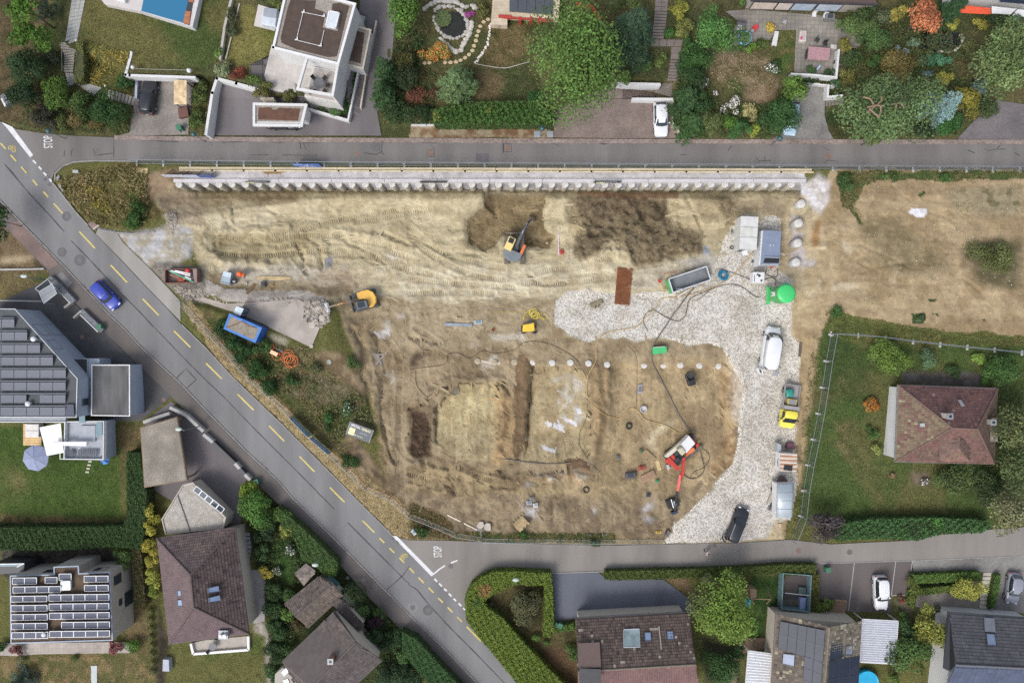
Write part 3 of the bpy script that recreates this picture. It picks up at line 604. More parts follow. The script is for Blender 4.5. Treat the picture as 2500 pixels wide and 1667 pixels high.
for pts,wp in TRACKS:
 acc=0
 for a,b in zip(pts,pts[1:]):
  l=mt_.hypot(b[0]-a[0],b[1]-a[1])
  while acc<l:
   t=acc/l;X.append(a[0]+(b[0]-a[0])*t);Y.append(a[1]+(b[1]-a[1])*t);DX.append((b[0]-a[0])/l);DY.append((b[1]-a[1])/l);acc+=5.4
  acc-=l
X,Y,DX,DY=(np.array(v)for v in(X,Y,DX,DY));ok=(R.random(len(X))>.15)&(bil(HARD,X,Y)<.1)&(bil(GRV,X,Y)<.3);X,Y,DX,DY=X[ok],Y[ok],DX[ok],DY[ok];hw=5.2*R.uniform(.8,1.05,len(X))
bits('track_marks',X,Y,[(DX*u-DY*v*hw,DY*u+DX*v*hw,h)for u,v,h in((-1.9,-1,-.06),(-1.9,1,-.06),(0,-1,.07),(0,1,.07),(1.9,-1,-.06),(1.9,1,-.06))],[(0,1,3,2),(2,3,5,4)],1.12*R.uniform(.93,1.07,len(X)))
SM=msk(SITE)*(1-np.clip(GRV,0,1)*.9)*(HARD<.1)
n=26000;X=R.uniform(420,1930,n);Y=R.uniform(470,1310,n);pr=bil(SM,X,Y)*np.clip(.35+.8*bil(N5,X,Y)+.5*(Y>740),.05,1);ok=R.random(n)<pr;X,Y=X[ok],Y[ok];n=len(X);r=R.uniform(.7,2.3,n)*R.uniform(.6,1.5,n);a=R.uniform(0,6.28,n)
bits('soil_clods',X,Y,[(r*np.cos(a+i*1.57),r*np.sin(a+i*1.57)*.8,-.02)for i in range(4)]+[(r*.2,-r*.1,r/S*.8)],[(0,1,4),(1,2,4),(2,3,4),(3,0,4)],R.uniform(.82,1.22,n))
n=2600;X=R.uniform(430,1900,n);Y=R.uniform(480,1300,n);ok=R.random(n)<bil(SM,X,Y);X,Y=X[ok],Y[ok];n=len(X);fl=np.where(Y<760,.12*np.sin(X/140)-.05+R.normal(0,.28,n),1.2+.5*np.sin(X/110)+R.normal(0,.5,n));ln=R.uniform(4,26,n);wd=R.uniform(1.6,4,n);c_,s_=np.cos(fl),np.sin(fl);hh=R.uniform(.02,.09,n);bend=R.normal(0,3,n)
bits('soil_ridges',X,Y,[(u*ln*c_-(v*wd+bend*u*u)*s_,u*ln*s_+(v*wd+bend*u*u)*c_,np.where(v==0,hh*(1-abs(u)**2*.9),-.03))for u in(-1,0,1)for v in(-1,0,1)],[(0,1,4,3),(1,2,5,4),(3,4,7,6),(4,5,8,7)],R.uniform(.95,1.08,n))
ROAD={}
for n_,p_,m_,o_ in SHEETS:ROAD[n_]=dp(n_,p_,o_,m_,None,40,'structure')
mW=M('road_paint_white',C(224,224,224),ro=.7,var=.1,fine=.14,fs=9)
m_yel=M('road_paint_yellow',C(212,194,108),ro=.7,var=.1,fine=.14,fs=9)
m_tar=M('tar_seam',C(66,66,68),ro=.7);m_iron=M('cast_iron',C(108,104,104),ro=.7,var=.15);m_rust=M('rusty_cover',C(132,108,98),ro=.8)
m_patch=M('tar_patch',C(104,103,104),ro=.85,var=.1,fs=30);m_patch2=M('tar_patch_pale',C(140,139,138),ro=.85)
O1,O2=.028,.033
def dash(a,b,wpx,mat,name,par,off=O1):return rb(name,[a,b],wpx,off,mat,par)
mr=ROAD['main_road']
for q in('t00 5,1372 55,1428','t00 102,1485 155,1545','t01 204,30 255,92','t01 314,155 356,208','t01 414,266 462,321','t01 515,380 600,475','t01 758,648 910,810','t01 1060,970 1217,1136','t01 1366,1292 1520,1450','t02 1665,30 1822,187','t12 12,340 163,488','t12 313,635 468,788','t12 615,937 760,1084','t12 907,1230 1050,1377','t12 1198,1526 1245,1575','t13 1060,0 1146,85','t13 1272,214 1390,333','t13 1432,378 1471,418','t13 1514,460 1553,499','t13 1596,540 1634,580','t23 -2,622 38,666','t23 74,702 116,746','t23 155,784 196,826','t23 234,868 273,907','t23 311,945 353,987','t23 390,1024 431,1066','t23 467,1104 586,1224','t23 701,1343 816,1460','t23 930,1580 1030,1690'):
 a_,b_=L(q);dash(a_,b_,3.5,m_yel,'lane_dash',mr)
dp('stop_line',L('t00 15,1170 40,1180 118,1215 318,1485 290,1508 60,1220'),O1,mW,mr)
dp('stop_line',L('P 957,1307 969,1308 1058,1398 1053,1406'),O1,mW,mr)
for q in('t00 315,1535 345,1565','t01 370,27 397,57','t01 417,84 444,114','t01 472,146 495,172'):a_,b_=L(q);dash(a_,b_,4.2,mW,'give_way_dash',mr)
for q in('t23 203,712 226,736','t23 241,750 265,774','t23 282,792 304,813','t23 321,833 344,856','t23 360,874 382,894','t23 401,913 424,935','t23 440,952 455,967'):a_,b_=L(q);dash(a_,b_,4.2,mW,'give_way_dash',mr)
lr=ROAD['lower_road']
rb('lane_line',L('t23 178,686 210,662 250,630 290,604'),3.4,O2,mW,lr);rb('lane_line',L('t23 340,582 392,562'),3.6,O2,mW,lr)
def text(s_,name,cx,cy,hpx,rot,mat,parent,off,sx=1.0,font_sp=1.0,world=None):
 """flat lettering on the ground; hpx = cap height in photo px; rot in degrees, photo sense"""
 cu=bpy.data.curves.new('t','FONT');cu.body=s_;cu.align_x='CENTER';cu.align_y='CENTER';cu.size=1;cu.space_character=font_sp;cu.offset=.012
 to=bpy.data.objects.new('t',cu);col.objects.link(to);dg=bpy.context.evaluated_depsgraph_get()
 me=bpy.data.meshes.new_from_object(to.evaluated_get(dg));bpy.data.objects.remove(to)
 if world is not None:me.transform(world)
 else:
  k=hpx/S/.69
  p=W(cx,cy,gz(cx,cy)+off);sl=(gz(cx,cy+20)-gz(cx,cy-20))/(40/S)
  me.transform(Mx.Translation(p)@Mx.Rotation(-mt_.atan(sl),4,'X')@Mx.Rotation(mt_.radians(rot),4,'Z')@Mx.Diagonal((k*sx,k,k,1)))
 me.materials.clear()
 return link(name,me,mat,parent)
text('STOP','stop_lettering',118.5,347,21,93,mW,ROAD['upper_road'],.034,.40,1.06)
text('STOP','stop_lettering',1069.5,1346,20,92,mW,lr,.034,.40,1.06)
def bike(cx,cy,ang,k):
 ca,sa=mt_.cos(mt_.radians(ang)),mt_.sin(mt_.radians(ang));q=MB()
 T=lambda x,y:(cx+k*(x*ca-y*sa),cy+k*(x*sa+y*ca))
 for wx in(-.55,.55):rb('',[T(wx+.42*mt_.cos(a*mt_.pi/7),.25+.42*mt_.sin(a*mt_.pi/7))for a in range(15)],1.5,O2,None,mb=q)
 for pl in([(-.55,.25),(-.25,-.35),(.4,-.35),(0,.25),(-.55,.25)],[(0,.25),(-.32,-.5),(-.5,-.55),(-.15,-.55)],[(.55,.25),(.35,-.6),(.15,-.65)]):
  rb('',[T(*p)for p in pl],1.4,O2,None,mb=q)
 return q.bd_('bicycle_symbol',m_yel,mr)
bike(31,362,35,10.5);bike(985,1357,-40,9.5)
for q,par in(('t01 40,0 290,295 500,520 615,650',mr),('t01 680,735 860,920 1160,1240 1340,1420 1470,1560',mr),('t02 1480,0 1760,290 1960,490',mr),('t12 0,490 180,660 480,970 640,1130 960,1450 1070,1560',mr),('t13 920,0 1180,260 1420,500 1679,760',mr),('t23 0,765 60,800 150,915 330,1110 520,1300 780,1568',mr),('t13 1495,800 1620,690 1679,610',mr),('t02 1690,480 1780,393 1878,495 1780,585',mr)):
 rb('tar_seam',L(q),2.6,O1-.004,m_tar,par,jit=.4)
ur=ROAD['upper_road']
for q in('t00 1090,1310 1088,1520','t00 890,1420 910,1490 1080,1468','t00 620,1440 612,1500','t00 700,1425 680,1450 685,1500','t00 1300,1340 1600,1355 1700,1360 1730,1340','t10 170,1365 450,1355 550,1340 700,1370 800,1355 880,1345 960,1370 1080,1370','t10 430,1485 610,1482','t10 740,1485 1060,1490 1075,1480','t10 910,1365 920,1430','t10 940,1370 970,1430','t10 1700,1355 1690,1440 1710,1480','t10 1520,1465 1640,1480 1700,1450','t20 0,1365 240,1370 300,1360 480,1370 580,1362','t20 190,1380 235,1420 235,1500 165,1500 168,1430 235,1430','t20 895,1360 893,1470','t20 900,1380 975,1380 975,1455 900,1455 900,1380','t20 1365,1365 1430,1398','t20 1790,1365 1860,1382 1930,1365','t30 1085,1445 1120,1400','t30 630,1485 690,1480','t30 1350,1500 1380,1545 1500,1535','t30 1440,1500 1440,1545','t40 20,1400 95,1440','t40 50,1560 90,1535 180,1548','t40 1580,1425 1620,1445 1700,1430 1785,1430','t40 1700,1425 1730,1395','t40 1420,1437 1490,1468','t40 1870,1465 1925,1495'):
 rb('crack',L(q),1.7,O1+.004,m_tar,ur,jit=.5)
def disc(name,cx,cy,rpx,mat,par,off,n=20,rin=0):
 pts=[(cx+rpx*mt_.cos(2*mt_.pi*k/n),cy+rpx*mt_.sin(2*mt_.pi*k/n))for k in range(n)]
 return dp(name,pts,off,mat,par,400)
for s_,r1,r2 in(('t01 638,503',11.5,6),('t01 593,846',11.5,7),('t01 765,923',14,6),('t23 150,970',12.5,6.5),('t23 25,948',13.5,6)):
 c_=P1(s_);disc('tar_patch',c_[0],c_[1],r1,m_patch2 if s_=='t23 25,948' else m_patch,mr,O1-.002);disc('manhole_cover',c_[0],c_[1],r2,m_iron,mr,O1+.003)
for s_,r_,mt,par in(('t10 1457,1470',6,m_rust,ur),('t20 203,1466',8,m_rust,ur),('t20 935,1418',7.5,m_rust,ur),('t40 86,1495',8,m_rust,ur),('t00 925,1445',6,m_iron,ur),('t10 55,1380',5,m_iron,ur),('t33 822,443',5,m_iron,lr),('t33 1511,484',7,m_rust,lr),('t43 250,494',6.8,m_iron,lr),('t23 338,610',6,m_iron,lr),('t10 250,1053',6,m_iron,ROAD['house_drive']),('t10 145,1208',6,m_iron,ROAD['house_drive']),('t10 1608,1037',6,m_iron,ROAD['house_drive']),('t02 785,87',5,m_rust,ROAD['forecourt']),('t02 1568,690',5,m_rust,ROAD['forecourt']),('t13 1300,722',5,m_iron,ROAD['footway']),('t13 1170,705',4.5,m_iron,ROAD['footway'])):
 c_=P1(s_);disc('manhole_cover',c_[0],c_[1],r_,mt,par,.11 if par is ROAD['footway']else O1+.006)
dp('access_hatch',L('t10 1524,1368 1680,1368 1680,1450 1524,1450'),O1+.006,Mbrick('steel_grating',C(130,128,126),C(120,118,116),C(88,86,86),.1,.1,0,off=0),ur)
dp('asphalt_patch',L('t20 635,1470 757,1470 757,1556 635,1556'),O1,M('fresh_asphalt',C(104,100,104),ro=.85),ur)
m_gr=Mbrick('drain_grate',C(78,76,80),C(64,62,66),C(120,118,118),.5,.09,mt_.radians(45),msz=.03)
for q in('t01 413,150 437,130 453,152 430,170','t01 450,195 475,178 495,210 470,218','t01 785,1165 803,1150 825,1178 808,1192','t01 820,1208 838,1194 860,1220 842,1232','t12 285,515 305,495 325,515 306,532','t12 322,550 342,532 362,556 344,570','t12 525,1295 545,1280 567,1305 547,1320','t12 565,1340 585,1325 608,1350 588,1365','t13 1525,380 1545,368 1562,388 1542,400','t13 1560,410 1578,398 1595,420 1578,432'):
 dp('drain_grate',L(q),O1+.004,m_gr,mr)
kg=rb('kerb_setts',[(x,y-6)for x,y in[(279,342),(500,345.5),(1000,349),(1500,351),(2000,352),(2620,353)]],11,.012,m_kerb,None,hgt=.08);kg['kind']='structure'
mK=M('granite_kerb',C(150,147,144),ro=.85,var=.2,vs=2)
def kerb(s_,wpx=3,h=.10,mat=None,name='kerb'):
 o=rb(name,L(s_),wpx,.005,mat or mK,None,hgt=h);o['kind']='structure';return o
kerb('P -126,360 48,540.5 94,587.5 161,655.5 217,716.5 268,770.5 301,800.5 344,847.5 431,927.5 454,950.5 508,1007.5 602,1102.5 676,1170.5 714,1215.5 822,1321.5 956,1456.5 1000,1501.5 1089,1587.5 1164,1665.5 1260,1770',2.6,.11)
kerb('P 134,440 134,424 152,405.5 181,395.5 230,392.5 330,394');kerb('P 128,446 186,520 214,550');kerb('P 1137,1482 1139,1461 1151,1434 1175,1410 1209,1396 1253,1394 1342,1399')
kerb('t01 945,632 1100,658 1260,670 1440,655 1480,650',3.5,.15)
kerb('P 1342,1399 1500,1394',2.5);kerb('P 2000,1375 2229,1368 2500,1357',2.5,.06)
kerb('P 444,793 500,847 569,922 689,1037 819,1167 869,1218 957,1306',2.2,.05)
dp('footway_red_paving',L('t01 100,560 190,545 560,960 470,1015 120,680'),.112,m_redw,ROAD['footway'])
dp('footway_patch',L('t01 540,1072 590,1030 695,1135 648,1185'),.113,m_patch2,ROAD['footway'])
for q in('t43 288,580 240,975','t43 627,570 592,848','t43 765,564 724,848 592,850'):rb('bay_line',L(q),2,.026,M('bay_setts',C(176,172,168),ro=.8),ROAD['parking_yard'])
# VEGETATION
lm,nd,lk,b=newmat('leaf')
la=attr(nd,'Col');lk.new(la.outputs['Color'],b.inputs['Base Color']);b.inputs['Roughness'].default_value=.7;b.inputs['Specular IOR Level'].default_value=.2
m_bark=M('bark',C(112,98,84),ro=.95,var=.2);m_bark2=M('pine_bark',C(150,124,104),ro=.9,var=.2)
def unit(a):return a/(np.linalg.norm(a,axis=-1,keepdims=True)+1e-9)
class LV:
 """collects leaf cards"""
 def __init__(s):s.P=[];s.T=[];s.B=[];s.C=[]
 def add(s,P,N,sz,asp,colr,T=None):
  n=len(P);
  if T is None:T=R.standard_normal((n,3))
  T=unit(T-N*(T*N).sum(1,keepdims=True));B=np.cross(N,T)
  s.P.append(P);s.T.append(T*sz[:,None]*.5);s.B.append(B*(sz*.5*asp)[:,None]);s.C.append(colr)
 def mesh(s,name,mat=lm):
  P,T,B,Cc=(np.concatenate(q)for q in(s.P,s.T,s.B,s.C));n=len(P)
  V=np.stack([P+T,P+B,P-T,P-B],1).reshape(-1,3);F=np.arange(4*n).reshape(n,4)
  c4=np.concatenate([np.repeat(Cc,4,0),np.ones((4*n,1))],1)
  me=fm_(name,V,F,{'Col':('FLOAT_COLOR',c4)});me.materials.append(mat);return me
LEAFN=[0]
def shd(c,n,v=.28,hue=.12):
 base=lin(c)*.80;base=base*.86+.14*base.mean();f=1+v*R.standard_normal(n).clip(-2,2)*.6
 h=hue*R.standard_normal(n)*.7
 o=base[None]*f[:,None];o[:,0]*=1+h;o[:,2]*=1-h*.5
 return o.clip(.004,.9)
def crw(lv,c,rx,ry,rz,colr,sz=.26,dens=3.4,lobes=None,fl=None,v=.28,flat=0,spread=.62):
 rm=(rx+ry)/2;K=lobes or int(np.clip(rm*5.5,4,46));A=mt_.pi*rx*ry;n=int(A*dens/(sz*sz*.42))+30
 d=unit(R.standard_normal((K,3))*(1,1,.8));d[:,2]=np.abs(d[:,2])*1.0-.28;
 th_=np.arctan2(d[:,1],d[:,0]);ph=R.uniform(0,6,3);d=d*(1+.2*np.sin(2*th_+ph[0])+.16*np.sin(3*th_+ph[1])+.12*np.sin(5*th_+ph[2]))[:,None];lc=np.array(c)+d*np.array((rx,ry,rz))*spread*R.uniform(.55,1.08,(K,1));lr=rm*R.uniform(.26,.46,K)*(1 if K>6 else 1.35);lf=R.uniform(.66,1.34,K)
 w_=lr**2;k=R.choice(K,n,p=w_/w_.sum());u=unit(R.standard_normal((n,3)));u[:,2]=np.where(u[:,2]<-.25,-u[:,2],u[:,2])
 P=lc[k]+u*(lr[k]*R.uniform(.6,1.08,n))[:,None]
 N=unit(u+R.standard_normal((n,3))*.55+(0,0,.35));cl_=shd(colr,n,v)*lf[k][:,None]
 if fl is not None:
  m=R.random(n)<fl[1];m&=(u[:,2]>.05);cl_[m]=lin(fl[0])*.78*R.uniform(.8,1.15,(m.sum(),1))
 lv.add(P,N,sz*R.uniform(.6,1.35,n),.62,cl_);LEAFN[0]+=n
 return lc,lr
def conifer(lv,base,h,r,colr,droop=.25,sz=.42,dens=1.0,z0=.12):
 base=np.array(base);lev=int(h*2.1);
 for i in range(lev):
  t=i/lev;z=h*(z0+(1-z0)*t);bl=r*(1-t)**.75+.12;nb=max(5,int((9-3*t)*dens))
  for k in range(nb):
   a=R.uniform(0,2*mt_.pi);l=bl*R.uniform(.72,1.12);d=np.array((mt_.cos(a),mt_.sin(a),-droop*R.uniform(.3,1.3)))
   m=int(l/sz*9)+6;s_=R.random(m)**.75*l;side=np.array((-d[1],d[0],0));g=R.choice((-1,1),m)
   wd=.32*(1-.5*s_/l)*min(l,1.8)
   off=R.random(m)*wd
   P=base+(0,0,z)+d*s_[:,None]+side*(g*off)[:,None]+R.standard_normal((m,3))*.05
   T=d*.8+side*g[:,None]*.9
   lv.add(P,unit(R.standard_normal((m,3))*.35+(0,0,1)),sz*R.uniform(.6,1.2,m),.34,shd(colr,m,.3)*R.uniform(.85,1.15),T=T);LEAFN[0]+=m
def trunk(parent,base,top,r,mat=m_bark,limbs=()):
 q=MB();b0=Vc(base);t0=Vc(top);q.tube([b0-Vc((0,0,.2)),b0.lerp(t0,.5)+Vc((.05,.03,0)),t0],[r,r*.8,r*.45],7)
 for l in limbs:p0=b0.lerp(t0,random.uniform(.55,.85));e=Vc(l);q.tube([p0,p0.lerp(e,.5)+Vc((0,0,.15)),e],[r*.4,r*.3,r*.12],5)
 return q.bd_('trunk',mat,parent,True)
def pn(kind,px,py,rxp,ryp,h,colr,label,fl=None,cat=None,sz=None,name=None,group=None,**kw):
 """kind: tree / bush / conifer / ball ; px,py,r in photo pixels as seen from above; h = total height in metres"""
 zg=gz(px,py);hc=h*(.62 if kind=='tree' else .5);top=W(px,py,zg+hc);k=(HC-zg-hc)/HC/S
 rx,ry=rxp*k,ryp*k;base=Vc((top.x,top.y,0));pr=(base.x*S*HC/(HC-zg)+CX,CY-base.y*S*HC/(HC-zg));base.z=gz(*pr)
 nm=name or{'tree':'broadleaf_tree','bush':'garden_shrub','conifer':'conifer_tree','ball':'clipped_shrub'}[kind]
 t=th_g(nm,label,cat or('tree' if kind in('tree','conifer')else 'shrub'),base,0,group);lv=LV()
 if kind=='conifer':
  bw=W(px,py,zg+h*.3);base.x,base.y=bw.x,bw.y;t.location=base
  conifer(lv,(0,0,0),h,(rx+ry)/2*1.08,colr,sz=sz or .4,**kw);trunk(t,(0,0,0),(0,0,h*.95),.05+h*.018)
 else:
  z_=zg+hc-base.z
  if kind=='ball':lc,lr=crw(lv,(0,0,z_),rx,ry,h*.5,colr,sz=sz or .16,dens=4,lobes=1,v=.16,spread=.02,fl=fl);
  else:lc,lr=crw(lv,(0,0,z_),rx*1.2,ry*1.2,h-hc if kind=='tree' else h*.5,colr,sz=sz or(.3 if kind=='tree' else .22),fl=fl,**kw)
  if kind=='ball':
   lv=LV();n=int(rx*ry*500)+120;u=unit(R.standard_normal((n,3)));u[:,2]=np.where(u[:,2]<-.4,-u[:,2],u[:,2])
   lv.add(np.array((0,0,z_))+u*(rx,ry,h*.5)*R.uniform(.92,1.03,(n,1)),unit(u+R.standard_normal((n,3))*.3),.17*R.uniform(.7,1.3,n),.6,shd(colr,n,.16))
  lim=[tuple(lc[i])for i in range(0,min(len(lc),12),3)]if kind=='tree' else()
  if kind!='ball' or h>.8:trunk(t,(0,0,0),(0,0,z_ if kind=='tree' else h*.4),max(.03,rx*.055),limbs=lim)
 link('crown' if kind in('tree','conifer')else 'foliage',lv.mesh('crown'),lm,t)
 return t
def hg(pg,h,colr,label,fl=None,sz=.17,name='hedge',top=.08,dens=3.2,v=.22,group=None,cat='hedge',patches=()):
 pg=L(pg)if isinstance(pg,str)else pg;n_=len(pg)
 cx=sum(p[0]for p in pg)/n_;cyy=sum(p[1]for p in pg)/n_
 wp=[W(x,y,gz(x,y)+h)for x,y in pg];zb=[gz(x,y)-.1 for x,y in pg]
 base=Vc((wp[0].x,wp[0].y,zb[0]));t=th_g(name,label,cat,base,0,group);ba=np.array(base)
 x0,x1=min(p[0]for p in pg),max(p[0]for p in pg);y0,y1=min(p[1]for p in pg),max(p[1]for p in pg)
 ar=abs(sum(wp[i].x*wp[(i+1)%n_].y-wp[(i+1)%n_].x*wp[i].y for i in range(n_)))/2
 n=int(ar*dens/(sz*sz*.42))+40;box=(x1-x0)*(y1-y0)/S/S;m=int(n*box/max(ar,.1)*1.05)
 X=R.uniform(x0,x1,m);Y=R.uniform(y0,y1,m);s_=inp(X,Y,pg);X,Y=X[s_],Y[s_]
 lmp=np.sin(X*.33+Y*.11)*np.sin(Y*.29-X*.07)
 z=bil(Z0,X,Y)+h+R.normal(0,top,len(X))+top*1.2*lmp;k=(HC-z)/HC/S
 P=np.stack([(X-CX)*k,(CY-Y)*k,z],1)-ba;N=unit(R.standard_normal((len(X),3))*.5+(0,0,1));cc=shd(colr,len(X),v)*(1+.12*lmp)[:,None]
 for c2,px,py,rr in patches:
  w_=np.exp(-((X-px)**2+(Y-py)**2)/rr**2)*R.uniform(.3,1,len(X));w_=(w_>.4);cc[w_]=shd(c2,w_.sum(),v)
 if fl is not None:q=R.random(len(X))<fl[1];cc[q]=lin(fl[0])*.8
 lv=LV();lv.add(P,N,sz*R.uniform(.6,1.4,len(X)),.62,cc)
 for i in range(n_):
  a,b_=np.array(wp[i]),np.array(wp[(i+1)%n_]);ln=np.linalg.norm(b_-a);m=int(ln*h*1.6/(sz*sz*.42))+3
  u=R.random(m)[:,None];P=a+(b_-a)*u;P[:,2]-=R.random(m)*(h+.05);d=(b_-a)/max(ln,.01);o=np.array((-d[1],d[0],0))
  P+=R.normal(0,.07,(m,3));lv.add(P-ba,unit(R.standard_normal((m,3))*.5+o*R.choice((-1,1),m)[:,None]+(0,0,.3)),sz*R.uniform(.6,1.4,m),.62,shd(colr,m,v))
 link('foliage',lv.mesh('hedge'),lm,t);LEAFN[0]+=len(X)
 q=MB();q.pz([(p.x-base.x,p.y-base.y)for p in wp],[z-base.z for z in zb],[p.z-base.z-.14 for p in wp])
 q.bd_('branch_core',M('hedge_wood',C(70,74,46),ro=.95,var=.3),t)
 return t
T,B_,CF,BL='tree','bush','conifer','ball'
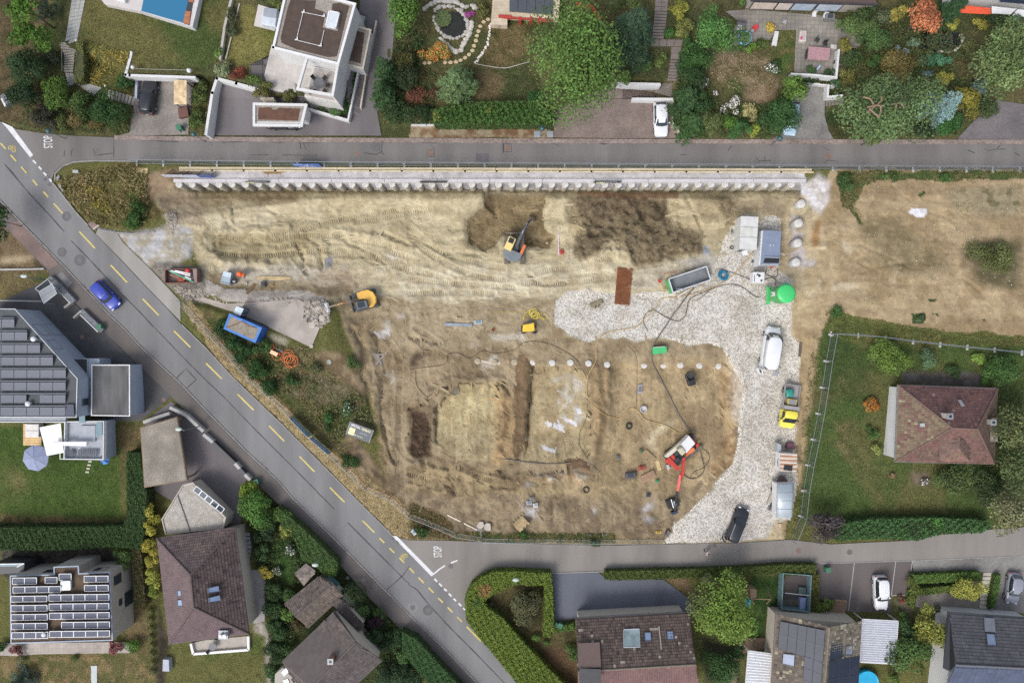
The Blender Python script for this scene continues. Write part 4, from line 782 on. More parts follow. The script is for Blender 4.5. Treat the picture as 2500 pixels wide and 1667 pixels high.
PL=[(T,62,22,44,36,8,(78,116,28),'bright green broadleaf tree in the top left corner, upper of its pair'),(T,80,92,44,42,7,(72,108,26),'bright green broadleaf tree in the top left corner, lower of its pair'),(B_,119,22,24,26,3,(84,96,70),'greyish shrub beside the slab path at the top left'),(B_,72,172,42,46,4.5,(48,76,38),'dark green round shrub below the bright pair of trees'),(B_,58,238,38,36,4,(40,64,34),'dark shrub beside the grey meter box at the left edge'),(B_,138,230,38,36,3.2,(72,102,32),'light green shrub left of the bend in the slab path'),(B_,204,256,30,32,2.6,(66,92,36),'mid green shrub south of the bend in the slab path'),(B_,274,272,44,44,3.4,(50,84,34),'large leafy dark green shrub beside the paver drive with the black car'),(B_,192,290,22,20,1.4,(118,102,56),'brownish low shrub by the upper road near the stop lettering'),(B_,112,284,38,26,2,(58,58,44),'dusky purple green shrub behind the green street lamp at the road bend'),(B_,236,303,22,18,1.2,(116,106,52),'yellowish low shrub at the edge of the upper road beside the paver drive'),(B_,165,302,34,18,1.2,(84,96,44),'low green ground shrub along the upper road bend'),(B_,306,202,21,18,2,(52,84,38),'small dark shrub at the foot of the white carport wall'),(B_,128,150,20,20,1.6,(62,72,48),'small grey green shrub beside the stair rail'),(B_,486,230,20,36,1.4,(90,106,46),'green bank shrub between the rusty board and the white drive wall'),(B_,478,292,18,30,1.2,(84,104,46),'green bank shrub by the bin at the upper road'),(B_,543,173,27,21,1.3,(140,150,104),'variegated pale shrub at the corner of the white drive wall'),(B_,584,181,22,15,1.1,(120,58,38),'dark red shrub on the lawn edge above the white drive wall'),(B_,624,199,22,16,1.2,(86,106,40),'green shrub between the red shrub and the terrace'),(B_,640,223,21,22,1.5,(104,102,48),'olive shrub beside the outside steps of the white house'),(B_,536,128,10,14,1,(104,132,58),'small light green bush beside the garden wall'),(B_,659,207,12,12,1.2,(98,106,54),'potted shrub on the pale terrace corner'),(B_,708,237,25,17,1.4,(98,102,48),'rounded olive shrub behind the low garage roof'),(BL,819,274,17,13,1.2,(84,122,58),'spiky round green grass clump at the end of the white garden wall'),(B_,770,258,14,12,.9,(140,144,134),'silvery shrub below the white house'),(B_,790,262,13,10,.9,(72,92,42),'small green shrub beside the silvery one'),(B_,746,248,10,10,.8,(58,76,36),'tiny dark shrub next to the low garage roof'),(B_,565,60,12,40,1,(76,84,52),'planted strip between garden wall and lawn of the white house'),(B_,676,8,18,12,1.4,(92,102,44),'shrub at the top beside the hot tub'),(T,984,44,32,60,6,(82,118,38),'light green tall tree right of the dark drive'),(CF,944,180,24,40,6,(62,92,50),'slim green conifer along the dark drive, northern one'),(CF,938,236,24,40,6,(58,88,46),'slim green conifer along the dark drive, southern one'),(B_,982,145,30,28,3,(92,92,44),'olive shrub between the drive and the garden pond'),(B_,994,190,34,32,3.2,(56,70,38),'dark shrub above the red brown bed'),(B_,1018,236,40,20,.7,(124,78,58),'low red brown shrub bed'),(B_,975,280,46,30,2.6,(56,78,40),'dark shrub at the corner of the drive and the upper road'),(B_,1034,280,30,24,2,(50,72,36),'dark shrub continuing the clipped hedge to the left'),(CF,1116,213,62,56,6.5,(104,130,78),'pale green spreading conifer south of the pond'),(B_,1062,122,33,28,1.4,(150,138,62),'orange flowering clump beside the pond'),(T,1398,152,112,148,13,(92,124,50),'huge light green tree overhanging the brick drive'),(B_,1305,248,22,30,2.4,(52,94,44),'green shrub under the left side of the huge tree'),(CF,1538,96,52,80,11,(62,88,62),'large dark conifer between the huge tree and the garden steps'),(B_,1535,16,40,22,4,(86,100,48),'olive green bush at the top edge left of the garden steps'),(B_,1570,160,26,24,1.8,(70,94,46),'glossy shrub below the large dark conifer'),(B_,1616,150,22,20,1.2,(96,112,52),'yellow green shrub beside the lower garden steps'),(B_,1522,188,24,18,2,(84,112,46),'green shrub above the white wall of the brick drive'),(B_,1172,28,24,20,1.2,(104,104,50),'olive plants on the pond bank under the stone terrace'),(B_,1147,34,12,12,1,(150,62,130),'magenta flowering cushion at the pond'),(B_,1657,24,28,28,2,(150,150,50),'yellow green shrub right of the upper garden steps'),(B_,1668,70,26,24,1.8,(122,128,58),'yellowish shrub below the yellow green one by the steps'),(BL,1634,82,14,13,1.4,(66,116,48),'clipped round box shrub beside the garden steps'),(BL,1677,102,9,14,1.4,(56,100,44),'clipped upright box shrub by the step landing'),(T,1750,72,56,62,6.5,(76,118,52),'round leafy tree left of the paddling pool'),(B_,1691,142,36,38,3.5,(60,98,42),'dense green shrub below the leafy tree'),(B_,1680,190,36,36,3.2,(52,80,40),'dark shrub west of the dry lawn, beside the lower steps'),(CF,1672,248,42,42,5,(62,92,50),'green conifer above the white car drive'),(B_,1716,250,26,34,3,(56,86,42),'dark green shrub right of the conifer by the white car'),(CF,1684,306,40,34,4.5,(66,100,50),'green conifer at the upper road corner right of the white car'),(B_,1730,298,34,34,2.6,(90,102,54),'olive shrub along the upper road under the dry lawn'),(B_,1780,292,20,26,2,(92,132,38),'bright lime shrub along the upper road'),(B_,1806,316,28,22,2,(64,106,50),'mid green shrub between the two lime shrubs'),(B_,1837,322,15,17,1.4,(130,142,38),'small yellow lime shrub at the upper road'),(B_,1898,288,48,44,4.2,(58,94,44),'large dense green shrub hiding part of the light blue car'),(T,1936,222,42,34,4,(88,118,40),'light green leafy tree above the light blue car'),(B_,1714,200,22,20,1,(80,92,56),'white flowering shrub at the left of the dry lawn',((236,232,228),.4)),(B_,1800,256,26,25,1.2,(92,98,62),'largest white flowering shrub below the dry lawn',((238,234,230),.45)),(B_,1884,172,20,13,1,(70,92,48),'white rose shrub below the patio',((240,236,232),.3)),(B_,1768,265,14,12,.8,(90,92,66),'small white flowering shrub beside the largest one',((232,228,224),.4)),(B_,1748,225,12,9,.7,(104,94,70),'tiny white flowering plant on the dry lawn edge',((240,236,232),.4)),(B_,1832,274,22,20,1.2,(164,156,96),'straw yellow shrub right of the white flowers'),(B_,1880,70,14,14,1.1,(206,180,58),'golden potted shrub on the patio'),(B_,1835,120,15,13,.8,(104,140,46),'bright green perennial below the paddling pool'),(B_,1858,109,20,12,.8,(88,106,44),'green border plants between pool and sun lounger'),(B_,1892,150,16,12,.9,(60,88,44),'small dark bush above the white rose shrub'),(B_,1815,12,12,9,.9,(90,120,54),'pot plants at the top of the patio'),(B_,1960,198,42,9,.9,(54,78,40),'dark planting behind the white wall under the patio'),(B_,2040,204,16,10,.8,(70,96,60),'grey green planting in the white walled bed'),(B_,1975,172,18,6,.6,(62,92,44),'left planter of green leaves on the patio edge'),(B_,2021,178,17,7,.6,(58,88,44),'right planter of green leaves on the patio edge'),(B_,2090,58,42,34,3,(84,108,52),'green shrub at the right end of the patio'),(B_,2064,112,20,18,1.6,(130,128,50),'yellow flowering shrub beside the patio table'),(B_,2074,146,26,22,2,(66,88,44),'dark shrub right of the patio wall'),(B_,2066,186,22,22,1.6,(112,112,48),'yellow green shrub beside the sunken steps'),(B_,2142,100,40,38,3,(74,102,50),'dense green shrub left of the dark pond'),(B_,2156,48,28,26,2,(96,108,74),'grey green thicket below the orange tree'),(B_,2120,20,26,20,2,(70,92,52),'green shrub under the brown roof edge at the top'),(B_,2128,150,22,20,1.5,(72,104,48),'low green shrub left of the olive bush'),(T,2254,42,46,44,7,(180,106,62),'orange leaved tree at the top right'),(T,2196,30,22,22,5,(146,134,48),'yellow green crown left of the orange tree'),(CF,2311,34,20,42,6,(58,90,54),'dark narrow conifer right of the orange tree'),(B_,2324,60,15,13,.9,(160,158,52),'yellow shrub above the dark pond'),(B_,2385,61,21,14,.9,(148,142,50),'yellow olive shrub below the pale terrace'),(B_,2190,168,50,42,2.8,(120,108,54),'olive bronze spreading shrub in the middle of the dense garden'),(B_,2204,122,13,12,.9,(132,150,152),'powder blue small shrub'),(B_,2226,108,14,12,.9,(112,138,112),'pale teal fern left of the pond'),(B_,2298,145,25,22,1.6,(78,132,94),'teal green shrub below the pond'),(B_,2256,146,18,22,1,(82,104,66),'reedy grass clump at the pond edge'),(B_,2266,182,14,10,.8,(96,122,126),'blue low conifer cushion'),(B_,2306,192,26,20,1.4,(142,140,50),'yellow green mound right of the blue cushion'),(T,2170,262,104,78,8,(96,122,70),'big spreading pine over the upper road'),(B_,2130,340,25,26,5.5,(108,132,66),'lowest foliage tuft of the pine hanging over the road'),(CF,2293,260,37,48,6,(132,166,162),'blue spruce right of the pine'),(T,2358,248,35,44,4,(130,124,36),'olive yellow tree right of the blue spruce'),(B_,2408,266,28,30,2.4,(72,88,46),'dark bushy shrub beside the corner drive'),(B_,2322,306,46,24,1.8,(60,106,48),'green low shrubs along the upper road below the blue spruce'),(B_,2252,322,44,14,1.6,(44,64,38),'dark undergrowth at the road edge below the pine'),(T,2456,150,76,96,9,(108,130,72),'large grey green tree at the right edge above the corner drive'),(B_,2434,58,26,18,2,(52,76,44),'dark shrub under the orange awning terrace'),(B_,2482,54,20,18,1.8,(70,98,76),'teal shrub at the top right edge'),(B_,2394,214,18,22,2,(104,128,118),'blue grey conifer tip under the large tree'),(B_,2370,130,22,34,.9,(100,104,58),'low meadow planting right of the pond'),(T,0,540,20,54,6,(48,72,30),'dark tree cut by the left edge beside the main road'),(B_,337,515,18,40,1.2,(58,92,34),'dark green bramble strip at the edge of the meadow wedge'),(B_,318,548,24,12,.9,(72,104,40),'low bramble above the yard entrance kerb'),(B_,550,800,24,28,1.4,(48,78,34),'dark shrub left of the blue container'),(B_,572,838,24,22,1.4,(50,82,36),'dark shrub below the blue container'),(B_,600,868,26,24,1.5,(46,78,34),'dark shrub along the fence, third from the container'),(B_,633,902,27,26,1.5,(50,84,36),'dark shrub along the fence, fourth from the container'),(B_,655,940,24,24,1.5,(52,86,38),'dark shrub along the fence, last before the orange rail'),(B_,640,850,26,18,.9,(72,100,44),'green weeds shrub beside the orange hose box'),(B_,719,922,16,16,1,(56,88,38),'lone round shrub on the rough verge'),(B_,801,1026,18,16,1,(60,96,42),'round shrub left of the black sign board'),(B_,862,886,17,15,.8,(76,100,46),'weed shrub under the muddy track'),(B_,848,995,26,18,.8,(66,92,42),'daisy patch shrub above the black sign board',((232,232,226),.1)),(B_,857,1122,19,19,1.1,(58,88,38),'shrub at the fence below the dropped fence panels'),(B_,1030,1296,20,14,.8,(64,92,40),'weed shrub by the white box at the junction'),(B_,1276,1306,12,10,.7,(62,96,40),'weed tuft by the lower fence near the buckets'),(B_,1452,1322,12,10,.7,(66,96,42),'weed tuft at the lower road fence'),(B_,780,900,26,12,.7,(96,100,58),'dry weed shrub on the rough verge'),(B_,2420,632,56,38,1.8,(96,104,54),'lone wide bush in the bare field'),(B_,2065,450,18,34,.9,(66,92,44),'weed strip at the top left of the bare field'),(B_,2306,434,18,12,.9,(72,104,46),'green weed clump along the field edge by the upper road'),(B_,2175,432,14,10,.8,(76,104,48),'smaller weed clump along the field edge'),(B_,2040,762,16,14,1,(70,104,44),'green tuft at the lower left corner of the field'),(B_,2245,776,14,11,.5,(78,100,60),'grey green weed patch in the lower field'),(B_,2173,875,50,38,3,(96,122,42),'bright green shrub north of the red hip roof'),(B_,2265,880,29,27,2.2,(88,114,76),'grey green shrub beside the bright green one'),(B_,2386,879,22,18,1.2,(124,154,54),'lime shrub near the end of the long fence'),(B_,2330,908,18,16,1.2,(58,84,40),'dark shrub at the paved strip behind the red roof'),(BL,2403,930,10,10,.9,(92,132,48),'small round lime shrub beside the paved strip'),(B_,2450,905,46,42,3.5,(72,106,46),'dense green shrub at the right edge above the red roof'),(T,2478,1040,44,62,8,(96,106,60),'grey green tree at the right edge beside the red roof'),(T,2476,1135,44,52,8,(84,98,52),'grey green tree at the right edge below the red roof'),(T,2458,1250,48,66,8,(120,122,80),'pale tree at the right edge over the lower road'),(B_,2334,1170,52,34,2.6,(80,98,50),'green shrub under the south eaves of the red roof'),(B_,2400,1190,40,40,3,(74,92,50),'shrub between the red roof and the pale tree'),(B_,2126,988,23,21,1.1,(140,120,52),'orange flowering clump on the lawn by the red roof'),(B_,2138,1096,15,14,1.1,(124,136,60),'yellow green small shrub on the lawn'),(B_,2132,1056,20,22,.6,(82,112,50),'low green patch between the two lawn shrubs'),(B_,2258,1176,14,9,.5,(112,112,90),'white flower bed plants',((236,234,228),.3)),(B_,2180,1160,8,8,.5,(140,116,80),'tiny pale plant below the red roof'),(T,2012,1282,32,42,4,(74,66,66),'dark purple tree at the site fence corner'),(B_,294,1358,26,30,2.6,(98,124,58),'light green shrub at the corner of the solar roof house'),(B_,370,1248,20,22,3,(178,172,54),'golden shrub at the top of the golden row'),(B_,372,1286,22,22,3,(184,176,48),'golden shrub second in the golden row'),(B_,364,1325,20,22,3,(178,168,46),'golden shrub third in the golden row'),(B_,372,1365,21,22,3,(172,164,50),'golden shrub fourth in the golden row'),(B_,376,1410,20,24,2.8,(150,156,50),'golden green shrub fifth in the golden row'),(B_,372,1440,16,16,2,(128,144,48),'greenish last shrub of the golden row'),(B_,42,1584,14,13,1.2,(124,64,64),'red maple at the left of the terrace'),(B_,286,1574,18,17,1.4,(126,70,70),'red maple at the right of the terrace'),(B_,333,1576,20,18,1.4,(88,126,38),'bright green shrub right of the right red maple'),(BL,51,1609,11,10,.9,(112,120,78),'small variegated ball shrub below the terrace'),(BL,183,1605,7,7,.6,(84,108,48),'tiny ball shrub at the terrace step'),(CF,50,1660,36,34,3.5,(86,104,86),'grey conifer at the bottom left edge'),(B_,5,1578,12,14,1.4,(62,96,40),'shrub at the left edge by the terrace'),(B_,610,1194,26,24,2,(116,140,34),'lime shrub at the foot of the white posts'),(B_,624,1240,42,50,3.5,(82,122,44),'large fresh green shrub beside the carport yard'),(B_,690,1258,30,22,2.2,(90,120,50),'green shrub along the footway above the yellow one'),(B_,703,1288,20,18,2,(140,146,56),'yellow green shrub on the footway hedge'),(B_,650,1300,26,34,2,(54,76,44),'dark shrub behind the fresh green one'),(B_,640,1350,18,26,1.6,(60,84,44),'dark shrub beside the curved steps'),(B_,647,1398,17,16,1.3,(186,170,48),'golden shrub beside the curved steps'),(B_,672,1394,12,14,1,(92,108,70),'white rose shrub next to the golden one',((238,232,232),.2)),(B_,706,1342,16,14,1.3,(78,98,56),'white hydrangea shrub in the narrow garden',((240,240,240),.25)),(B_,734,1368,24,22,1.6,(66,92,46),'shrub behind the small ridge roof'),(B_,668,1440,22,30,2,(56,82,40),'dark shrub in the row between the houses, first from the golden shrub'),(B_,668,1490,22,30,2,(52,78,38),'dark shrub in the row between the houses, second from the golden shrub'),(B_,676,1540,24,30,2,(56,84,42),'dark shrub in the row between the houses, third from the golden shrub'),(B_,676,1590,26,32,2,(54,80,40),'dark shrub in the row between the houses, fourth from the golden shrub'),(B_,664,1640,20,26,1.8,(66,94,44),'dark shrub in the row between the houses, last at the bottom'),(B_,706,1492,22,18,1.8,(96,128,50),'light green shrub against the small ridge roof'),(B_,706,1448,22,20,1.8,(72,104,48),'green shrub left of the small ridge roof'),(B_,725,1525,18,14,.7,(100,92,58),'brownish low shrub between the two tiled roofs'),(BL,864,1450,33,31,2.6,(56,76,42),'large dark round shrub beside the footway'),(B_,881,1492,19,18,1.6,(88,118,58),'light shrub below the large round one'),(B_,917,1516,26,20,2,(70,48,54),'dark purple shrub by the shuttered gable'),(B_,925,1498,20,14,1.6,(74,104,46),'green shrub above the purple one'),(B_,914,1556,26,24,2,(60,88,48),'green shrub below the purple one'),(B_,952,1560,30,26,2,(58,84,46),'dark shrub near the bend of the footway hedge'),(B_,990,1600,24,24,2,(72,102,48),'green shrub at the footway below the gable house'),(B_,960,1640,38,30,2.2,(48,72,40),'dark shrub at the bottom below the gable house'),(B_,1010,1656,30,22,2,(52,78,44),'dark shrub at the bottom beside the footway hedge'),(B_,1286,1478,46,44,2,(96,98,60),'fuzzy grey green shrub inside the U shaped hedge'),(BL,1310,1555,14,9,.9,(92,128,48),'flat clipped shrub inside the U shaped hedge'),(BL,1334,1567,9,7,.8,(76,110,44),'small clipped shrub beside the flat one'),(B_,1400,1590,17,20,1.4,(76,104,40),'green shrub left of the skylight house'),(B_,1200,1476,10,10,.8,(96,100,60),'tiny shrub in the hedge corner'),(T,1772,1492,76,82,8,(112,142,46),'big light green tree between the skylight house and the lawn'),(T,1722,1456,46,54,6.5,(92,102,56),'darker tree beside the big light green one'),(B_,1758,1626,42,44,4,(64,98,46),'dark green shrub below the big light green tree'),(B_,1802,1590,20,20,2,(58,86,42),'small dark shrub on the wood deck edge'),(B_,2366,1436,38,36,3,(150,152,54),'yellow feathery tree by the pale steps'),(T,2271,1528,38,46,4.5,(134,138,48),'yellow green round tree left of the slate house'),(B_,2216,1538,26,34,3,(62,90,48),'dark shrub right of the white carport roof'),(T,2222,1598,50,50,4.5,(76,106,48),'green tree between white carport roof and slate house'),(B_,2205,1500,14,13,1.2,(94,132,48),'bright shrub below the red flowers'),(B_,2018,1474,21,18,1.4,(104,124,48),'bush beside the small wooden deck'),(B_,2178,1652,20,20,2,(92,116,46),'shrub by the blue pool at the bottom'),(BL,2287,1484,9,9,1,(50,68,36),'dark ball shrub in the curved gravel garden'),(B_,2202,1462,14,7,.6,(92,84,60),'red geranium box by the parking',((206,52,50),.25)),(B_,2226,1432,12,26,1,(104,116,46),'yellow green hedge end beside the parking lines'),]
for r_ in PL:
 k_,x_,y_,a_,b_,h_,c_,l_=r_[:8];kw={}
 fl_=r_[8]if len(r_)>8 else None
 if 'orange flowering' in l_:fl_=((226,120,54),.28)
 if 'pine' in l_ and k_==T:kw=dict(spread=.8,name='pine_tree');
 o=pn(k_,x_,y_,a_,b_,h_,c_,l_,fl=fl_,**kw)
 if kw:
  q=MB()
  for pl_ in('t40 460,1030 540,1010 620,1015','t40 540,1015 460,1080','t40 520,1000 490,950 420,930','t40 590,1015 590,1080 560,1120','t40 480,1040 530,1090 570,1120','t40 560,1000 600,960 590,920','t40 690,1000 760,990 815,985','t40 760,990 800,940 780,900','t40 740,995 735,1060','t40 780,990 810,1030'):q.tube([W(x,y,gz(2160,262)+8.1)-o.location for x,y in L(pl_)],.09,5)
  q.bd_('bare_limbs',m_bark2,o)
hg('t20 210,1050 420,1010 700,975 1180,965 1395,1100 1360,1192 240,1192',1.8,(68,102,38),'long leafy hedge between the garden lawn and the upper road',top=.3,sz=.24,patches=(((130,136,52),1062,285,16),((104,124,46),1190,270,14)))
hg('t00 735,400 790,395 795,780 712,782',1.0,(108,116,52),'low clipped hedge along the outdoor stairs')
hg('t10 1400,690 1452,705 1372,1090 1305,1080',.7,(50,84,28),'narrow green planting strip at the foot of the white house')
hg('t02 1212,1192 1340,1200 1392,1568 t03 1200,0 1190,280 1160,470 900,450 400,480 0,475 -100,470 -100,295 600,290 1000,285 1040,220 t02 1215,1500',2.0,(56,84,38),'dark L shaped hedge around the green lawn',sz=.2)
hg('t03 1068,400 1150,400 1192,930 1108,932',1.2,(112,104,62),'brownish clipped hedge beside the solar roof house')
hg('t13 600,130 760,262 930,420 1090,580 1075,690 1000,700 900,600 800,560 745,400 640,300',1.8,(74,104,46),'diagonal clipped hedge along the footway',patches=(((92,124,46),806,1395,16),))
hg('t23 -60,1150 60,1210 200,1370 390,1568 520,1720 330,1720 150,1568 0,1390 -60,1310',1.8,(62,98,48),'diagonal hedge at the bottom along the footway')
hg('t23 458,880 500,775 580,705 700,655 850,652 1160,668 1172,800 1185,1150 1150,1195 1098,1180 1112,900 1105,762 985,770 880,752 760,800 640,870 600,905 640,950 760,1035 960,1262 1130,1440 1260,1568 1420,1720 1020,1720 880,1568 700,1345 560,1180 470,1062',1.7,(106,126,34),'U shaped clipped yellow green hedge at the lower junction',sz=.19,patches=(((160,116,64),1184,1440,22),((70,106,44),1165,1470,14)))
hg('t23 1200,1105 1350,1080 1352,1130 1205,1152',.9,(84,116,44),'short clipped hedge behind the wheelie bins')
hg('t33 -75,652 0,650 500,640 1000,625 1400,598 1655,598 1650,670 1400,692 1370,662 900,695 400,714 0,722 -70,720',1.1,(84,98,38),'long clipped hedge along the lower road above the grey court')
hg('t33 1612,680 1679,680 1679,1000 1600,990',.9,(96,98,42),'olive hedge right of the glass enclosure')
hg('t43 170,265 430,222 900,212 1380,232 1402,290 1330,335 1000,345 800,398 500,380 150,402',1.7,(66,106,52),'wide leafy hedge between the lawn and the lower road',sz=.24,top=.22,patches=(((78,132,48),2290,1275,18),((54,82,44),2230,1290,20)))
hg('t43 765,682 1320,660 1326,726 960,745 790,748',1.0,(92,124,48),'straight clipped hedge below the cobbled drive')
hg('t43 800,800 1110,765 1122,805 1000,830 800,852 770,960 735,900 745,820',.9,(104,126,50),'bent clipped hedge below the straight one')
hg('t43 1447,682 1490,682 1470,820 1440,950 1398,950 1420,800',.8,(84,118,46),'narrow hedge right of the pale steps')
for k in range(8):
 o=pn(BL,368-(k%2)*2+.8*k,1492+21*k,8,9,.7,(108,112,62),('topmost','second','third','fourth','fifth','sixth','seventh','lowest')[k]+' small box ball in the row beside the brown hip roof',group='row of box balls');
def wds(name,items):
 lv=LV()
 for s_,n,h,sz,c1,c2 in items:
  pg=L(s_);x0,x1=min(p[0]for p in pg),max(p[0]for p in pg);y0,y1=min(p[1]for p in pg),max(p[1]for p in pg)
  X=R.uniform(x0,x1,n*3);Y=R.uniform(y0,y1,n*3);cl_=bil(N2,X,Y)+.8*R.standard_normal(len(X))*.6
  ok=inp(X,Y,pg)&(bil(HARD,X,Y)<.1)&(cl_>-.25);X,Y=X[ok][:n],Y[ok][:n]
  z=bil(ZG,X,Y)+R.uniform(.02,h,len(X));k=(HC-z)/HC/S
  P=np.stack([(X-CX)*k,(CY-Y)*k,z],1);m=(bil(N6,X,Y)+R.standard_normal(len(X))*.5>0)[:,None]
  cc=np.where(m,shd(c1,len(X),.3),shd(c2,len(X),.3))
  lv.add(P,unit(R.standard_normal((len(X),3))*.7+(0,0,.8)),sz*R.uniform(.5,1.5,len(X)),.3,cc);LEAFN[0]+=len(X)
 return link(name,lv.mesh(name),lm,None,'stuff')
wds('rough_grass',[('t01 545,130 1250,-10 1400,60 1430,400 1390,580 1340,620 960,600 730,480 580,270',5200,.45,.32,(112,106,56),(150,134,84)),('t01 800,180 1000,240 1070,500 950,480 840,320',500,.5,.26,(196,168,44),(128,118,48)),('F 418,700 440,693 700,990 830,1090 905,1140 1000,1232 1000,1258 900,1228 760,1080 500,828',5200,.25,.26,(182,162,112),(150,130,84)),('t12 200,60 560,150 1040,200 1060,330 1300,500 1560,700 1600,900 1380,880 1300,1160 1440,1360 1300,1240 900,860 640,620',6500,.4,.3,(96,104,52),(138,124,82)),('t23 0,100 180,150 330,250 380,330 1679,345 1679,420 300,410 0,390',2600,.35,.28,(88,100,48),(134,112,72)),('t41 170,70 2000,60 1960,130 1300,160 900,130 640,140 430,220 340,380 430,560 300,400 230,380',2200,.35,.3,(84,106,48),(120,116,66)),('t41 60,1400 300,1450 560,1530 960,1568 1960,1660 1960,1740 300,1700 60,1600',2200,.25,.28,(96,112,48),(124,120,66)),('P 1985,820 2012,830 1975,1100 1945,1320 1935,1310 1960,1000',1500,.3,.28,(92,106,48),(138,126,84)),('t00 800,390 1240,500 1200,720 1250,880 1040,850 780,780',1800,.4,.26,(108,112,52),(168,150,60)),('t00 1830,760 2000,780 2000,1260 1820,1280',700,.4,.26,(92,112,46),(116,112,58)),('t20 690,200 930,250 1160,200 1170,960 560,960 560,700',1500,.1,.2,(120,108,70),(92,90,50)),('t30 900,560 1060,490 1500,560 1560,900 1300,960 920,740',1500,.12,.22,(164,146,110),(116,106,70)),('t40 260,100 1290,150 1500,560 1450,760 1330,1300 420,1320 260,900 180,480',9000,.9,.34,(72,96,48),(98,104,54)),('t30 620,500 860,560 900,760 1020,1000 1400,1000 1560,960 1500,1320 640,1320 570,960',5000,.8,.32,(66,94,44),(92,104,52)),('t10 1680,-60 1960,-60 t20 200,0 180,340 120,480 100,640 240,700 220,1190 0,1190 t10 1690,1180 1660,900 1740,500',5500,.8,.32,(60,84,42),(96,96,52)),('t13 420,330 560,330 760,420 900,640 700,800 760,1100 640,1568 560,1568 500,1100 480,760',4000,.8,.3,(62,88,42),(84,98,48)),('t13 1250,900 1480,960 1679,1250 1679,1568 1300,1568 1450,1390',2600,.7,.32,(58,82,42),(80,94,48)),('t42 1560,560 1960,420 1960,1568 1200,1568 1080,1340 1640,1310 1720,900',4200,.9,.34,(70,92,46),(96,100,56)),('t00 360,150 500,430 440,700 640,800 1290,1050 1230,1290 300,1250 60,1000 240,560',5200,.8,.3,(66,92,40),(104,104,52)),('t41 1250,250 1960,230 1960,500 1350,500',260,.12,.2,(112,110,72),(132,118,84)),('t41 350,480 1500,400 1960,1200 500,1400',420,.1,.16,(96,100,64),(130,116,84))])
# BUILDINGS
mWw=M('white_render',C(222,222,220),ro=.85,var=.05,vs=.6);mCr=M('cream_render',C(206,196,180),ro=.85,var=.07);m_greywall=M('grey_blue_render',C(172,182,196),ro=.8,var=.05);mBe=M('beige_render',C(182,176,166),ro=.85,var=.06)
mG=M('window_glass',C(62,72,82),ro=.08,var=.05,spec=.7);m_glassl=M('skylight_glass',C(140,162,196),ro=.12,var=.1,spec=.8);m_glassw=M('white_dome_glass',C(214,222,228),ro=.2,var=.08)
mW=M('white_metal',C(232,232,232),ro=.45,var=.04);mGr=M('grey_metal',C(150,154,158),ro=.45,metal=.2,var=.06);mD=M('dark_metal',C(58,60,64),ro=.5,var=.08);mB=M('black_plastic',C(36,36,38),ro=.5,var=.1);mA=M('aluminium',C(196,200,204),ro=.35,metal=.4,var=.05)
m_gravelroof=M('gravel_ballast',C(158,150,140),ro=.95,var=.12,fine=.35,fs=7,bmp=.6);m_plantroof=M('sedum_substrate',C(84,70,62),ro=.95,var=.18,fine=.25,fs=9);m_redplant=M('sedum_red',C(104,74,60),ro=.95,var=.2,fine=.3,fs=8)
m_wood=M('timber',C(190,160,118),ro=.8,var=.18,vs=3,stretch=(1,6,1));mWd=M('weathered_timber',C(140,118,94),ro=.85,var=.2,vs=3)
def solarmat(name,c1,c2,ln,bw,bh):
 if name in MATS:return MATS[name]
 m,nd,lk,b=newmat(name);t=tex(nd,lk,'ShaderNodeTexBrick',1.0);t.offset=0
 t.inputs['Color1'].default_value=c1;t.inputs['Color2'].default_value=c2;t.inputs['Mortar'].default_value=ln;t.inputs['Mortar Size'].default_value=.012;t.inputs['Brick Width'].default_value=bw;t.inputs['Row Height'].default_value=bh
 lk.new(t.outputs[0],b.inputs['Base Color']);b.inputs['Roughness'].default_value=.4;b.inputs['Specular IOR Level'].default_value=.25;return m
mSo=solarmat('solar_cells',C(76,82,100),C(68,74,92),C(112,116,128),.16,.16);mSd=solarmat('solar_black',C(40,48,64),C(46,54,72),C(54,62,80),1.2,1.2)
tm,nd,lk,b=newmat('roof_tile');la_=attr(nd,'Col');lk.new(la_.outputs['Color'],b.inputs['Base Color']);b.inputs['Roughness'].default_value=.85;b.inputs['Specular IOR Level'].default_value=.25
def LP(t,pts,z):
 pts=L(pts)if isinstance(pts,str)else pts
 return[W(x,y,z)-t.location for x,y in pts]
def pz(t,name,pg,z1,z0,mat,bevel=0,parent=None,zp=None):
 p=LP(t,pg,z1 if zp is None else zp);q=MB();q.pz([(a.x,a.y)for a in p],z0-t.location.z,z1-t.location.z);return q.bd_(name,mat,parent or t,bevel=bevel)
def edg(t,name,pg,z,wd,ht,mat,closed=True,parent=None):
 p=LP(t,pg,z);q=MB();n=len(p)
 for i in range(n if closed else n-1):
  a,b_=p[i],p[(i+1)%n];d=(b_-a).normalized()*wd*.5;a2=a-d;b2=b_+d;off=Vc((0,0,-ht/2+.002*(i%2)));q.bar(a2+off,b2+off,wd,ht)
 return q.bd_(name,mat,parent or t)
def hs_(name,label,px,py,cat='house'):
 t=th_g(name,label,cat,G(px,py));return t
def p3(t,name,pts,mat,thick=.06,parent=None,frame=None):
 """flat part from (px,py,z) corners"""
 p=[W(*a)-t.location for a in pts];n=(p[1]-p[0]).cross(p[2]-p[0]).normalized()
 if n.z<0:n=-n
 q=MB();k=len(p);q.add([a for a in p]+[a-n*thick for a in p],[tuple(range(k)),tuple(range(k,2*k))[::-1]]+[(i,(i+1)%k,k+(i+1)%k,k+i)for i in range(k)])
 o=q.bd_(name,mat,parent or t)
 if frame:
  f=MB();[f.bar(p[i]+n*.01,p[(i+1)%k]+n*.01,frame[1],.05)for i in range(k)];f.bd_('frame',frame[0],o)
 return o
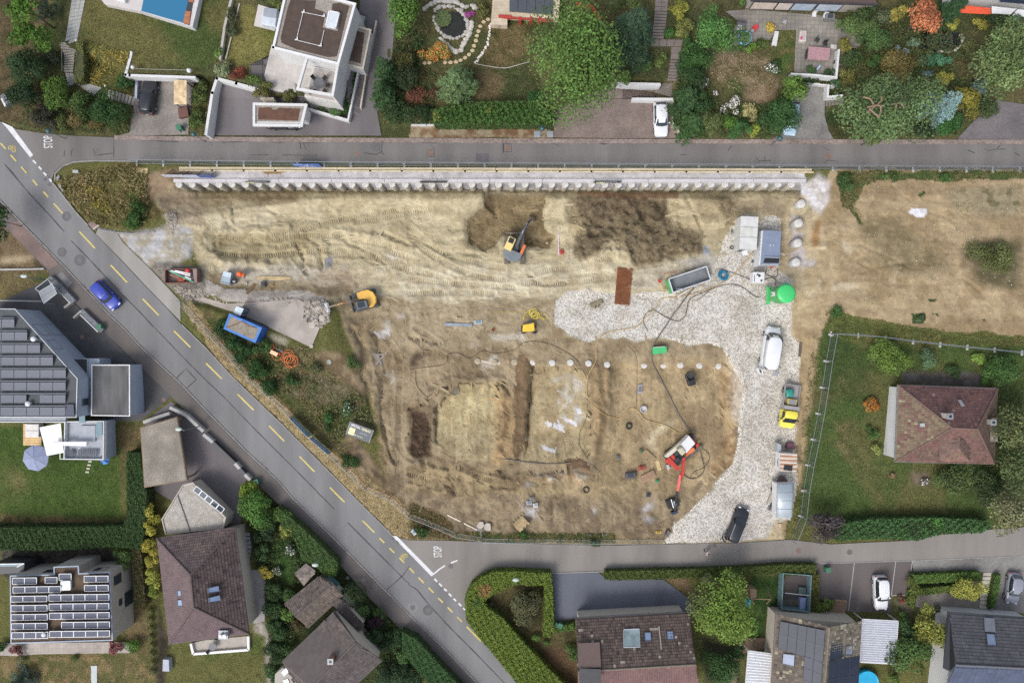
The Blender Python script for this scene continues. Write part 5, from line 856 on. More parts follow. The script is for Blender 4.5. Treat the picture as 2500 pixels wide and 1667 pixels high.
def rfp(t,pts,colr,c2=None,tw=.30,th=.36,thick=.14,name='roof_plane',lich=None,v=.2,under=None):
 """sloping roof face with rows of tiles; pts = (px,py,z)"""
 p=[W(*a)-t.location for a in pts];c=sum(p,Vc())/len(p);n=(p[1]-p[0]).cross(p[2]-p[0])
 for i in range(2,len(p)-1):n+=(p[i]-p[0]).cross(p[i+1]-p[0])
 n.normalize()
 if n.z<0:n=-n
 q=MB();k=len(p);q.add([a for a in p]+[a-Vc((0,0,thick))for a in p],[tuple(range(k)),tuple(range(k,2*k))[::-1]]+[(i,(i+1)%k,k+(i+1)%k,k+i)for i in range(k)])
 par=q.bd_(name,M(name+str(colr),C(*colr),ro=.9,var=.15),t)
 u=Vc((0,0,1)).cross(n).normalized();vv=n.cross(u)
 U=np.array([(a-c).dot(u)for a in p]);Vv=np.array([(a-c).dot(vv)for a in p]);pg=list(zip(U,Vv))
 i,j=np.meshgrid(np.arange(mt_.floor(U.min()/tw),mt_.ceil(U.max()/tw)),np.arange(mt_.floor(Vv.min()/th),mt_.ceil(Vv.max()/th)))
 cu=(i+.5).ravel()*tw;cv=(j+.5).ravel()*th;ok=inp(cu,cv,pg)&inp(cu,cv+th*.45,pg)&inp(cu,cv-th*.45,pg)
 cu,cv=cu[ok],cv[ok];m=len(cu)
 if m==0:return par
 base=lin(colr)*.74;f=1+v*R.standard_normal(m)*.6;cc=base[None]*f[:,None]
 nz_=np.sin(cu*1.3+2)*np.sin(cv*1.7+1)+.5*np.sin(cu*3.1)*np.sin(cv*2.3)+.6*R.standard_normal(m)
 if c2 is not None:w_=np.clip(nz_*.5+.3,0,1)[:,None];cc=cc*(1-w_)+(lin(c2)*.74)[None]*f[:,None]*w_
 if lich is not None:s_=nz_>lich[1];cc[s_]=lin(lich[0])*.74*R.uniform(.8,1.1,(s_.sum(),1))
 un,vn,nn,cn=(np.array(a)for a in(u,vv,n,c));vs=[]
 for dv,hh in((-.52,.055),(.5,.012)):
  for du,h2 in((-.5,0),(-.12,.035),(.12,.035),(.5,0)):vs.append(cn+un*(cu+du*tw)[:,None]+vn*(cv+dv*th)[:,None]+nn*(hh+h2))
 V=np.stack(vs,1).reshape(-1,3);o=np.arange(m)[:,None]*8
 F=np.concatenate([o+np.array([[0,1,5,4]]),o+np.array([[1,2,6,5]]),o+np.array([[2,3,7,6]])])
 me=fm_('tiles',V,F,{'Col':('FLOAT_COLOR',np.concatenate([np.repeat(cc.clip(.005,.9),8,0),np.ones((8*m,1))],1))});me.materials.append(tm)
 link('roof_tiles',me,tm,par,'stuff');return par
def ridge(t,a,b_,mat,r=.11):
 q=MB();pa,pb=W(*a)-t.location,W(*b_)-t.location;n=max(2,int((pb-pa).length/.38));off=Vc((0,0,.05))
 for i in range(n):q.tube([pa.lerp(pb,i/n)+off,pa.lerp(pb,(i+.98)/n)+off+Vc((0,0,.02))],r,6)
 return q.bd_('ridge_caps',mat,t,kind='stuff')
def l2_(q,u,v):
 return tuple((q[0][i]*(1-u)+q[1][i]*u)*(1-v)+(q[3][i]*(1-u)+q[2][i]*u)*v for i in range(len(q[0])))
def panelgrid(t,quad,nu,nv,mat,frame,name='solar_panel',gap=.02,lift_=.1):
 for j in range(nv):
  for i in range(nu):
   c4=[l2_(quad,(i+a)/nu,(j+b_)/nv)for a,b_ in((gap,gap),(1-gap,gap),(1-gap,1-gap),(gap,1-gap))]
   p3(t,name,[(x,y,z+lift_)for x,y,z in c4],mat,.04,frame=frame)
def q3(s,*z):return[(x,y,z[i]if len(z)>1 else z[0])for i,(x,y)in enumerate(L(s))]
def wallpts(pts,inset=.4):
 c=sum((Vc(p)for p in pts),Vc((0,0)))/len(pts);return[Vc(p)+(c-Vc(p)).normalized()*inset for p in pts]
def wls(t,outline,z0,mat,inset=.45,name='wall',dz=.1):
 """outline: eave corners (px,py,z); walls set in under the eaves"""
 p=[W(*a)-t.location for a in outline];pi=wallpts([(a.x,a.y)for a in p],inset);q=MB()
 q.pz([(a.x,a.y)for a in pi],z0-t.location.z,[a.z-dz for a in p]);return q.bd_(name,mat,t)
def wns(t,wall_pts,z0,z1,items,mat=None,frame=None,off=.03):
 """windows on a vertical face between two (px,py,z) points: items (u0,u1,h0,h1) in fractions / metres above z0"""
 a,b_=[W(*p)-t.location for p in wall_pts];a=Vc((a.x,a.y,0));b_=Vc((b_.x,b_.y,0));d=b_-a;nrm=Vc((d.y,-d.x,0)).normalized()
 for u0,u1,h0,h1 in items:
  q=MB();p0=a+d*u0+nrm*off;p1=a+d*u1+nrm*off;zz0=z0+h0-t.location.z;zz1=z0+h1-t.location.z
  q.add([(p0.x,p0.y,zz0),(p1.x,p1.y,zz0),(p1.x,p1.y,zz1),(p0.x,p0.y,zz1)],[(0,1,2,3)]);o=q.bd_('window',mat or mG,t)
  f=MB();P4=[Vc((p0.x,p0.y,zz0)),Vc((p1.x,p1.y,zz0)),Vc((p1.x,p1.y,zz1)),Vc((p0.x,p0.y,zz1))]
  [f.bar(P4[i],P4[(i+1)%4],.07)for i in range(4)];f.bd_('frame',frame or mW,o)
def chm(t,px,py,z,h,w_=.55,mat=None):
 c=W(px,py,z+h)-t.location;q=MB();q.box((c.x,c.y,c.z-h/2),(w_,w_,h));o=q.bd_('chimney',mat or mBe,t)
 q=MB();q.box((c.x,c.y,c.z+.04),(w_+.12,w_+.12,.08));q.bd_('chimney_cap',mGr,o);q=MB();q.box((c.x,c.y,c.z+.09),(w_*.5,w_*.5,.04));q.bd_('flue',mB,o)
def rw_(t,pts,glass=None,frame=None):return p3(t,'skylight',pts,glass or m_glassl,.1,frame=(frame or mD,.09))
t=hs_('modern_house','white flat roofed modern house with brown planted roof and roof terrace',740,150);Z=6.6
R1='t10 655,455 1275,610 1435,40 1240,-10 790,-130'
pz(t,'wall',R1,Z,-.1,mWw);pz(t,'roof_gravel','t10 668,445 1266,596 1422,45 1240,0 795,-118',Z+.02,Z-.1,m_gravelroof)
pz(t,'roof_planting','t10 820,0 1062,8 1050,85 1152,125 1125,268 1270,303 1308,130 1215,92 1222,38 1290,30 1382,62 1362,130 1262,540 1180,548 870,470 735,412 725,370 790,90',Z+.07,Z-.05,m_plantroof)
edg(t,'parapet',R1,Z+.25,.28,.3,mW);
o=p3(t,'skylight',q3('t10 1190,110 1285,126 1250,270 1158,255',Z+.5),m_glassw,.45,frame=(mW,.16))
for a_,b_ in(('940,118','1142,160'),('1142,290','1108,442'),('1108,442','876,385'),('876,385','940,118')):edg(t,'roof_marker_rail','t10 '+a_+' '+b_,Z+.2,.05,.05,mW,False)
for s_ in('942,120','1135,158','1105,440','878,383'):c_=W(*P1('t10 '+s_),Z+.25)-t.location;MB().box(c_,(.35,.12,.12)).box(c_+Vc((.1,.1,0)),(.12,.35,.1)).bd_('rail_bracket',mW,t)
TB='t10 975,552 1272,612 1222,912 888,850'
pz(t,'terrace_block',TB,3.7,-.1,M('off_white_render',C(210,208,202),ro=.85),zp=6.3);pz(t,'terrace_floor','t10 990,570 1258,625 1212,896 905,838',3.76,3.6,M('terrace_tile',C(182,174,168),ro=.8),zp=6.3)
edg(t,'terrace_beam',TB,6.3,.3,.35,mWw);pz(t,'terrace_side_wall','t10 1262,612 1275,612 1226,914 1212,910',6.25,-.1,mWw);pz(t,'terrace_screen','t10 900,830 915,785 965,795 950,840',4.7,3.75,mBe,zp=6.3)
wns(t,[(815,230,3.5),(823,158,3.5)],-.1,0,[(.1,.9,.8,2.8)]);wns(t,[(845,150,3.5),(858,60,3.5)],1,0,[(.1,.4,.8,2.8),(.6,.9,.8,2.8)])
wns(t,[(737,228,3.7),(812,243,3.7)],.4,0,[(.05,.5,.3,2.6),(.55,.95,.3,2.6)],mat=mG,frame=mD)
pz(t,'side_annex','t10 1450,252 1585,290 1512,655 1350,615',3.2,-.1,mWw);pz(t,'annex_gravel','t10 1458,268 1572,302 1505,640 1362,606',3.24,3.1,m_gravelroof);pz(t,'annex_planting','t10 1455,298 1528,320 1490,610 1385,580 1430,420',3.28,3.1,m_plantroof);edg(t,'annex_parapet','t10 1450,252 1585,290 1512,655 1350,615',3.4,.22,.25,mCr)
pz(t,'side_store','t10 1470,140 1535,160 1520,225 1460,205',1.5,-.1,mGr,zp=1.5)
t=hs_('garage','low white garage with red brown planted roof over a black car',680,285,'garage');RG='t10 470,995 968,1005 925,1200 470,1196'
pz(t,'roof_slab',RG,3.0,2.5,mWw);pz(t,'wall','t10 480,1005 955,1012 935,1120 480,1116',2.5,-.1,mWw,zp=3.0);pz(t,'roof_gravel','t10 492,1012 950,1020 912,1168 490,1165',3.03,2.9,m_gravelroof);pz(t,'roof_planting','t10 515,1032 630,1030 650,1055 690,1050 700,1035 910,1042 890,1156 510,1145',3.08,2.9,m_redplant);edg(t,'parapet',RG,3.2,.3,.3,mWw)
def wall(name,label,s_,h,wd,mat,cat='wall',zfix=None,cap=None):
 pts=L(s_);t=th_g(name,label,cat,G(*pts[0]));q=MB()
 for i,(a,b_)in enumerate(zip(pts,pts[1:])):
  za,zb_=(zfix,zfix)if zfix is not None else(gz(*a)+h,gz(*b_)+h)
  pa,pb=W(a[0],a[1],za),W(b_[0],b_[1],zb_);d=(pb-pa);d.z=0;d=d.normalized();pr=Vc((-d.y,d.x,0))*wd/2;pa2,pb2=pa-d*wd*.45,pb+d*wd*.45
  lo=min(gz(*a),gz(*b_))-.5;e=.002*(i%2)
  q.add([v-t.location for v in(pa2-pr,pb2-pr,pb2+pr,pa2+pr)]+[Vc((v.x,v.y,lo))-t.location for v in(pa2-pr,pb2-pr,pb2+pr,pa2+pr)],[(0,1,2,3),(0,4,5,1),(1,5,6,2),(2,6,7,3),(3,7,4,0)])
 o=q.bd_('wall_body',mat,t)
 return t
wall('retaining_wall','white retaining wall around the asphalt drive of the modern house','t10 10,1280 70,890 115,752 300,800 500,855',0,.35,mWw,zfix=1.9)
wall('garden_wall','white garden wall in front of the modern house','t10 985,1040 1370,1150 1465,700',.9,.22,mWw)
wall('ramp_wall','thin white wall beside the stepped ramp','t10 1640,205 1550,650 1490,1028',.7,.18,mCr)
wall('garden_wall','long pale wall between two lawns left of the modern house','t10 250,0 190,250 145,560',.5,.3,mBe);wall('lawn_edging','narrow kerb along the lawn left of the modern house','t10 330,40 200,565',.15,.14,mBe,cat='edging')
wall('carport_wall','white L shaped wall above the parked black car','t00 1258,505 1200,718 1240,722 1860,742',0,.3,mWw,zfix=2.35)
wall('drive_wall','grey low wall beside the black parked car','t00 1305,760 1300,930',.6,.3,m_greywall)
t=th_g('stepped_ramp','stepped grey ramp beside the modern house','steps',G(*P1('t10 1460,900')))
for k in range(5):
 a0=690+k*68;x0=1472-k*14.5;x1=1538-k*11;pz(t,'step',[(500+x/3.92,y/3.92)for x,y in((x0,a0),(x1,a0),(x1-10,a0+66),(x0-13,a0+66))],.75-.12*k,-.1,M('step_asphalt',C(112,106,106),ro=.9))
t=th_g('garage_steps','outdoor steps beside the low garage roof','steps',G(660,245))
for k in range(5):pz(t,'step',f't10 {530 + 14 * k},{935 + 11 * k} {660 + 6 * k},{935 + 11 * k} {660 + 6 * k},{950 + 11 * k} {530 + 14 * k},{950 + 11 * k}',1.8-.15*k,0,mCr)
t=hs_('solar_roof_house','grey house with rows of blue solar panels on a flat roof at the left edge',90,880);Z=3.0;gx_=lambda s:[(float(a.split(',')[0])/5.226,740+float(a.split(',')[1])/5.226)for a in s.split()]
RO=gx_('-400,68 190,75 985,965 970,1455 -400,1450');pz(t,'wall',RO,Z,-4,m_greywall);pz(t,'roof_membrane',gx_('-400,76 186,83 975,968 962,1447 -400,1442'),Z+.02,Z-.1,M('roof_membrane',C(92,96,98),ro=.9,var=.15));edg(t,'roof_edge',RO,Z+.1,.09,.14,mA)
rows=((208,312,-1,1),(370,475,-1,2),(532,636,-1,3),(690,796,-1,4),(850,955,-1,5),(1010,1115,-1,5),(1170,1275,-1,5),(1328,1435,-1,5))
for y0,y1,_,n in rows:
 sh=0.025*(1400-y0)/5.226
 for k in range(-1,n):
  if y0==1170 and k==2:continue
  xa=k*166.5+5+(1435-y0)*.014;o=p3(t,'solar_panel',[(x,y,z)for(x,y),z in zip(gx_(f'{xa},{y0} {xa + 160},{y0} {xa + 160},{y1} {xa},{y1}'),(Z+.5,Z+.5,Z+.15,Z+.15))],mSo,.04)
 pz(t,'panel_rail',gx_(f'-20,{y0 - 26} {n * 166 + 10},{y0 - 26} {n * 166 + 10},{y0 - 8} -20,{y0 - 8}'),Z+.42,Z+.02,M('rail_grey',C(92,98,106),ro=.5))
p3(t,'solar_panel',[(x,y,Z+.35)for x,y in gx_('832,1290 938,1292 945,1440 838,1438')],mSo,.04)
for s_ in('420,458','350,1285'):
 c_=gx_(s_)[0];p_=W(c_[0],c_[1],Z+.55)-t.location;MB().cyl(p_-Vc((0,0,.55)),.22,.5,14).lathe(p_-Vc((0,0,.08)),[(.3,0),(.3,.08),(.12,.2)],14).bd_('roof_vent',mW,t)
wns(t,[(60,780,Z),(140,870,Z)],-2.2,0,[(.1,.4,.2,2.3),(.55,.8,2.9,4.4),(.12,.42,2.9,4.5)],frame=mGr);wns(t,[(186,1010,Z),(188,940,Z)],0,0,[(.25,.5,.6,2.0)],frame=mGr)
TQ=lambda s:[(float(a.split(',')[0])/6.819,1020+float(a.split(',')[1])/6.819)for a in s.split()]
pz(t,'terrace_volume',TQ('1078,66 1722,58 1716,692 1064,684'),-.35,-4,m_greywall);pz(t,'terrace_deck',TQ('1088,76 1712,68 1706,682 1074,676'),-.3,-.5,M('grey_deck',C(176,182,190),ro=.8,var=.1));edg(t,'terrace_frame',TQ('1078,66 1722,58 1716,692 1064,684'),.25,.1,.6,mW)
pz(t,'roof_terrace',TQ('-300,-10 1090,-10 1090,62 -300,62'),.35,-.3,M('grey_boards',C(166,170,176),ro=.8,var=.12),zp=.35);edg(t,'terrace_rail',TQ('-300,66 1082,70'),.5,.1,.5,mW,False);edg(t,'deck_frame',TQ('1002,80 998,684 1075,684'),-.2,.08,.1,mW,False)
for s_ in('1600,80 1700,70 1700,300 1590,330','1310,-60 1410,-70 1420,80 1320,80'):p3(t,'glass_screen',[(x,y,.35)for x,y in TQ(s_)],M('green_glass',C(122,150,158),ro=.15),.03)
pz(t,'deck_box',TQ('1340,128 1590,130 1580,390 1310,380'),-.05,-.3,M('deck_cover',C(170,176,184),ro=.7),zp=-.05)
t=hs_('flat_garage','dark flat roofed garage with white edge left of the main road',255,950,'garage');RO=gx_('1170,790 1650,790 1652,1437 1166,1430');pz(t,'wall',RO,.75,-3.6,m_greywall);pz(t,'roof_membrane',gx_('1176,797 1643,797 1645,1430 1172,1423'),.79,.6,M('stained_membrane',C(98,98,98),ro=.85,var=.35,vs=.8,stretch=(1.5,.3,1)));edg(t,'roof_edge',RO,.9,.12,.16,mW)
pz(t,'porch',gx_('785,715 1120,705 1270,710 1270,800 1170,800 1160,1100 1115,955'),.3,-3.4,m_greywall);p3(t,'porch_glass',[(x,y,.36)for x,y in gx_('885,712 1118,708 1114,955')],mD,.04,frame=(mA,.08))
t=hs_('gravel_carport','carport with brown gravel flat roof beside the footway',405,1105,'carport');RO='t02 1340,955 1695,850 1792,1460 1380,1530'
pz(t,'roof_slab',RO,-.5,-.85,mWd);pz(t,'roof_gravel','t02 1348,962 1689,860 1783,1453 1387,1521',-.46,-.6,M('pea_gravel',C(146,138,126),ro=.95,var=.25,vs=.5,fine=.35,fs=6))
for s_ in('1360,980','1680,880','1770,1440','1400,1505'):c_=W(*P1('t02 '+s_),-.85)-t.location;MB().box((c_.x,c_.y,c_.z-1.3),(.18,.18,2.6)).bd_('post',mWd,t)
pz(t,'back_wall','t02 1350,970 1365,966 1400,1515 1385,1520',-.9,-3.8,mCr,zp=-.6)
t=hs_('hip_roof_house','house with brown tiled hip roof and four skylights',490,1430);ze,zr=-.2,2.9
A,Cc_,E,F_=(382.7,1313.2,ze),(574.5,1286.4,ze),(608.7,1547,ze),(412.4,1572,ze);r1,r2=(466,1402.5,zr),(473.5,1481.4,zr)
wls(t,[A,Cc_,E,F_],-5,mCr,.7)
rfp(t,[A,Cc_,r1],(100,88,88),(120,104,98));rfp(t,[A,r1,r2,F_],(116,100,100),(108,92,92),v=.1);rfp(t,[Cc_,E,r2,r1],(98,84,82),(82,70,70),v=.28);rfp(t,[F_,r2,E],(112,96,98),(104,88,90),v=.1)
mr_=M('ridge_brown',C(104,90,88),ro=.85)
for a_,b_ in((A,r1),(Cc_,r1),(r1,r2),(r2,E),(r2,F_)):ridge(t,a_,b_,mr_)
rw_(t,q3('t03 1455,810 1500,808 1506,855 1458,858',1.55,1.9,1.95,1.6));rw_(t,q3('t03 1455,886 1514,884 1520,935 1458,938',1.55,1.95,1.95,1.6));rw_(t,q3('t13 20,790 110,768 118,818 30,830',2.35,1.6,1.55,2.3));rw_(t,q3('t13 30,868 120,846 130,895 38,908',2.35,1.6,1.55,2.3))
c_=W(547,1547,.8)-t.location;MB().box(c_,(1.2,1.1,.5)).bd_('chimney_block',mGr,t);MB().cyl(c_+Vc((-.2,0,.2)),.2,.5,12).cyl(c_+Vc((.3,0,.2)),.24,.5,12).bd_('flue_pipe',mW,t)
t=hs_('gravel_annex','low annex with pale gravel flat roof and glasshouse above the brown hip roof',470,1250,'annex');RO='F 372,1192 420,1114 442,1108 518,1188 512,1212 380,1226'
pz(t,'wall',RO,-1.2,-4.5,mCr);pz(t,'roof_gravel','F 376,1191 422,1118 441,1112 513,1189 508,1209 384,1221',-1.15,-1.3,M('pale_gravel',C(176,170,160),ro=.95,var=.15,fine=.35,fs=6));edg(t,'roof_edge',RO,-1.05,.14,.2,mBe)
for k in range(5):p3(t,'glasshouse_pane',[(x/.9408,y/.9408,z)for x,y,z in((452+13*k,1116+10.5*k,-.4),(464+13*k,1126+10.5*k,-.4),(456+13*k,1136+10.5*k,-.9),(444+13*k,1126+10.5*k,-.9))],mG,.05,frame=(mW,.08))
edg(t,'roof_seam','t03 1455,30 1560,330',-1.05,.08,.06,mD,False)
t=hs_('framed_panel_house','beige house with rows of white framed solar panels on a mossy flat roof',160,1500);Z=.6;RO='t03 85,690 445,680 443,618 640,610 645,672 895,660 920,1215 90,1240'
pz(t,'wall',RO,Z,-5.2,mBe);pz(t,'roof_moss','t03 92,697 450,687 449,624 634,617 639,679 889,667 912,1208 97,1232',Z+.03,Z-.1,M('mossy_roof',C(98,82,66),ro=.95,var=.35,vs=1.2,fine=.3));edg(t,'roof_edge',RO,Z+.15,.14,.2,m_greywall)
wf=(mW,.07)
for x0,y0,x1,y1,n in((102,705,302,758,2),(370,700,470,750,1),(485,672,585,725,1),(690,690,888,740,2),(107,778,500,828,4),(693,765,890,815,2),(90,855,387,902,3),(402,843,895,895,5),(92,930,388,980,3),(403,918,895,970,5),(93,1004,390,1053,3),(405,992,897,1044,5),(95,1078,390,1128,3),(505,1068,900,1120,4),(97,1152,395,1203,3),(408,1142,900,1192,5)):
 s_=-.012*(x1-x0);P4=[(x0,y0,Z+.65),(x1,y0+s_,Z+.65),(x1,y1+s_,Z+.25),(x0,y1,Z+.25)]
 panelgrid(t,[P1(f't03 {x},{y}')+(z,)for x,y,z in P4],n,1,mSo,wf,gap=.008,lift_=0)
p3(t,'skylight',q3('t03 500,735 575,732 577,802 503,805',Z+.5),m_glassw,.4,frame=(mW,.1));c_=W(*P1('t03 355,1173'),Z+.8)-t.location;MB().cyl(c_-Vc((0,0,.8)),.2,.7,12).lathe(c_-Vc((0,0,.1)),[(.27,0),(.27,.1),(.1,.2)],14).bd_('roof_vent',mW,t)
wns(t,[P1('t03 912,1050')+(Z,),P1('t03 900,700')+(Z,)],-4.4,0,[(.75,.95,2.6,4.1),(.2,.34,2.6,3.2),(.08,.4,.2,1.9)],frame=mD);wns(t,[P1('t03 890,664')+(Z,),P1('t03 650,672')+(Z,)],-4.4,0,[(.3,.7,2.9,4.0)],frame=mD);wns(t,[P1('t03 440,682')+(Z,),P1('t03 100,690')+(Z,)],-4.4,0,[(.1,.4,2.9,4.0)],frame=mD)
pz(t,'glass_porch','t03 -60,590 200,585 195,660 -60,680',-1.0,-5,mD);p3(t,'porch_roof',q3('t03 -60,592 200,588 110,630 -60,632',-.9,-.9,-1.1,-1.1),M('green_glass',C(122,150,158),ro=.15),.06,frame=(mA,.08))
t=hs_('gable_house','cream house with dark tiled gable roof at the bottom left of the main road',800,1600);ze,zr=-.6,2.4
a_,b_,c_,d_,e_,f_=P1('t13 1065,972')+(ze,),P1('t13 1240,1230')+(zr,),P1('t13 1455,1385')+(ze,),P1('t13 1160,1660')+(ze,),P1('t13 870,1610')+(zr,),P1('t13 690,1470')+(ze,)
f0=P1('t13 630,1390')+(ze,)
wls(t,[a_,c_,d_,f0],-5.3,mCr,.7);q=MB();pa,pb,pc=[W(*v)-t.location for v in(a_,b_,c_)];s_=(pb-pa).cross(pc-pa).normalized();q.pz([(pa.x*.93+pc.x*.07,pa.y*.93+pc.y*.07-.5),(pc.x*.93+pa.x*.07,pc.y*.93+pa.y*.07),(pb.x-.5,pb.y-.4)],pa.z-.2,[pa.z-.1,pc.z-.1,pb.z-.25]);q.bd_('gable',mCr,t)
rfp(t,[a_,b_,e_,P1('t13 770,1568')+(ze+.2,),f0],(98,90,88),(112,100,94),v=.22);rfp(t,[b_,c_,d_,e_],(104,96,94),(92,84,82),v=.22);ridge(t,b_,e_,M('ridge_grey',C(108,98,94),ro=.85));chm(t,*P1('t13 1030,1390'),1.7,1.3,.6,M('brick_chimney',C(160,120,100),ro=.9))
for u in(.28,.7):
 wns(t,[(a_[0]+6,a_[1]+14,ze),(c_[0]-10,c_[1]-4,ze)],-3.6,0,[(u-.07,u+.07,1.0,2.3)],off=.75);wns(t,[(a_[0]+6,a_[1]+14,ze),(c_[0]-10,c_[1]-4,ze)],-3.6,0,[(u-.14,u-.08,1.0,2.3),(u+.08,u+.14,1.0,2.3)],mat=mB,frame=mB,off=.78)
pz(t,'flat_annex','t13 575,1495 640,1440 760,1570 740,1620 570,1620',-2.2,-5.2,mBe);p3(t,'annex_skylight',q3('t13 625,1480 665,1442 690,1475 650,1512',-2.1),mW,.1);p3(t,'annex_skylight',q3('t13 640,1545 680,1530 695,1570 655,1580',-2.1),mG,.1)
t=hs_('lean_to_roof','narrow dark tiled lean to roof between garage and gable house',880,1510,'shed');l4=[P1('t13 1000,868')+(-1.6,),P1('t13 1110,880')+(-1.6,),P1('t13 1312,1095')+(-2.2,),P1('t13 1262,1150')+(-2.2,),P1('t13 1090,975')+(-1.9,)];wls(t,l4,-5,mCr,.3);rfp(t,l4,(92,84,82),(104,94,90))
t=hs_('ridge_garage','small tiled ridge roof garage beside the large round shrub',770,1460,'garage');ze,zr=-1.9,-.7
a_,b_,c_,d_,e_,f_=P1('t13 935,690')+(ze,),P1('t13 1040,765')+(zr,),P1('t13 1137,850')+(ze,),P1('t13 850,1118')+(ze,),P1('t13 742,1022')+(zr,),P1('t13 650,915')+(ze,)
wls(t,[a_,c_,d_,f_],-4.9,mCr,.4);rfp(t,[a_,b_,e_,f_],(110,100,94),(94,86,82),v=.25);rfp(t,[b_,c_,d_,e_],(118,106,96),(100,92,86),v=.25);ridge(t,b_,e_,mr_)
l4=[P1('t13 735,668')+(-2.5,),P1('t13 830,585')+(-2.2,),P1('t13 908,652')+(-2.2,),P1('t13 812,772')+(-2.5,)];rfp(t,l4,(146,134,126),(112,104,98),v=.35,name='small_roof');pz(t,'small_wall','t13 745,668 828,592 898,652 812,760',-2.6,-4.8,mCr,zp=-2.4);p3(t,'garage_door',q3('t13 1005,695 1040,690 1110,755 1080,775',-2.4,-2.4,-2.6,-2.6),M('green_awning',C(70,108,112),ro=.7),.05)
t=hs_('skylight_house','house with dark brown tiled roof and three roof windows below the grey court',1550,1590);ze,zr=-.7,2.6
a_,b_,c_,d_=(1406,1510,ze),(1682,1495,ze),(1698,1621,zr),(1411,1638,zr);e_,f_=(1712,1720,ze+1.2),(1411,1735,ze+1.2)
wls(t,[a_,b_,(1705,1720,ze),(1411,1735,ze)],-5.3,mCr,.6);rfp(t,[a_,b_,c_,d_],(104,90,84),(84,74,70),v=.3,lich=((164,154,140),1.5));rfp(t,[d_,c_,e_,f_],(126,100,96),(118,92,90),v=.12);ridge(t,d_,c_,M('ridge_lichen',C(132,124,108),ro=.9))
fz=lambda y:ze+(y-1500)/125*(zr-ze)+.02
def fp(s_):return[(x,y,fz(y)+.12)for x,y in L(s_)]
o=rw_(t,fp('t33 75,1128 203,1122 210,1270 76,1275'),M('conservatory_glass',C(150,168,170),ro=.2,var=.3),mA);rw_(t,fp('t33 245,1152 298,1150 304,1220 252,1222'));rw_(t,fp('t33 428,1142 484,1140 490,1208 433,1210'));MB().bar(*[W(*v)-t.location for v in fp('t33 365,1100 385,1290')],.12,.06).bd_('roof_strip',mBe,t)
p3(t,'brown_roof_section',fp('t23 1380,1240 1558,1232 1570,1436 1384,1440'),M('brown_sheet',C(128,108,100),ro=.7,var=.1,stretch=(6,.2,1)),.1);p3(t,'balcony_floor',[(x,y,z-.3+.45)for x,y,z in fp('t23 1392,1446 1566,1452 1570,1640 1396,1640')],M('balcony_dark',C(108,106,106),ro=.8),.1)
edg(t,'gutter',[(1404,1508),(1684,1493)],ze+.02,.14,.1,mD,False)
t=hs_('black_solar_house','house with lichen covered tile roof and black solar panels',1985,1590);ze,zr=-.7,2.1
a_,b_,c_,d_,e_,f_=P1('t33 1322,1002')+(ze,),P1('t43 82,1108')+(zr,),P1('t43 352,1058')+(ze,),P1('t43 312,1700')+(ze,),P1('t43 34,1700')+(zr,),P1('t33 1276,1700')+(ze,)
wls(t,[a_,c_,d_,f_],-5.3,mCr,.6);rfp(t,[a_,b_,e_,f_],(118,108,98),(100,92,86),v=.3,lich=((168,158,132),1.2));rfp(t,[b_,c_,d_,e_],(122,114,100),(100,94,86),v=.35,lich=((160,154,136),1.0));ridge(t,b_,e_,M('ridge_lichen',C(132,124,108),ro=.9))
wx0,wx1=(a_[0]+f_[0])/2,(b_[0]+e_[0])/2;we=(c_[0]+d_[0])/2
zw_=lambda x:ze+(x-wx0)/(wx1-wx0)*(zr-ze);ze_=lambda x:zr-(x-wx1)/(we-wx1)*(zr-ze)
sp=lambda s_,fn:[(x,y,fn(x)+.1)for x,y in L(s_)]
bf=(M('panel_frame_black',C(58,64,78),ro=.4),.035)
panelgrid(t,sp('t33 1358,1062 t43 48,1138 t43 30,1400 t33 1338,1280',zw_),5,2,mSd,bf,gap=.006);panelgrid(t,sp('t33 1556,1340 t43 28,1405 t43 8,1690 t33 1540,1640',zw_),2,3,mSd,bf,gap=.006)
panelgrid(t,sp('t43 105,1152 196,1136 188,1362 84,1380',ze_),1,2,mSd,bf,gap=.01);panelgrid(t,sp('t43 82,1388 332,1346 318,1650 70,1690',ze_),3,2,mSd,bf,gap=.008)
rw_(t,[(x,y,z+.08)for x,y,z in sp('t33 1382,1325 1480,1337 1474,1432 1376,1408',zw_)],M('grey_glass',C(132,146,172),ro=.45));rw_(t,[(x,y,z+.08)for x,y,z in sp('t43 218,1260 275,1254 271,1335 212,1336',ze_)],M('grey_glass'))
def corr(name,label,s_,z,colr,cat,post=2.4,n=18):
 t=th_g(name,label,cat,G(*[sum(v)/4 for v in zip(*L(s_))]));q=LP(t,s_,z);sh=MB()
 for k in range(n):
  u0,u1=k/n,(k+.96)/n;A_,B2=q[0].lerp(q[3],u0),q[1].lerp(q[2],u0);C2,D2=q[1].lerp(q[2],(u0+u1)/2),q[0].lerp(q[3],(u0+u1)/2);E2,F2=q[1].lerp(q[2],u1),q[0].lerp(q[3],u1);up_=Vc((0,0,.06));dn=Vc((0,0,-.03))
  sh.add([A_+dn,B2+dn,C2+up_,D2+up_,E2+dn,F2+dn],[(0,1,2,3),(3,2,4,5)])
 sh.bd_('corrugated_sheet',M(name+'_sheet',C(*colr),ro=.45,var=.05),t);f=MB()
 for i in range(4):f.bar(q[i]-Vc((0,0,.08)),q[(i+1)%4]-Vc((0,0,.08)),.12,.14)
 f.bd_('frame',mW,t)
 for v in q:MB().box((v.x*.985,v.y*.985,v.z-post/2-.1),(.1,.1,post)).bd_('post',mW,t)
 return t
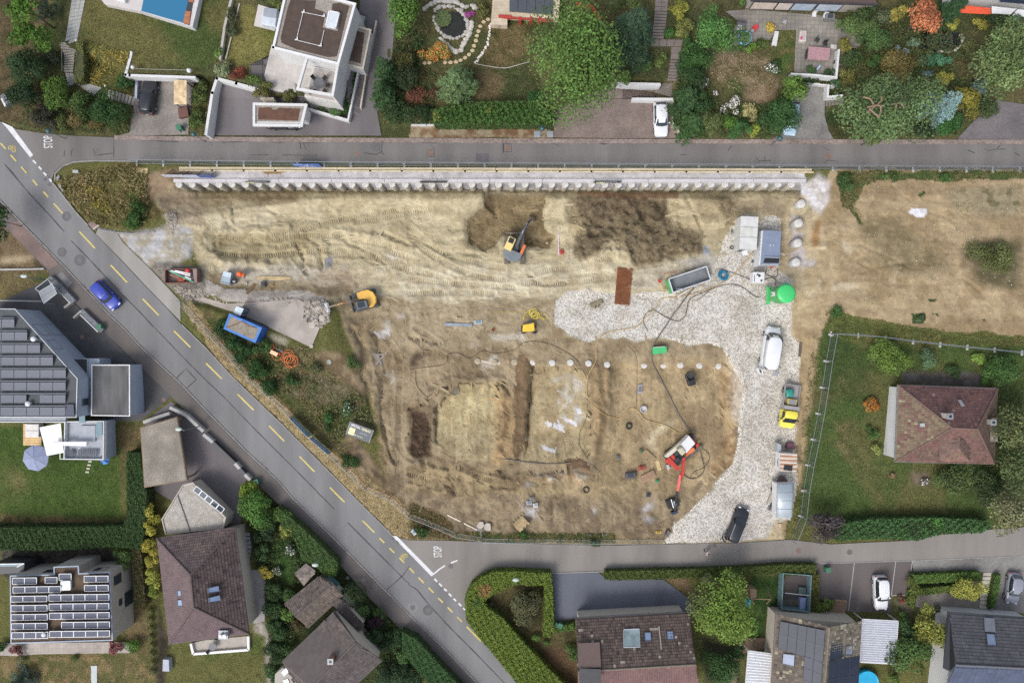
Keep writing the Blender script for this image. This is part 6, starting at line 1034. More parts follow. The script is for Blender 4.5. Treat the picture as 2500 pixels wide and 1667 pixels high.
corr('patio_canopy','white corrugated patio canopy left of the black solar house','t33 1098,1302 1286,1328 1278,1680 1068,1680',-2.2,(226,228,232),'canopy',n=16);corr('carport_canopy','pale corrugated carport canopy right of the black solar house','t43 356,1045 648,1060 625,1412 335,1396',-1.9,(206,208,216),'carport',n=19)
t=hs_('slate_house','white house with dark slate roof and blue solar south side at the bottom right',2420,1590);ze,zr=-.8,2.7
a_,b_,c_,d_=P1('t43 1072,985')+(ze,),P1('t43 1800,1035')+(ze,),P1('t43 1800,1450')+(zr,),P1('t43 1122,1416')+(zr,);e_,f_=P1('t43 1800,1800')+(ze,),P1('t43 1000,1780')+(ze,)
wls(t,[a_,b_,e_,f_],-5.3,mWw,.75);rfp(t,[a_,b_,c_,d_],(88,88,92),(98,98,104),tw=.34,th=.4,v=.12);rfp(t,[d_,c_,e_,f_],(84,92,112),(90,98,120),tw=.6,th=.6,v=.06);ridge(t,d_,c_,M('ridge_slate',C(112,112,116),ro=.7),.13)
edg(t,'verge_board',[a_[:2],d_[:2]],ze,.1,.1,mD,False);q=MB();q.add([W(*v)-t.location for v in(a_,d_,(d_[0]-16,d_[1]+16,.9),(P1('t43 1012,1442')+(.2,)),P1('t43 1048,972')+(ze,))],[(0,1,2,3,4)]);q.bd_('verge_panel',mD,t)
fs_=lambda x,y:ze+(y-1495)/125*(zr-ze)+.16
rw_(t,[(x,y,fs_(x,y))for x,y in L('t43 1368,1160 1440,1166 1456,1262 1380,1258')],M('grey_glass'));p3(t,'pale_flashing',[(x,y,fs_(x,y)-.04)for x,y in L('t43 1352,1030 1436,1036 1446,1150 1358,1146')],M('flashing',C(128,132,140),ro=.5),.03)
wns(t,[P1('t43 1010,1600')+(ze,),P1('t43 1075,1080')+(ze,)],-4.6,0,[(.3,.45,.8,2.2),(.55,.7,.8,2.2)],off=.8)
t=hs_('red_roof_house','house with weathered red tiled hip roof and dormer in the right garden',2310,1030);ze,zr=.2,3.6
nw,ne,se,sw=P1('t42 752,548')+(ze,),P1('t42 1706,582')+(ze,),P1('t42 1672,1302')+(ze,),P1('t42 724,1280')+(ze,);r1,r2=P1('t42 1270,957')+(zr,),P1('t42 1512,970')+(zr,)
wls(t,[nw,ne,se,sw],-3.8,mWw,.55);LC=((156,152,122),1.6)
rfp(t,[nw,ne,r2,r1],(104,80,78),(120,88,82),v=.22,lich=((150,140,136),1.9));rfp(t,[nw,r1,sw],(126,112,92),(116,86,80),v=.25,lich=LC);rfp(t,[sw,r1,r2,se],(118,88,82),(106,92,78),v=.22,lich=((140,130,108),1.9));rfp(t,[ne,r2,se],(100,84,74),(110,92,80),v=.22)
mrr=M('ridge_red',C(120,96,88),ro=.85)
for a_,b_ in((nw,r1),(ne,r2),(se,r2),(sw,r1),(r1,r2)):ridge(t,a_,b_,mrr)
dz_=lambda y:zr-(y-1045)/84*(zr-ze)
d1,d2,d3,d4,d5=P1('t42 1150,1112'),P1('t42 1350,1042'),P1('t42 1340,1148'),P1('t42 1440,1278'),P1('t42 1152,1270')
rfp(t,[d1+(1.9,),d2+(3.0,),d3+(2.9,),d5+(1.5,)],(112,92,84),(124,100,90),name='dormer_roof');rfp(t,[d3+(2.9,),d4+(1.3,),d5+(1.5,)],(140,104,96),(122,108,88),name='dormer_roof');rfp(t,[d2+(3.0,),P1('t42 1445,1130')+(1.9,),d4+(1.3,),d3+(2.9,)],(104,84,78),(112,92,84),name='dormer_roof')
chm(t,*P1('t42 1252,847'),2.4,1.5,.6);chm(t,*P1('t42 1665,905'),1.2,1.6,.6);l4=q3('t42 1562,872 1716,870 1702,1080 1575,1080',1.5,.9,.9,1.5);rfp(t,l4,(150,144,130),(128,122,108),name='side_roof',v=.25);p3(t,'roof_hatch',q3('t42 962,915 1008,912 1014,948 964,948',2.0,2.2,2.2,2.0),mGr,.08);p3(t,'roof_hatch',q3('t42 1325,690 1360,690 1395,748 1368,755',1.7,1.7,2.1,2.1),mGr,.05);p3(t,'chimney_flashing',q3('t42 1165,815 1222,818 1230,865 1200,862',2.6),mBe,.05)
edg(t,'gutter',[p[:2]for p in(nw,ne,se,sw)],ze+.03,.13,.1,M('gutter_grey',C(128,124,122),ro=.6));wns(t,[sw,nw],-2.6,0,[(.15,.3,.7,2.1),(.45,.6,.7,2.1),(.75,.88,.2,2.2)],off=.6)
t=hs_('top_house','house at the top edge with brown roof edge and row of window blinds',1950,0);RO='t30 1320,-10 1600,0 1960,14 t40 250,22 545,34 545,-300 t30 1320,-300';pz(t,'wall',RO,4.3,1.5,mBe);pz(t,'roof',RO,4.5,4.3,M('brown_roof',C(92,76,70),ro=.9));edg(t,'roof_edge','t30 1320,-6 1600,4 1960,18 t40 250,26 545,38',4.3,.3,.3,M('roof_edge_dark',C(74,70,76),ro=.7),False)
wp=[(1838,1,4.2),(2066,8,4.2)]
for u0,u1,c_ in((.02,.28,(222,204,190)),(.29,.45,(218,204,194)),(.46,.7,(176,190,206)),(.72,.98,(190,202,214))):wns(t,wp,2.1,0,[(u0,u1,.15,1.9)],mat=M('blind%d'%c_[0],C(*c_),ro=.7),frame=mD,off=.12)
t=hs_('top_right_house','white terrace house with orange awning at the top right edge',2420,10);RO='t40 1290,-10 1720,-5 2300,60 2300,-300 1290,-300';pz(t,'wall',RO,4.2,1.2,mWw);pz(t,'roof',RO,4.4,4.2,M('roof_membrane'));p3(t,'solar_panel',q3('t40 1735,-8 2000,8 2000,44 1725,20',4.6),mSd,.05)
p3(t,'awning',q3('t40 1336,48 1642,82 1642,140 1336,126',3.9,3.9,3.2,3.2),M('orange_awning',C(236,96,60),ro=.8,var=.05),.04);p3(t,'white_awning',q3('t40 1650,62 1890,88 1830,142 1650,132',3.9,3.9,3.3,3.3),mW,.04);p3(t,'white_awning',q3('t40 1900,92 2100,112 2100,180 1850,150',3.9,3.9,3.3,3.3),mW,.04)
pz(t,'terrace','t40 1285,142 1800,180 1960,215 2200,230 2200,20 1285,20',1.6,.5,M('terrace_grey',C(160,158,158),ro=.85));
t=th_g('stone_terrace','pale stone terrace with dark pool cover and red fence at the top','terrace',G(1240,30));ms_=Mbrick('pale_stone',C(214,200,176),C(204,186,158),C(180,168,148),.55,.4,0,msz=.015)
pz(t,'paving','t20 800,-60 1440,-60 1428,185 935,160 935,245 776,236',2.75,1.0,ms_);zc_=3.1
for k in range(5):p3(t,'pool_cover_panel',q3(f't20 {957 + k * 84},-40 {957 + (k + .94) * 84},-40 {955 + (k + .94) * 83},{112 + k * 6.5} {955 + k * 83},{108 + k * 6.5}',zc_),M('pool_cover',C(80,84,92),ro=.5),.2)
pz(t,'red_beam','t20 850,142 972,146 970,182 850,165',2.95,2.7,M('red_paint',C(176,60,48),ro=.6));pz(t,'red_rail','t20 970,160 1365,192 1365,208 970,178',2.95,2.75,M('red_paint'))
for x_ in(1055,1160,1245):pz(t,'red_post',f't20 {x_ - 10},160 {x_ + 14},162 {x_ + 14},202 {x_ - 10},200',2.9,1.2,M('red_paint'))
wall('red_fence','short red bent garden fence behind the huge tree','t20 1600,30 1740,55 1840,175',.9,.15,M('red_paint'),cat='fence')
# VEHICLES
m_tyre=M('tyre',C(38,38,40),ro=.85,var=.08);m_rim=M('alloy_rim',C(176,178,182),ro=.35,metal=.5);mWg=M('car_glass',C(44,52,58),ro=.1,var=.1,spec=.6);m_red=M('red_lamp',C(180,30,30),ro=.3);m_lamp=M('head_lamp',C(226,230,234),ro=.15)
def paintmat(n,c):return M('car_paint_'+n,C(*c),ro=.28,var=.04,fine=.02,coat=.35)
def sring(x0,x1,hw,z,n=20,p=4.0):
 out=[];cx=(x0+x1)/2;hx=(x1-x0)/2
 for k in range(n):
  a=2*mt_.pi*(k+.5)/n;c_,s_=mt_.cos(a),mt_.sin(a)
  out.append((cx+hx*mt_.copysign(abs(c_)**(2/p),c_),hw*mt_.copysign(abs(s_)**(2/p),s_),z))
 return out
def car(name,label,px,py,dx,dy,Ln,Wd,Ht,pm,kind='hatch',z=None,cat='car',rails=None,group=None):
 """dx,dy: photo direction of the bonnet"""
 zg=gz(px,py)if z is None else z;p=W(px,py,zg+.8);zb=gz(px,py)+.03 if z is None else z
 t=th_g(name,label,cat,(p.x,p.y,zb),mt_.atan2(-dy,dx),group);hw=Wd/2;van=kind=='van'
 hb=Ht*(.60 if not van else .56);st=[(-.5,.80,.72),(-.485,.92,.92),(-.42,.985,1),(-.2,1,1.0),(.15,1,1.0),(.28,.985,.97 if not van else 1),(.40,.95,.90),(.465,.86,.80),(.495,.70,.66),(.5,.62,.5)]
 q=MB();rings=[]
 for x,w_,zt in st:
  zt*=hb;y=hw*w_;rings.append([(x*Ln,-y*.94,.20),(x*Ln,-y,.42),(x*Ln,-y,zt*.78),(x*Ln,-y*.93,zt*.97),(x*Ln,-y*.7,zt*1.015),(x*Ln,y*.7,zt*1.015),(x*Ln,y*.93,zt*.97),(x*Ln,y,zt*.78),(x*Ln,y,.42),(x*Ln,y*.94,.20)])
 q.loft(rings);body=q.bd_('body',pm,t,True)
 b0,b1,t0,t1={'hatch':(-.46,.24,-.36,.05),'suv':(-.485,.23,-.44,.06),'sedan':(-.40,.22,-.26,.04),'van':(-.495,.36,-.49,.25)}[kind]
 q=MB();tw=hw*(.76 if not van else .90);q.loft([sring(b0*Ln,b1*Ln,hw*.94,hb*.96),sring((b0*.4+t0*.6)*Ln,(b1*.45+t1*.55)*Ln,hw*.88,hb+(Ht-hb)*.55),sring(t0*Ln,t1*Ln,tw,Ht-.05),sring(t0*Ln+.1,t1*Ln-.12,tw-.1,Ht)]);q.bd_('cabin',pm,t,True)
 def glass(n,pts):
  a=[Vc(v)for v in pts];nn=(a[1]-a[0]).cross(a[2]-a[0]).normalized();c_=sum(a,Vc())/len(a)
  if nn.dot(c_-Vc((0,0,hb)))<0:nn=-nn
  g=MB();k=len(a);g.add([v+nn*.035 for v in a]+[v-nn*.02 for v in a],[tuple(range(k)),tuple(range(k,2*k))[::-1]]+[(i,(i+1)%k,k+(i+1)%k,k+i)for i in range(k)]);return g.bd_(n,mWg,t)
 zt_=Ht-.1;lo=hb+.05
 glass('windshield',[(b1*Ln-.12,-hw*.80,lo),(b1*Ln-.02,0,lo-.02),(b1*Ln-.12,hw*.80,lo),(t1*Ln-.03,tw*.84,zt_),(t1*Ln-.03,-tw*.84,zt_)])
 glass('rear_window',[(b0*Ln+.06,-hw*.76,lo+.05),(b0*Ln+.06,hw*.76,lo+.05),(t0*Ln+.02,tw*.8,zt_),(t0*Ln+.02,-tw*.8,zt_)])
 for s_ in(-1,1):
  xa,xb=(b0*.8*Ln,b1*Ln-.42)if not van else((.16)*Ln,b1*Ln-.4)
  glass('side_window',[(xa,s_*hw*.925,lo+.02),(xb,s_*hw*.925,lo+.02),(t1*Ln-.18,s_*(tw+.015),zt_-.02),(max(t0*Ln+.2,xa+.05),s_*(tw+.015),zt_-.02)])
  q=MB();q.box((b1*Ln-.45,s_*(hw+.09),hb+.06),(.12,.2,.15));q.bd_('mirror',pm if kind!='van' else mB,t,bevel=.03)
  q=MB();q.box((.475*Ln,s_*hw*.62,hb*.74),(.22,.32,.12));q.bd_('headlight',m_lamp,t,bevel=.03);q=MB();q.box((-.49*Ln,s_*hw*.78,hb*.82),(.12,.2,.22));q.bd_('tail_light',m_red,t,bevel=.02)
  for xx in(-.30,.31):
   q=MB();Rm=Mx.Rotation(mt_.pi/2*s_,3,'X');q.cyl((xx*Ln,s_*(hw-.2),.32),.32,-.21 if s_>0 else -.21,18,M4=Rm);w_=q.bd_('wheel',m_tyre,t);q=MB();q.cyl((xx*Ln,s_*(hw+.005),.32),.2,-.02,12,M4=Rm);q.bd_('rim',m_rim,w_)
  if rails:q=MB();q.bar((t0*Ln+.15,s_*(tw-.06),Ht+.03),(t1*Ln-.15,s_*(tw-.06),Ht+.03),.05);q.bd_('roof_rail',rails,t)
 q=MB();q.box((-.495*Ln,0,.5),(.06,.5,.12));q.bd_('number_plate',mW,t)
 return t
blk=paintmat('black',(40,41,46));wht=paintmat('white',(236,238,240))
car('parked_car','black car parked on pavers under the white carport wall',362,236,40,-320,4.4,1.8,1.5,blk,'suv');car('parked_car','black car mostly hidden under the low garage roof',691,298,1,.02,4.3,1.8,1.5,blk,'hatch',rails=mA)
car('parked_car','white car parked on the brick drive',1614,290,.03,1,4.4,1.78,1.45,wht,'hatch');car('parked_car','light blue car half hidden by the dense shrub',1933,288,-.12,1,4.3,1.75,1.45,paintmat('pale_blue',(176,204,222)),'hatch')
car('moving_car','bright blue car driving down the main road',257,721,.72,.78,4.1,1.75,1.5,paintmat('blue',(52,72,178)),'suv');car('parked_car','white car with its nose out of the dark flat garage',288,946,1,0,4.3,1.8,1.45,wht,'hatch')
car('parked_car','black estate car stopped on gravel at the site entrance',1801,1281,.37,-.93,4.75,1.86,1.6,blk,'suv',rails=mA);t=car('parked_van','white van with ribbed roof in the parking yard',2150,1446,.03,1,4.5,1.75,1.85,wht,'suv',cat='van')
for k in range(5):MB().box((-.55,-.5+.25*k,1.865),(2.0,.09,.03)).bd_('roof_rib',wht,t)
car('parked_car','silver grey car parked on the cobbled drive',2476,1436,-.14,1,4.1,1.75,1.5,paintmat('silver',(150,152,164)),'hatch')
t=car('delivery_van','long white van with open rear doors on the gravel',1880,850,.16,-1,5.7,2.0,2.5,wht,'van',cat='van')
for s_ in(-1,1):q=MB();q.box((-2.85-.32,s_*(1.0+.12),1.4),(.75,.06,1.9),rz=s_*.42);o=q.bd_('rear_door',wht,t);q=MB();q.box((-2.85-.32,s_*(1.0+.17),1.85),(.5,.03,.6),rz=s_*.42);q.bd_('door_window',mWg,o)
p=G(1925,990,.6);t=th_g('tipper_truck','yellow pickup truck with grey open bed holding a green sack','truck',(p.x,p.y,gz(1925,990)+.03),mt_.atan2(-1,-.14));yel=paintmat('yellow',(244,226,84))
q=MB();q.loft([[(x,-w_,z0)if i==0 else(x,-w_,z1)if i==1 else(x,w_,z1)if i==2 else(x,w_,z0)for i in range(4)]for x,w_,z0,z1 in((.55,.95,.4,1.25),(1.2,.98,.4,1.28),(2.0,.97,.4,1.22),(2.6,.9,.4,1.05),(2.9,.72,.45,.85))]);q.bd_('body',yel,t,False,bevel=.05)
q=MB();q.loft([sring(.5,2.15,.93,1.2),sring(.55,1.75,.86,1.75),sring(.58,1.5,.80,2.05),sring(.66,1.42,.72,2.1)]);q.bd_('cab',yel,t,True)
q=MB();q.add([(2.12,-.82,1.3),(2.12,.82,1.3),(1.56,.74,2.0),(1.56,-.74,2.0)],[(0,1,2,3)]);q.bd_('windshield',mWg,t).location.x=.06
for s_ in(-1,1):
 q=MB();q.add([(.8,s_*.96,1.3),(1.8,s_*.96,1.3),(1.4,s_*.85,1.95),(.8,s_*.85,1.95)],[(0,1,2,3)]);q.bd_('side_window',mWg,t);q=MB();q.box((1.75,s_*1.1,1.45),(.15,.25,.25));q.bd_('mirror',mB,t)
 for xx in(-1.9,1.9):q=MB();q.cyl((xx,s_*.75,.34),.34,-.22,18,M4=Mx.Rotation(mt_.pi/2*s_,3,'X'));w_=q.bd_('wheel',m_tyre,t);q=MB();q.cyl((xx,s_*.98,.34),.2,-.02,12,M4=Mx.Rotation(mt_.pi/2*s_,3,'X'));q.bd_('rim',m_rim,w_)
m_bed=M('bed_metal',C(164,160,158),ro=.6,var=.1);q=MB();q.box((-1.35,0,.8),(2.9,1.96,.1));q.bd_('bed_floor',m_bed,t)
for c_,d_ in(((-1.35,.97,1.05),(2.9,.06,.45)),((-1.35,-.97,1.05),(2.9,.06,.45)),((-2.8,0,1.05),(.06,1.88,.45)),((.2,0,1.3),(.5,1.94,1.0))):q=MB();q.box(c_,d_);q.bd_('bed_side' if d_[0]!=.5 else 'tool_chest',m_bed,t,bevel=.01)
q=MB();q.box((-.55,.05,1.15),(.75,1.2,.6));o=q.bd_('generator',M('yellow_frame',C(214,190,90),ro=.5),t,bevel=.04);q=MB();q.box((-.55,.05,1.47),(.55,.95,.06));q.bd_('cover',mGr,o)
p=W(1928,959,gz(1928,959)+1.3);q=MB();q.loft([sring(-.5,.5,.5,-.35),sring(-.55,.55,.55,0),sring(-.45,.45,.45,.22),sring(-.2,.2,.2,.28)]);o=q.bd_('bulk_sack',M('green_sack',C(44,142,126),ro=.5,var=.3,vs=3),None,True);o.location=p;tag(o,'shiny green sack lying on the bed of the yellow truck','sack')
# MACHINES
m_shoe=M('track_shoe',C(132,124,112),ro=.7,metal=.3,var=.25);m_mud=M('muddy_steel',C(128,114,98),ro=.8,var=.3);mS=M('machine_grey',C(84,88,92),ro=.5,var=.12);m_yel2=M('machine_yellow',C(240,188,84),ro=.45,var=.1);m_yel3=M('cab_yellow',C(244,216,140),ro=.5,var=.06);m_org=M('machine_orange',C(232,128,72),ro=.5,var=.1);m_chrome=M('piston',C(190,190,214),ro=.2,metal=.6);m_mred=M('rig_red',C(206,66,52),ro=.5,var=.15)
def crawler(t,name,cx,cyy,ln,wd,h,rz,mat):
 c_,s_=mt_.cos(rz),mt_.sin(rz);Q=lambda x,y,z:(cx*c_-cyy*s_+x*c_-y*s_,cx*s_+cyy*c_+x*s_+y*c_,z);q=MB();prof=[]
 for k in range(9):a=mt_.pi/2-mt_.pi*k/8;prof.append((ln/2-h/2+h/2*mt_.cos(a),h/2+h/2*mt_.sin(a)))
 for k in range(9):a=-mt_.pi/2-mt_.pi*k/8;prof.append((-ln/2+h/2+h/2*mt_.cos(a),h/2+h/2*mt_.sin(a)))
 q.loft([[Q(x,-wd/2,z)for x,z in prof],[Q(x,wd/2,z)for x,z in prof]]);o=q.bd_(name,mB,t);sh=MB();n=int(ln/.19)
 for k in range(n):
  x=-ln/2+h*.4+(ln-h*.8)*(k+.5)/n;a0=Q(x,0,h+.015);sh.box(a0,(.13,wd+.03,.05),rz=rz)
 for k in range(1,8):
  a=mt_.pi/2-mt_.pi*k/8
  for sg in(1,-1):sh.box(Q(sg*(ln/2-h/2+(h/2+.015)*mt_.cos(a)),0,h/2+(h/2+.015)*mt_.sin(a)),(.1,wd+.03,.1),rz=rz)
 sh.bd_('track_shoes',mat,o,kind='stuff')
def arm(t,name,pts,wd,hts,mat):
 q=MB();pts=[Vc(p)for p in pts];rings=[]
 for i,p in enumerate(pts):
  d=(pts[min(i+1,len(pts)-1)]-pts[max(i-1,0)]).normalized();s_=d.cross(Vc((0,0,1))).normalized();u=s_.cross(d);w_=wd[i]if hasattr(wd,'__len__')else wd
  rings.append([p-s_*w_/2-u*hts[i]/2,p+s_*w_/2-u*hts[i]/2,p+s_*w_/2+u*hts[i]/2,p-s_*w_/2+u*hts[i]/2])
 q.loft(rings);return q.bd_(name,mat,t,bevel=.02)
def bucket(t,p,yaw,wd,sc_,mat,teeth=True):
 q=MB();c_,s_=mt_.cos(yaw),mt_.sin(yaw);T_=lambda x,y,z:(p[0]+x*c_-y*s_,p[1]+x*s_+y*c_,p[2]+z);prof=[(-.45,.3),(-.15,.42),(.25,.3),(.45,0),(.4,-.35),(.1,-.5),(.05,-.42),(.3,-.28),(.34,0),(.18,.22),(-.12,.32),(-.42,.22)]
 q.loft([[T_(x*sc_,-wd/2,z*sc_)for x,z in prof],[T_(x*sc_,wd/2,z*sc_)for x,z in prof]])
 for s2 in(-1,1):q.loft([[T_(x*sc_,s2*wd/2-.02,z*sc_)for x,z in prof[:6]],[T_(x*sc_,s2*wd/2+.02,z*sc_)for x,z in prof[:6]]])
 if teeth:
  for k in range(5):q.box(T_(.02*sc_,(-.45+.225*k)*wd,-.52*sc_),(.2,.07,.06),rz=yaw)
 return q.bd_('bucket',mat,t)
p=G(1255.5,611,.5);t=th_g('excavator','excavator with yellow cab and orange side reaching into the dark dug pit','excavator',(p.x,p.y,gz(1255.5,611)+.02),mt_.pi/2)
for s_ in(-1,1):crawler(t,'track',.1,s_*1.02,3.75,.55,.72,0,m_shoe)
MB().box((.1,0,.5),(2.2,1.6,.45)).bd_('undercarriage',mS,t);MB().box((2.2,.1,.45),(.16,2.1,.65)).box((1.75,.5,.45),(.8,.14,.2)).box((1.75,-.4,.45),(.8,.14,.2)).bd_('dozer_blade',m_mud,t)
a=-mt_.radians(24);bd=bpy.data.objects.new('upper_body',None)
def rot(x,y,z):return Vc((x*mt_.cos(a)-y*mt_.sin(a),x*mt_.sin(a)+y*mt_.cos(a),z))
q=MB();prof=[(-.2,1.2),(-.8,1.25),(-1.35,.9),(-1.6,.3),(-1.6,-.3),(-1.35,-.95),(-.8,-1.25),(-.2,-1.2)];q.pz([rot(x,y,0)[:2]for x,y in prof],.8,1.75);q.bd_('engine_deck',M('deck_grey',C(120,128,134),ro=.5,var=.1),t,bevel=.05)
q=MB();q.pz([rot(x,y,0)[:2]for x,y in((-.4,-.5),(1.0,-.4),(1.0,.3),(-.4,.3))],.85,1.3);q.bd_('swing_frame',mS,t);MB().box(rot(.3,-1.05,1.35),(1.5,.38,.75),rz=a).bd_('side_tank',m_org,t,bevel=.04)
q=MB();q.box(rot(.35,.75,1.75),(1.75,1.05,1.6),rz=a,taper=.92);o=q.bd_('cab',m_yel3,t,bevel=.06);q=MB();q.box(rot(.72,.75,2.57),(.65,.68,.05),rz=a);q.bd_('roof_window',mWg,o);q=MB();q.box(rot(1.2,.75,1.85),(.1,.9,1.1),rz=a);q.bd_('front_window',M('teal_glass',C(112,134,138),ro=.2),o)
arm(t,'boom',[rot(.5,-.1,1.5),rot(1.5,-.15,2.9),rot(2.6,-.2,3.0),rot(3.9,-.25,1.9)],[.35,.36,.32,.26],[.5,.55,.45,.3],mS);arm(t,'stick',[rot(3.5,-.25,2.4),rot(4.0,-.27,1.5),rot(4.4,-.3,.3)],.26,[.3,.35,.22],mS);MB().tube([rot(.8,-.13,2.3),rot(2.4,-.2,3.35)],.07,8).bd_('lift_cylinder',m_chrome,t);MB().tube([rot(2.4,-.2,3.35),rot(3.6,-.25,2.7)],.06,8).bd_('stick_cylinder',m_chrome,t)
bucket(t,rot(4.75,-.32,-.3),a,.85,1.0,m_mud)
p=G(893,733,.5);t=th_g('excavator','yellow excavator with dark cab breaking up the concrete slab','excavator',(p.x,p.y,gz(893,733)+.02),mt_.pi-mt_.radians(-14.5));
for s_ in(-1,1):crawler(t,'track',0,s_*.95,3.0,.5,.62,0,mS)
MB().box((0,0,.45),(1.8,1.5,.4)).bd_('undercarriage',mS,t);MB().box((1.95,0,.4),(.16,2.3,.5)).box((1.4,.5,.4),(1.0,.14,.18)).box((1.4,-.5,.4),(1.0,.14,.18)).bd_('dozer_blade',mS,t)
a=0.0;q=MB();prof=[(.75,-1.1),(.1,-1.2),(-.8,-1.15),(-1.35,-.7),(-1.55,0),(-1.4,.7),(-.95,1.1),(-.4,1.15),(-.4,.05),(.2,-.15),(.75,-.2)];q.pz(prof,.75,1.55);q.bd_('body_shell',m_yel2,t,bevel=.06);q=MB();q.box((.3,.62,1.55),(1.5,.95,1.6),taper=.94);o=q.bd_('cab',M('cab_dark',C(96,104,112),ro=.5),t,bevel=.05);MB().box((.35,.62,2.36),(.9,.7,.04)).bd_('roof_window',mWg,o)
arm(t,'boom',[(.6,-.1,1.3),(1.6,-.1,2.5),(2.8,-.12,2.7),(3.6,-.12,2.1)],[.3,.32,.28,.22],[.4,.45,.38,.26],m_mud);arm(t,'stick',[(3.3,-.12,2.5),(4.1,-.15,2.3),(4.6,-.16,1.9)],.22,[.28,.3,.2],m_mud);MB().tube([(.9,-.1,1.9),(2.4,-.1,2.98)],.06,8).bd_('lift_cylinder',m_org,t);MB().tube([(2.5,-.12,2.95),(3.7,-.13,2.35)],.055,8).bd_('stick_cylinder',m_yel2,t);bucket(t,(4.9,-.18,1.55),0,1.25,.75,mA,False)
def zq(x0,y0,k):return lambda s_:[(x0+float(a.split(',')[0])/k,y0+float(a.split(',')[1])/k)for a in s_.split()]
DR=zq(1590,1040,13.07);D2=zq(1590,1140,11.2);t=th_g('drilling_rig','red and white crawler drilling rig with a long red boom in the pit','drilling rig',G(1665,1098));z0=t.location.z
pz(t,'crawler_frame',DR('380,960 1180,300 1420,560 1330,760 1000,980 620,1060 480,1080'),z0+.75,z0+.25,mS)
dv=Vc((.82,.57,0)).normalized();rz_=mt_.atan2(.57,.82)
for s_ in(-1,1):crawler(t,'track',.1,s_*.95,4.6,.5,.75,rz_,m_shoe)
pz(t,'engine_hood',DR('930,590 1200,300 1405,550 1130,855 1080,810 1000,690'),z0+2.3,z0+.9,mW,bevel=.04);pz(t,'side_deck',DR('430,950 1130,330 1210,300 920,590 850,730 560,1000 470,1000'),z0+1.6,z0+.8,M('rig_cream',C(214,208,190),ro=.6,var=.15),bevel=.03);pz(t,'control_cab',DR('840,750 960,650 1100,840 985,940'),z0+2.6,z0+.8,M('rig_khaki',C(206,202,172),ro=.6),bevel=.04);pz(t,'exhaust_box',DR('905,690 935,665 965,705 935,735'),z0+2.75,z0+2.6,mGr)
pz(t,'tail_plate',DR('1265,370 1290,355 1420,520 1400,545'),z0+2.0,z0+.6,m_mred);pz(t,'orange_tank',DR('1080,910 1220,760 1320,670 1390,710 1380,800 1220,900 1120,990'),z0+1.7,z0+.6,m_org,bevel=.05)
for k,s_ in enumerate(('700,830 800,760 900,900 780,980','560,1010 700,900 800,1060 700,1150','720,1080 860,1000 930,1080 800,1180')):pz(t,'engine_block',DR(s_),z0+1.5+.1*k,z0+.5,mD if k!=1 else m_mred,bevel=.04)
def wb(name,pts,r,mat):
 q=MB();q.tube([W(*p)-t.location for p in pts],r,8);return q.bd_(name,mat,t)
def wa(name,pts,wd,ht,mat):return arm(t,name,[W(*p)-t.location for p in pts],wd,[ht]*len(pts),mat)
d1=DR('520,1020 860,1380');wa('swing_arm',[d1[0]+(z0+1.6,),d1[1]+(z0+1.5,)],.5,.5,m_mred);d1=DR('450,1090 640,1220');wa('swing_link',[d1[0]+(z0+1.4,),d1[1]+(z0+1.4,)],.3,.3,m_mred)
d1=DR('1040,1010')+D2('845,250');wa('boom',[d1[0]+(z0+2.6,),d1[1]+(z0+2.9,)],.34,.36,m_mred);d1=DR('1010,1020')+D2('820,370');wa('boom_brace',[d1[0]+(z0+2.4,),d1[1]+(z0+2.2,)],.16,.2,M('rig_dark_red',C(150,48,44),ro=.5));d1=D2('800,200 715,640');wa('feed_beam',[d1[0]+(z0+2.2,),d1[1]+(z0+1.6,)],.36,.3,M('rig_pink_red',C(222,110,98),ro=.5));d1=D2('715,630 655,1000 640,1190');wa('drill_rod',[d1[0]+(z0+1.6,),d1[1]+(z0+1.9,),d1[2]+(z0+1.8,)],.22,.22,mD)
pz(t,'drill_base',D2('395,930 620,850 740,890 790,1040 680,1120 480,1150'),z0+1.6,z0+.1,mB,bevel=.04);pz(t,'drill_head',D2('550,1240 720,1190 750,1250 590,1310 555,1300'),z0+1.7,z0+.3,M('navy_steel',C(52,62,82),ro=.4),bevel=.05)
for s_ in('545,880 600,1080 610,1110','625,930 630,1110','690,1000 650,1110'):wb('hydraulic_pipe',[p+(z0+1.75,)for p in D2(s_)],.06,mA)
wb('outrigger',[p+(z0+.5,)for p in D2('320,880 640,800')],.05,mA);wb('outrigger',[p+(z0+.3,)for p in D2('130,1155 560,1160')],.04,mD);wb('hose_bundle',[p+(z0+1.6,)for p in DR('740,1100 780,1010 900,980 960,1030 900,1120')],.09,mB)
pz(t,'winch',DR('1320,310 1400,290 1440,360 1380,400'),z0+1.6,z0+.6,mS,bevel=.05);pz(t,'hydraulic_block',DR('1430,590 1500,540 1540,600 1450,700'),z0+1.6,z0+.5,m_mred,bevel=.04);pz(t,'valve_group',DR('480,1240 560,1220 620,1340 540,1400'),z0+.9,z0+.2,mA,bevel=.04)
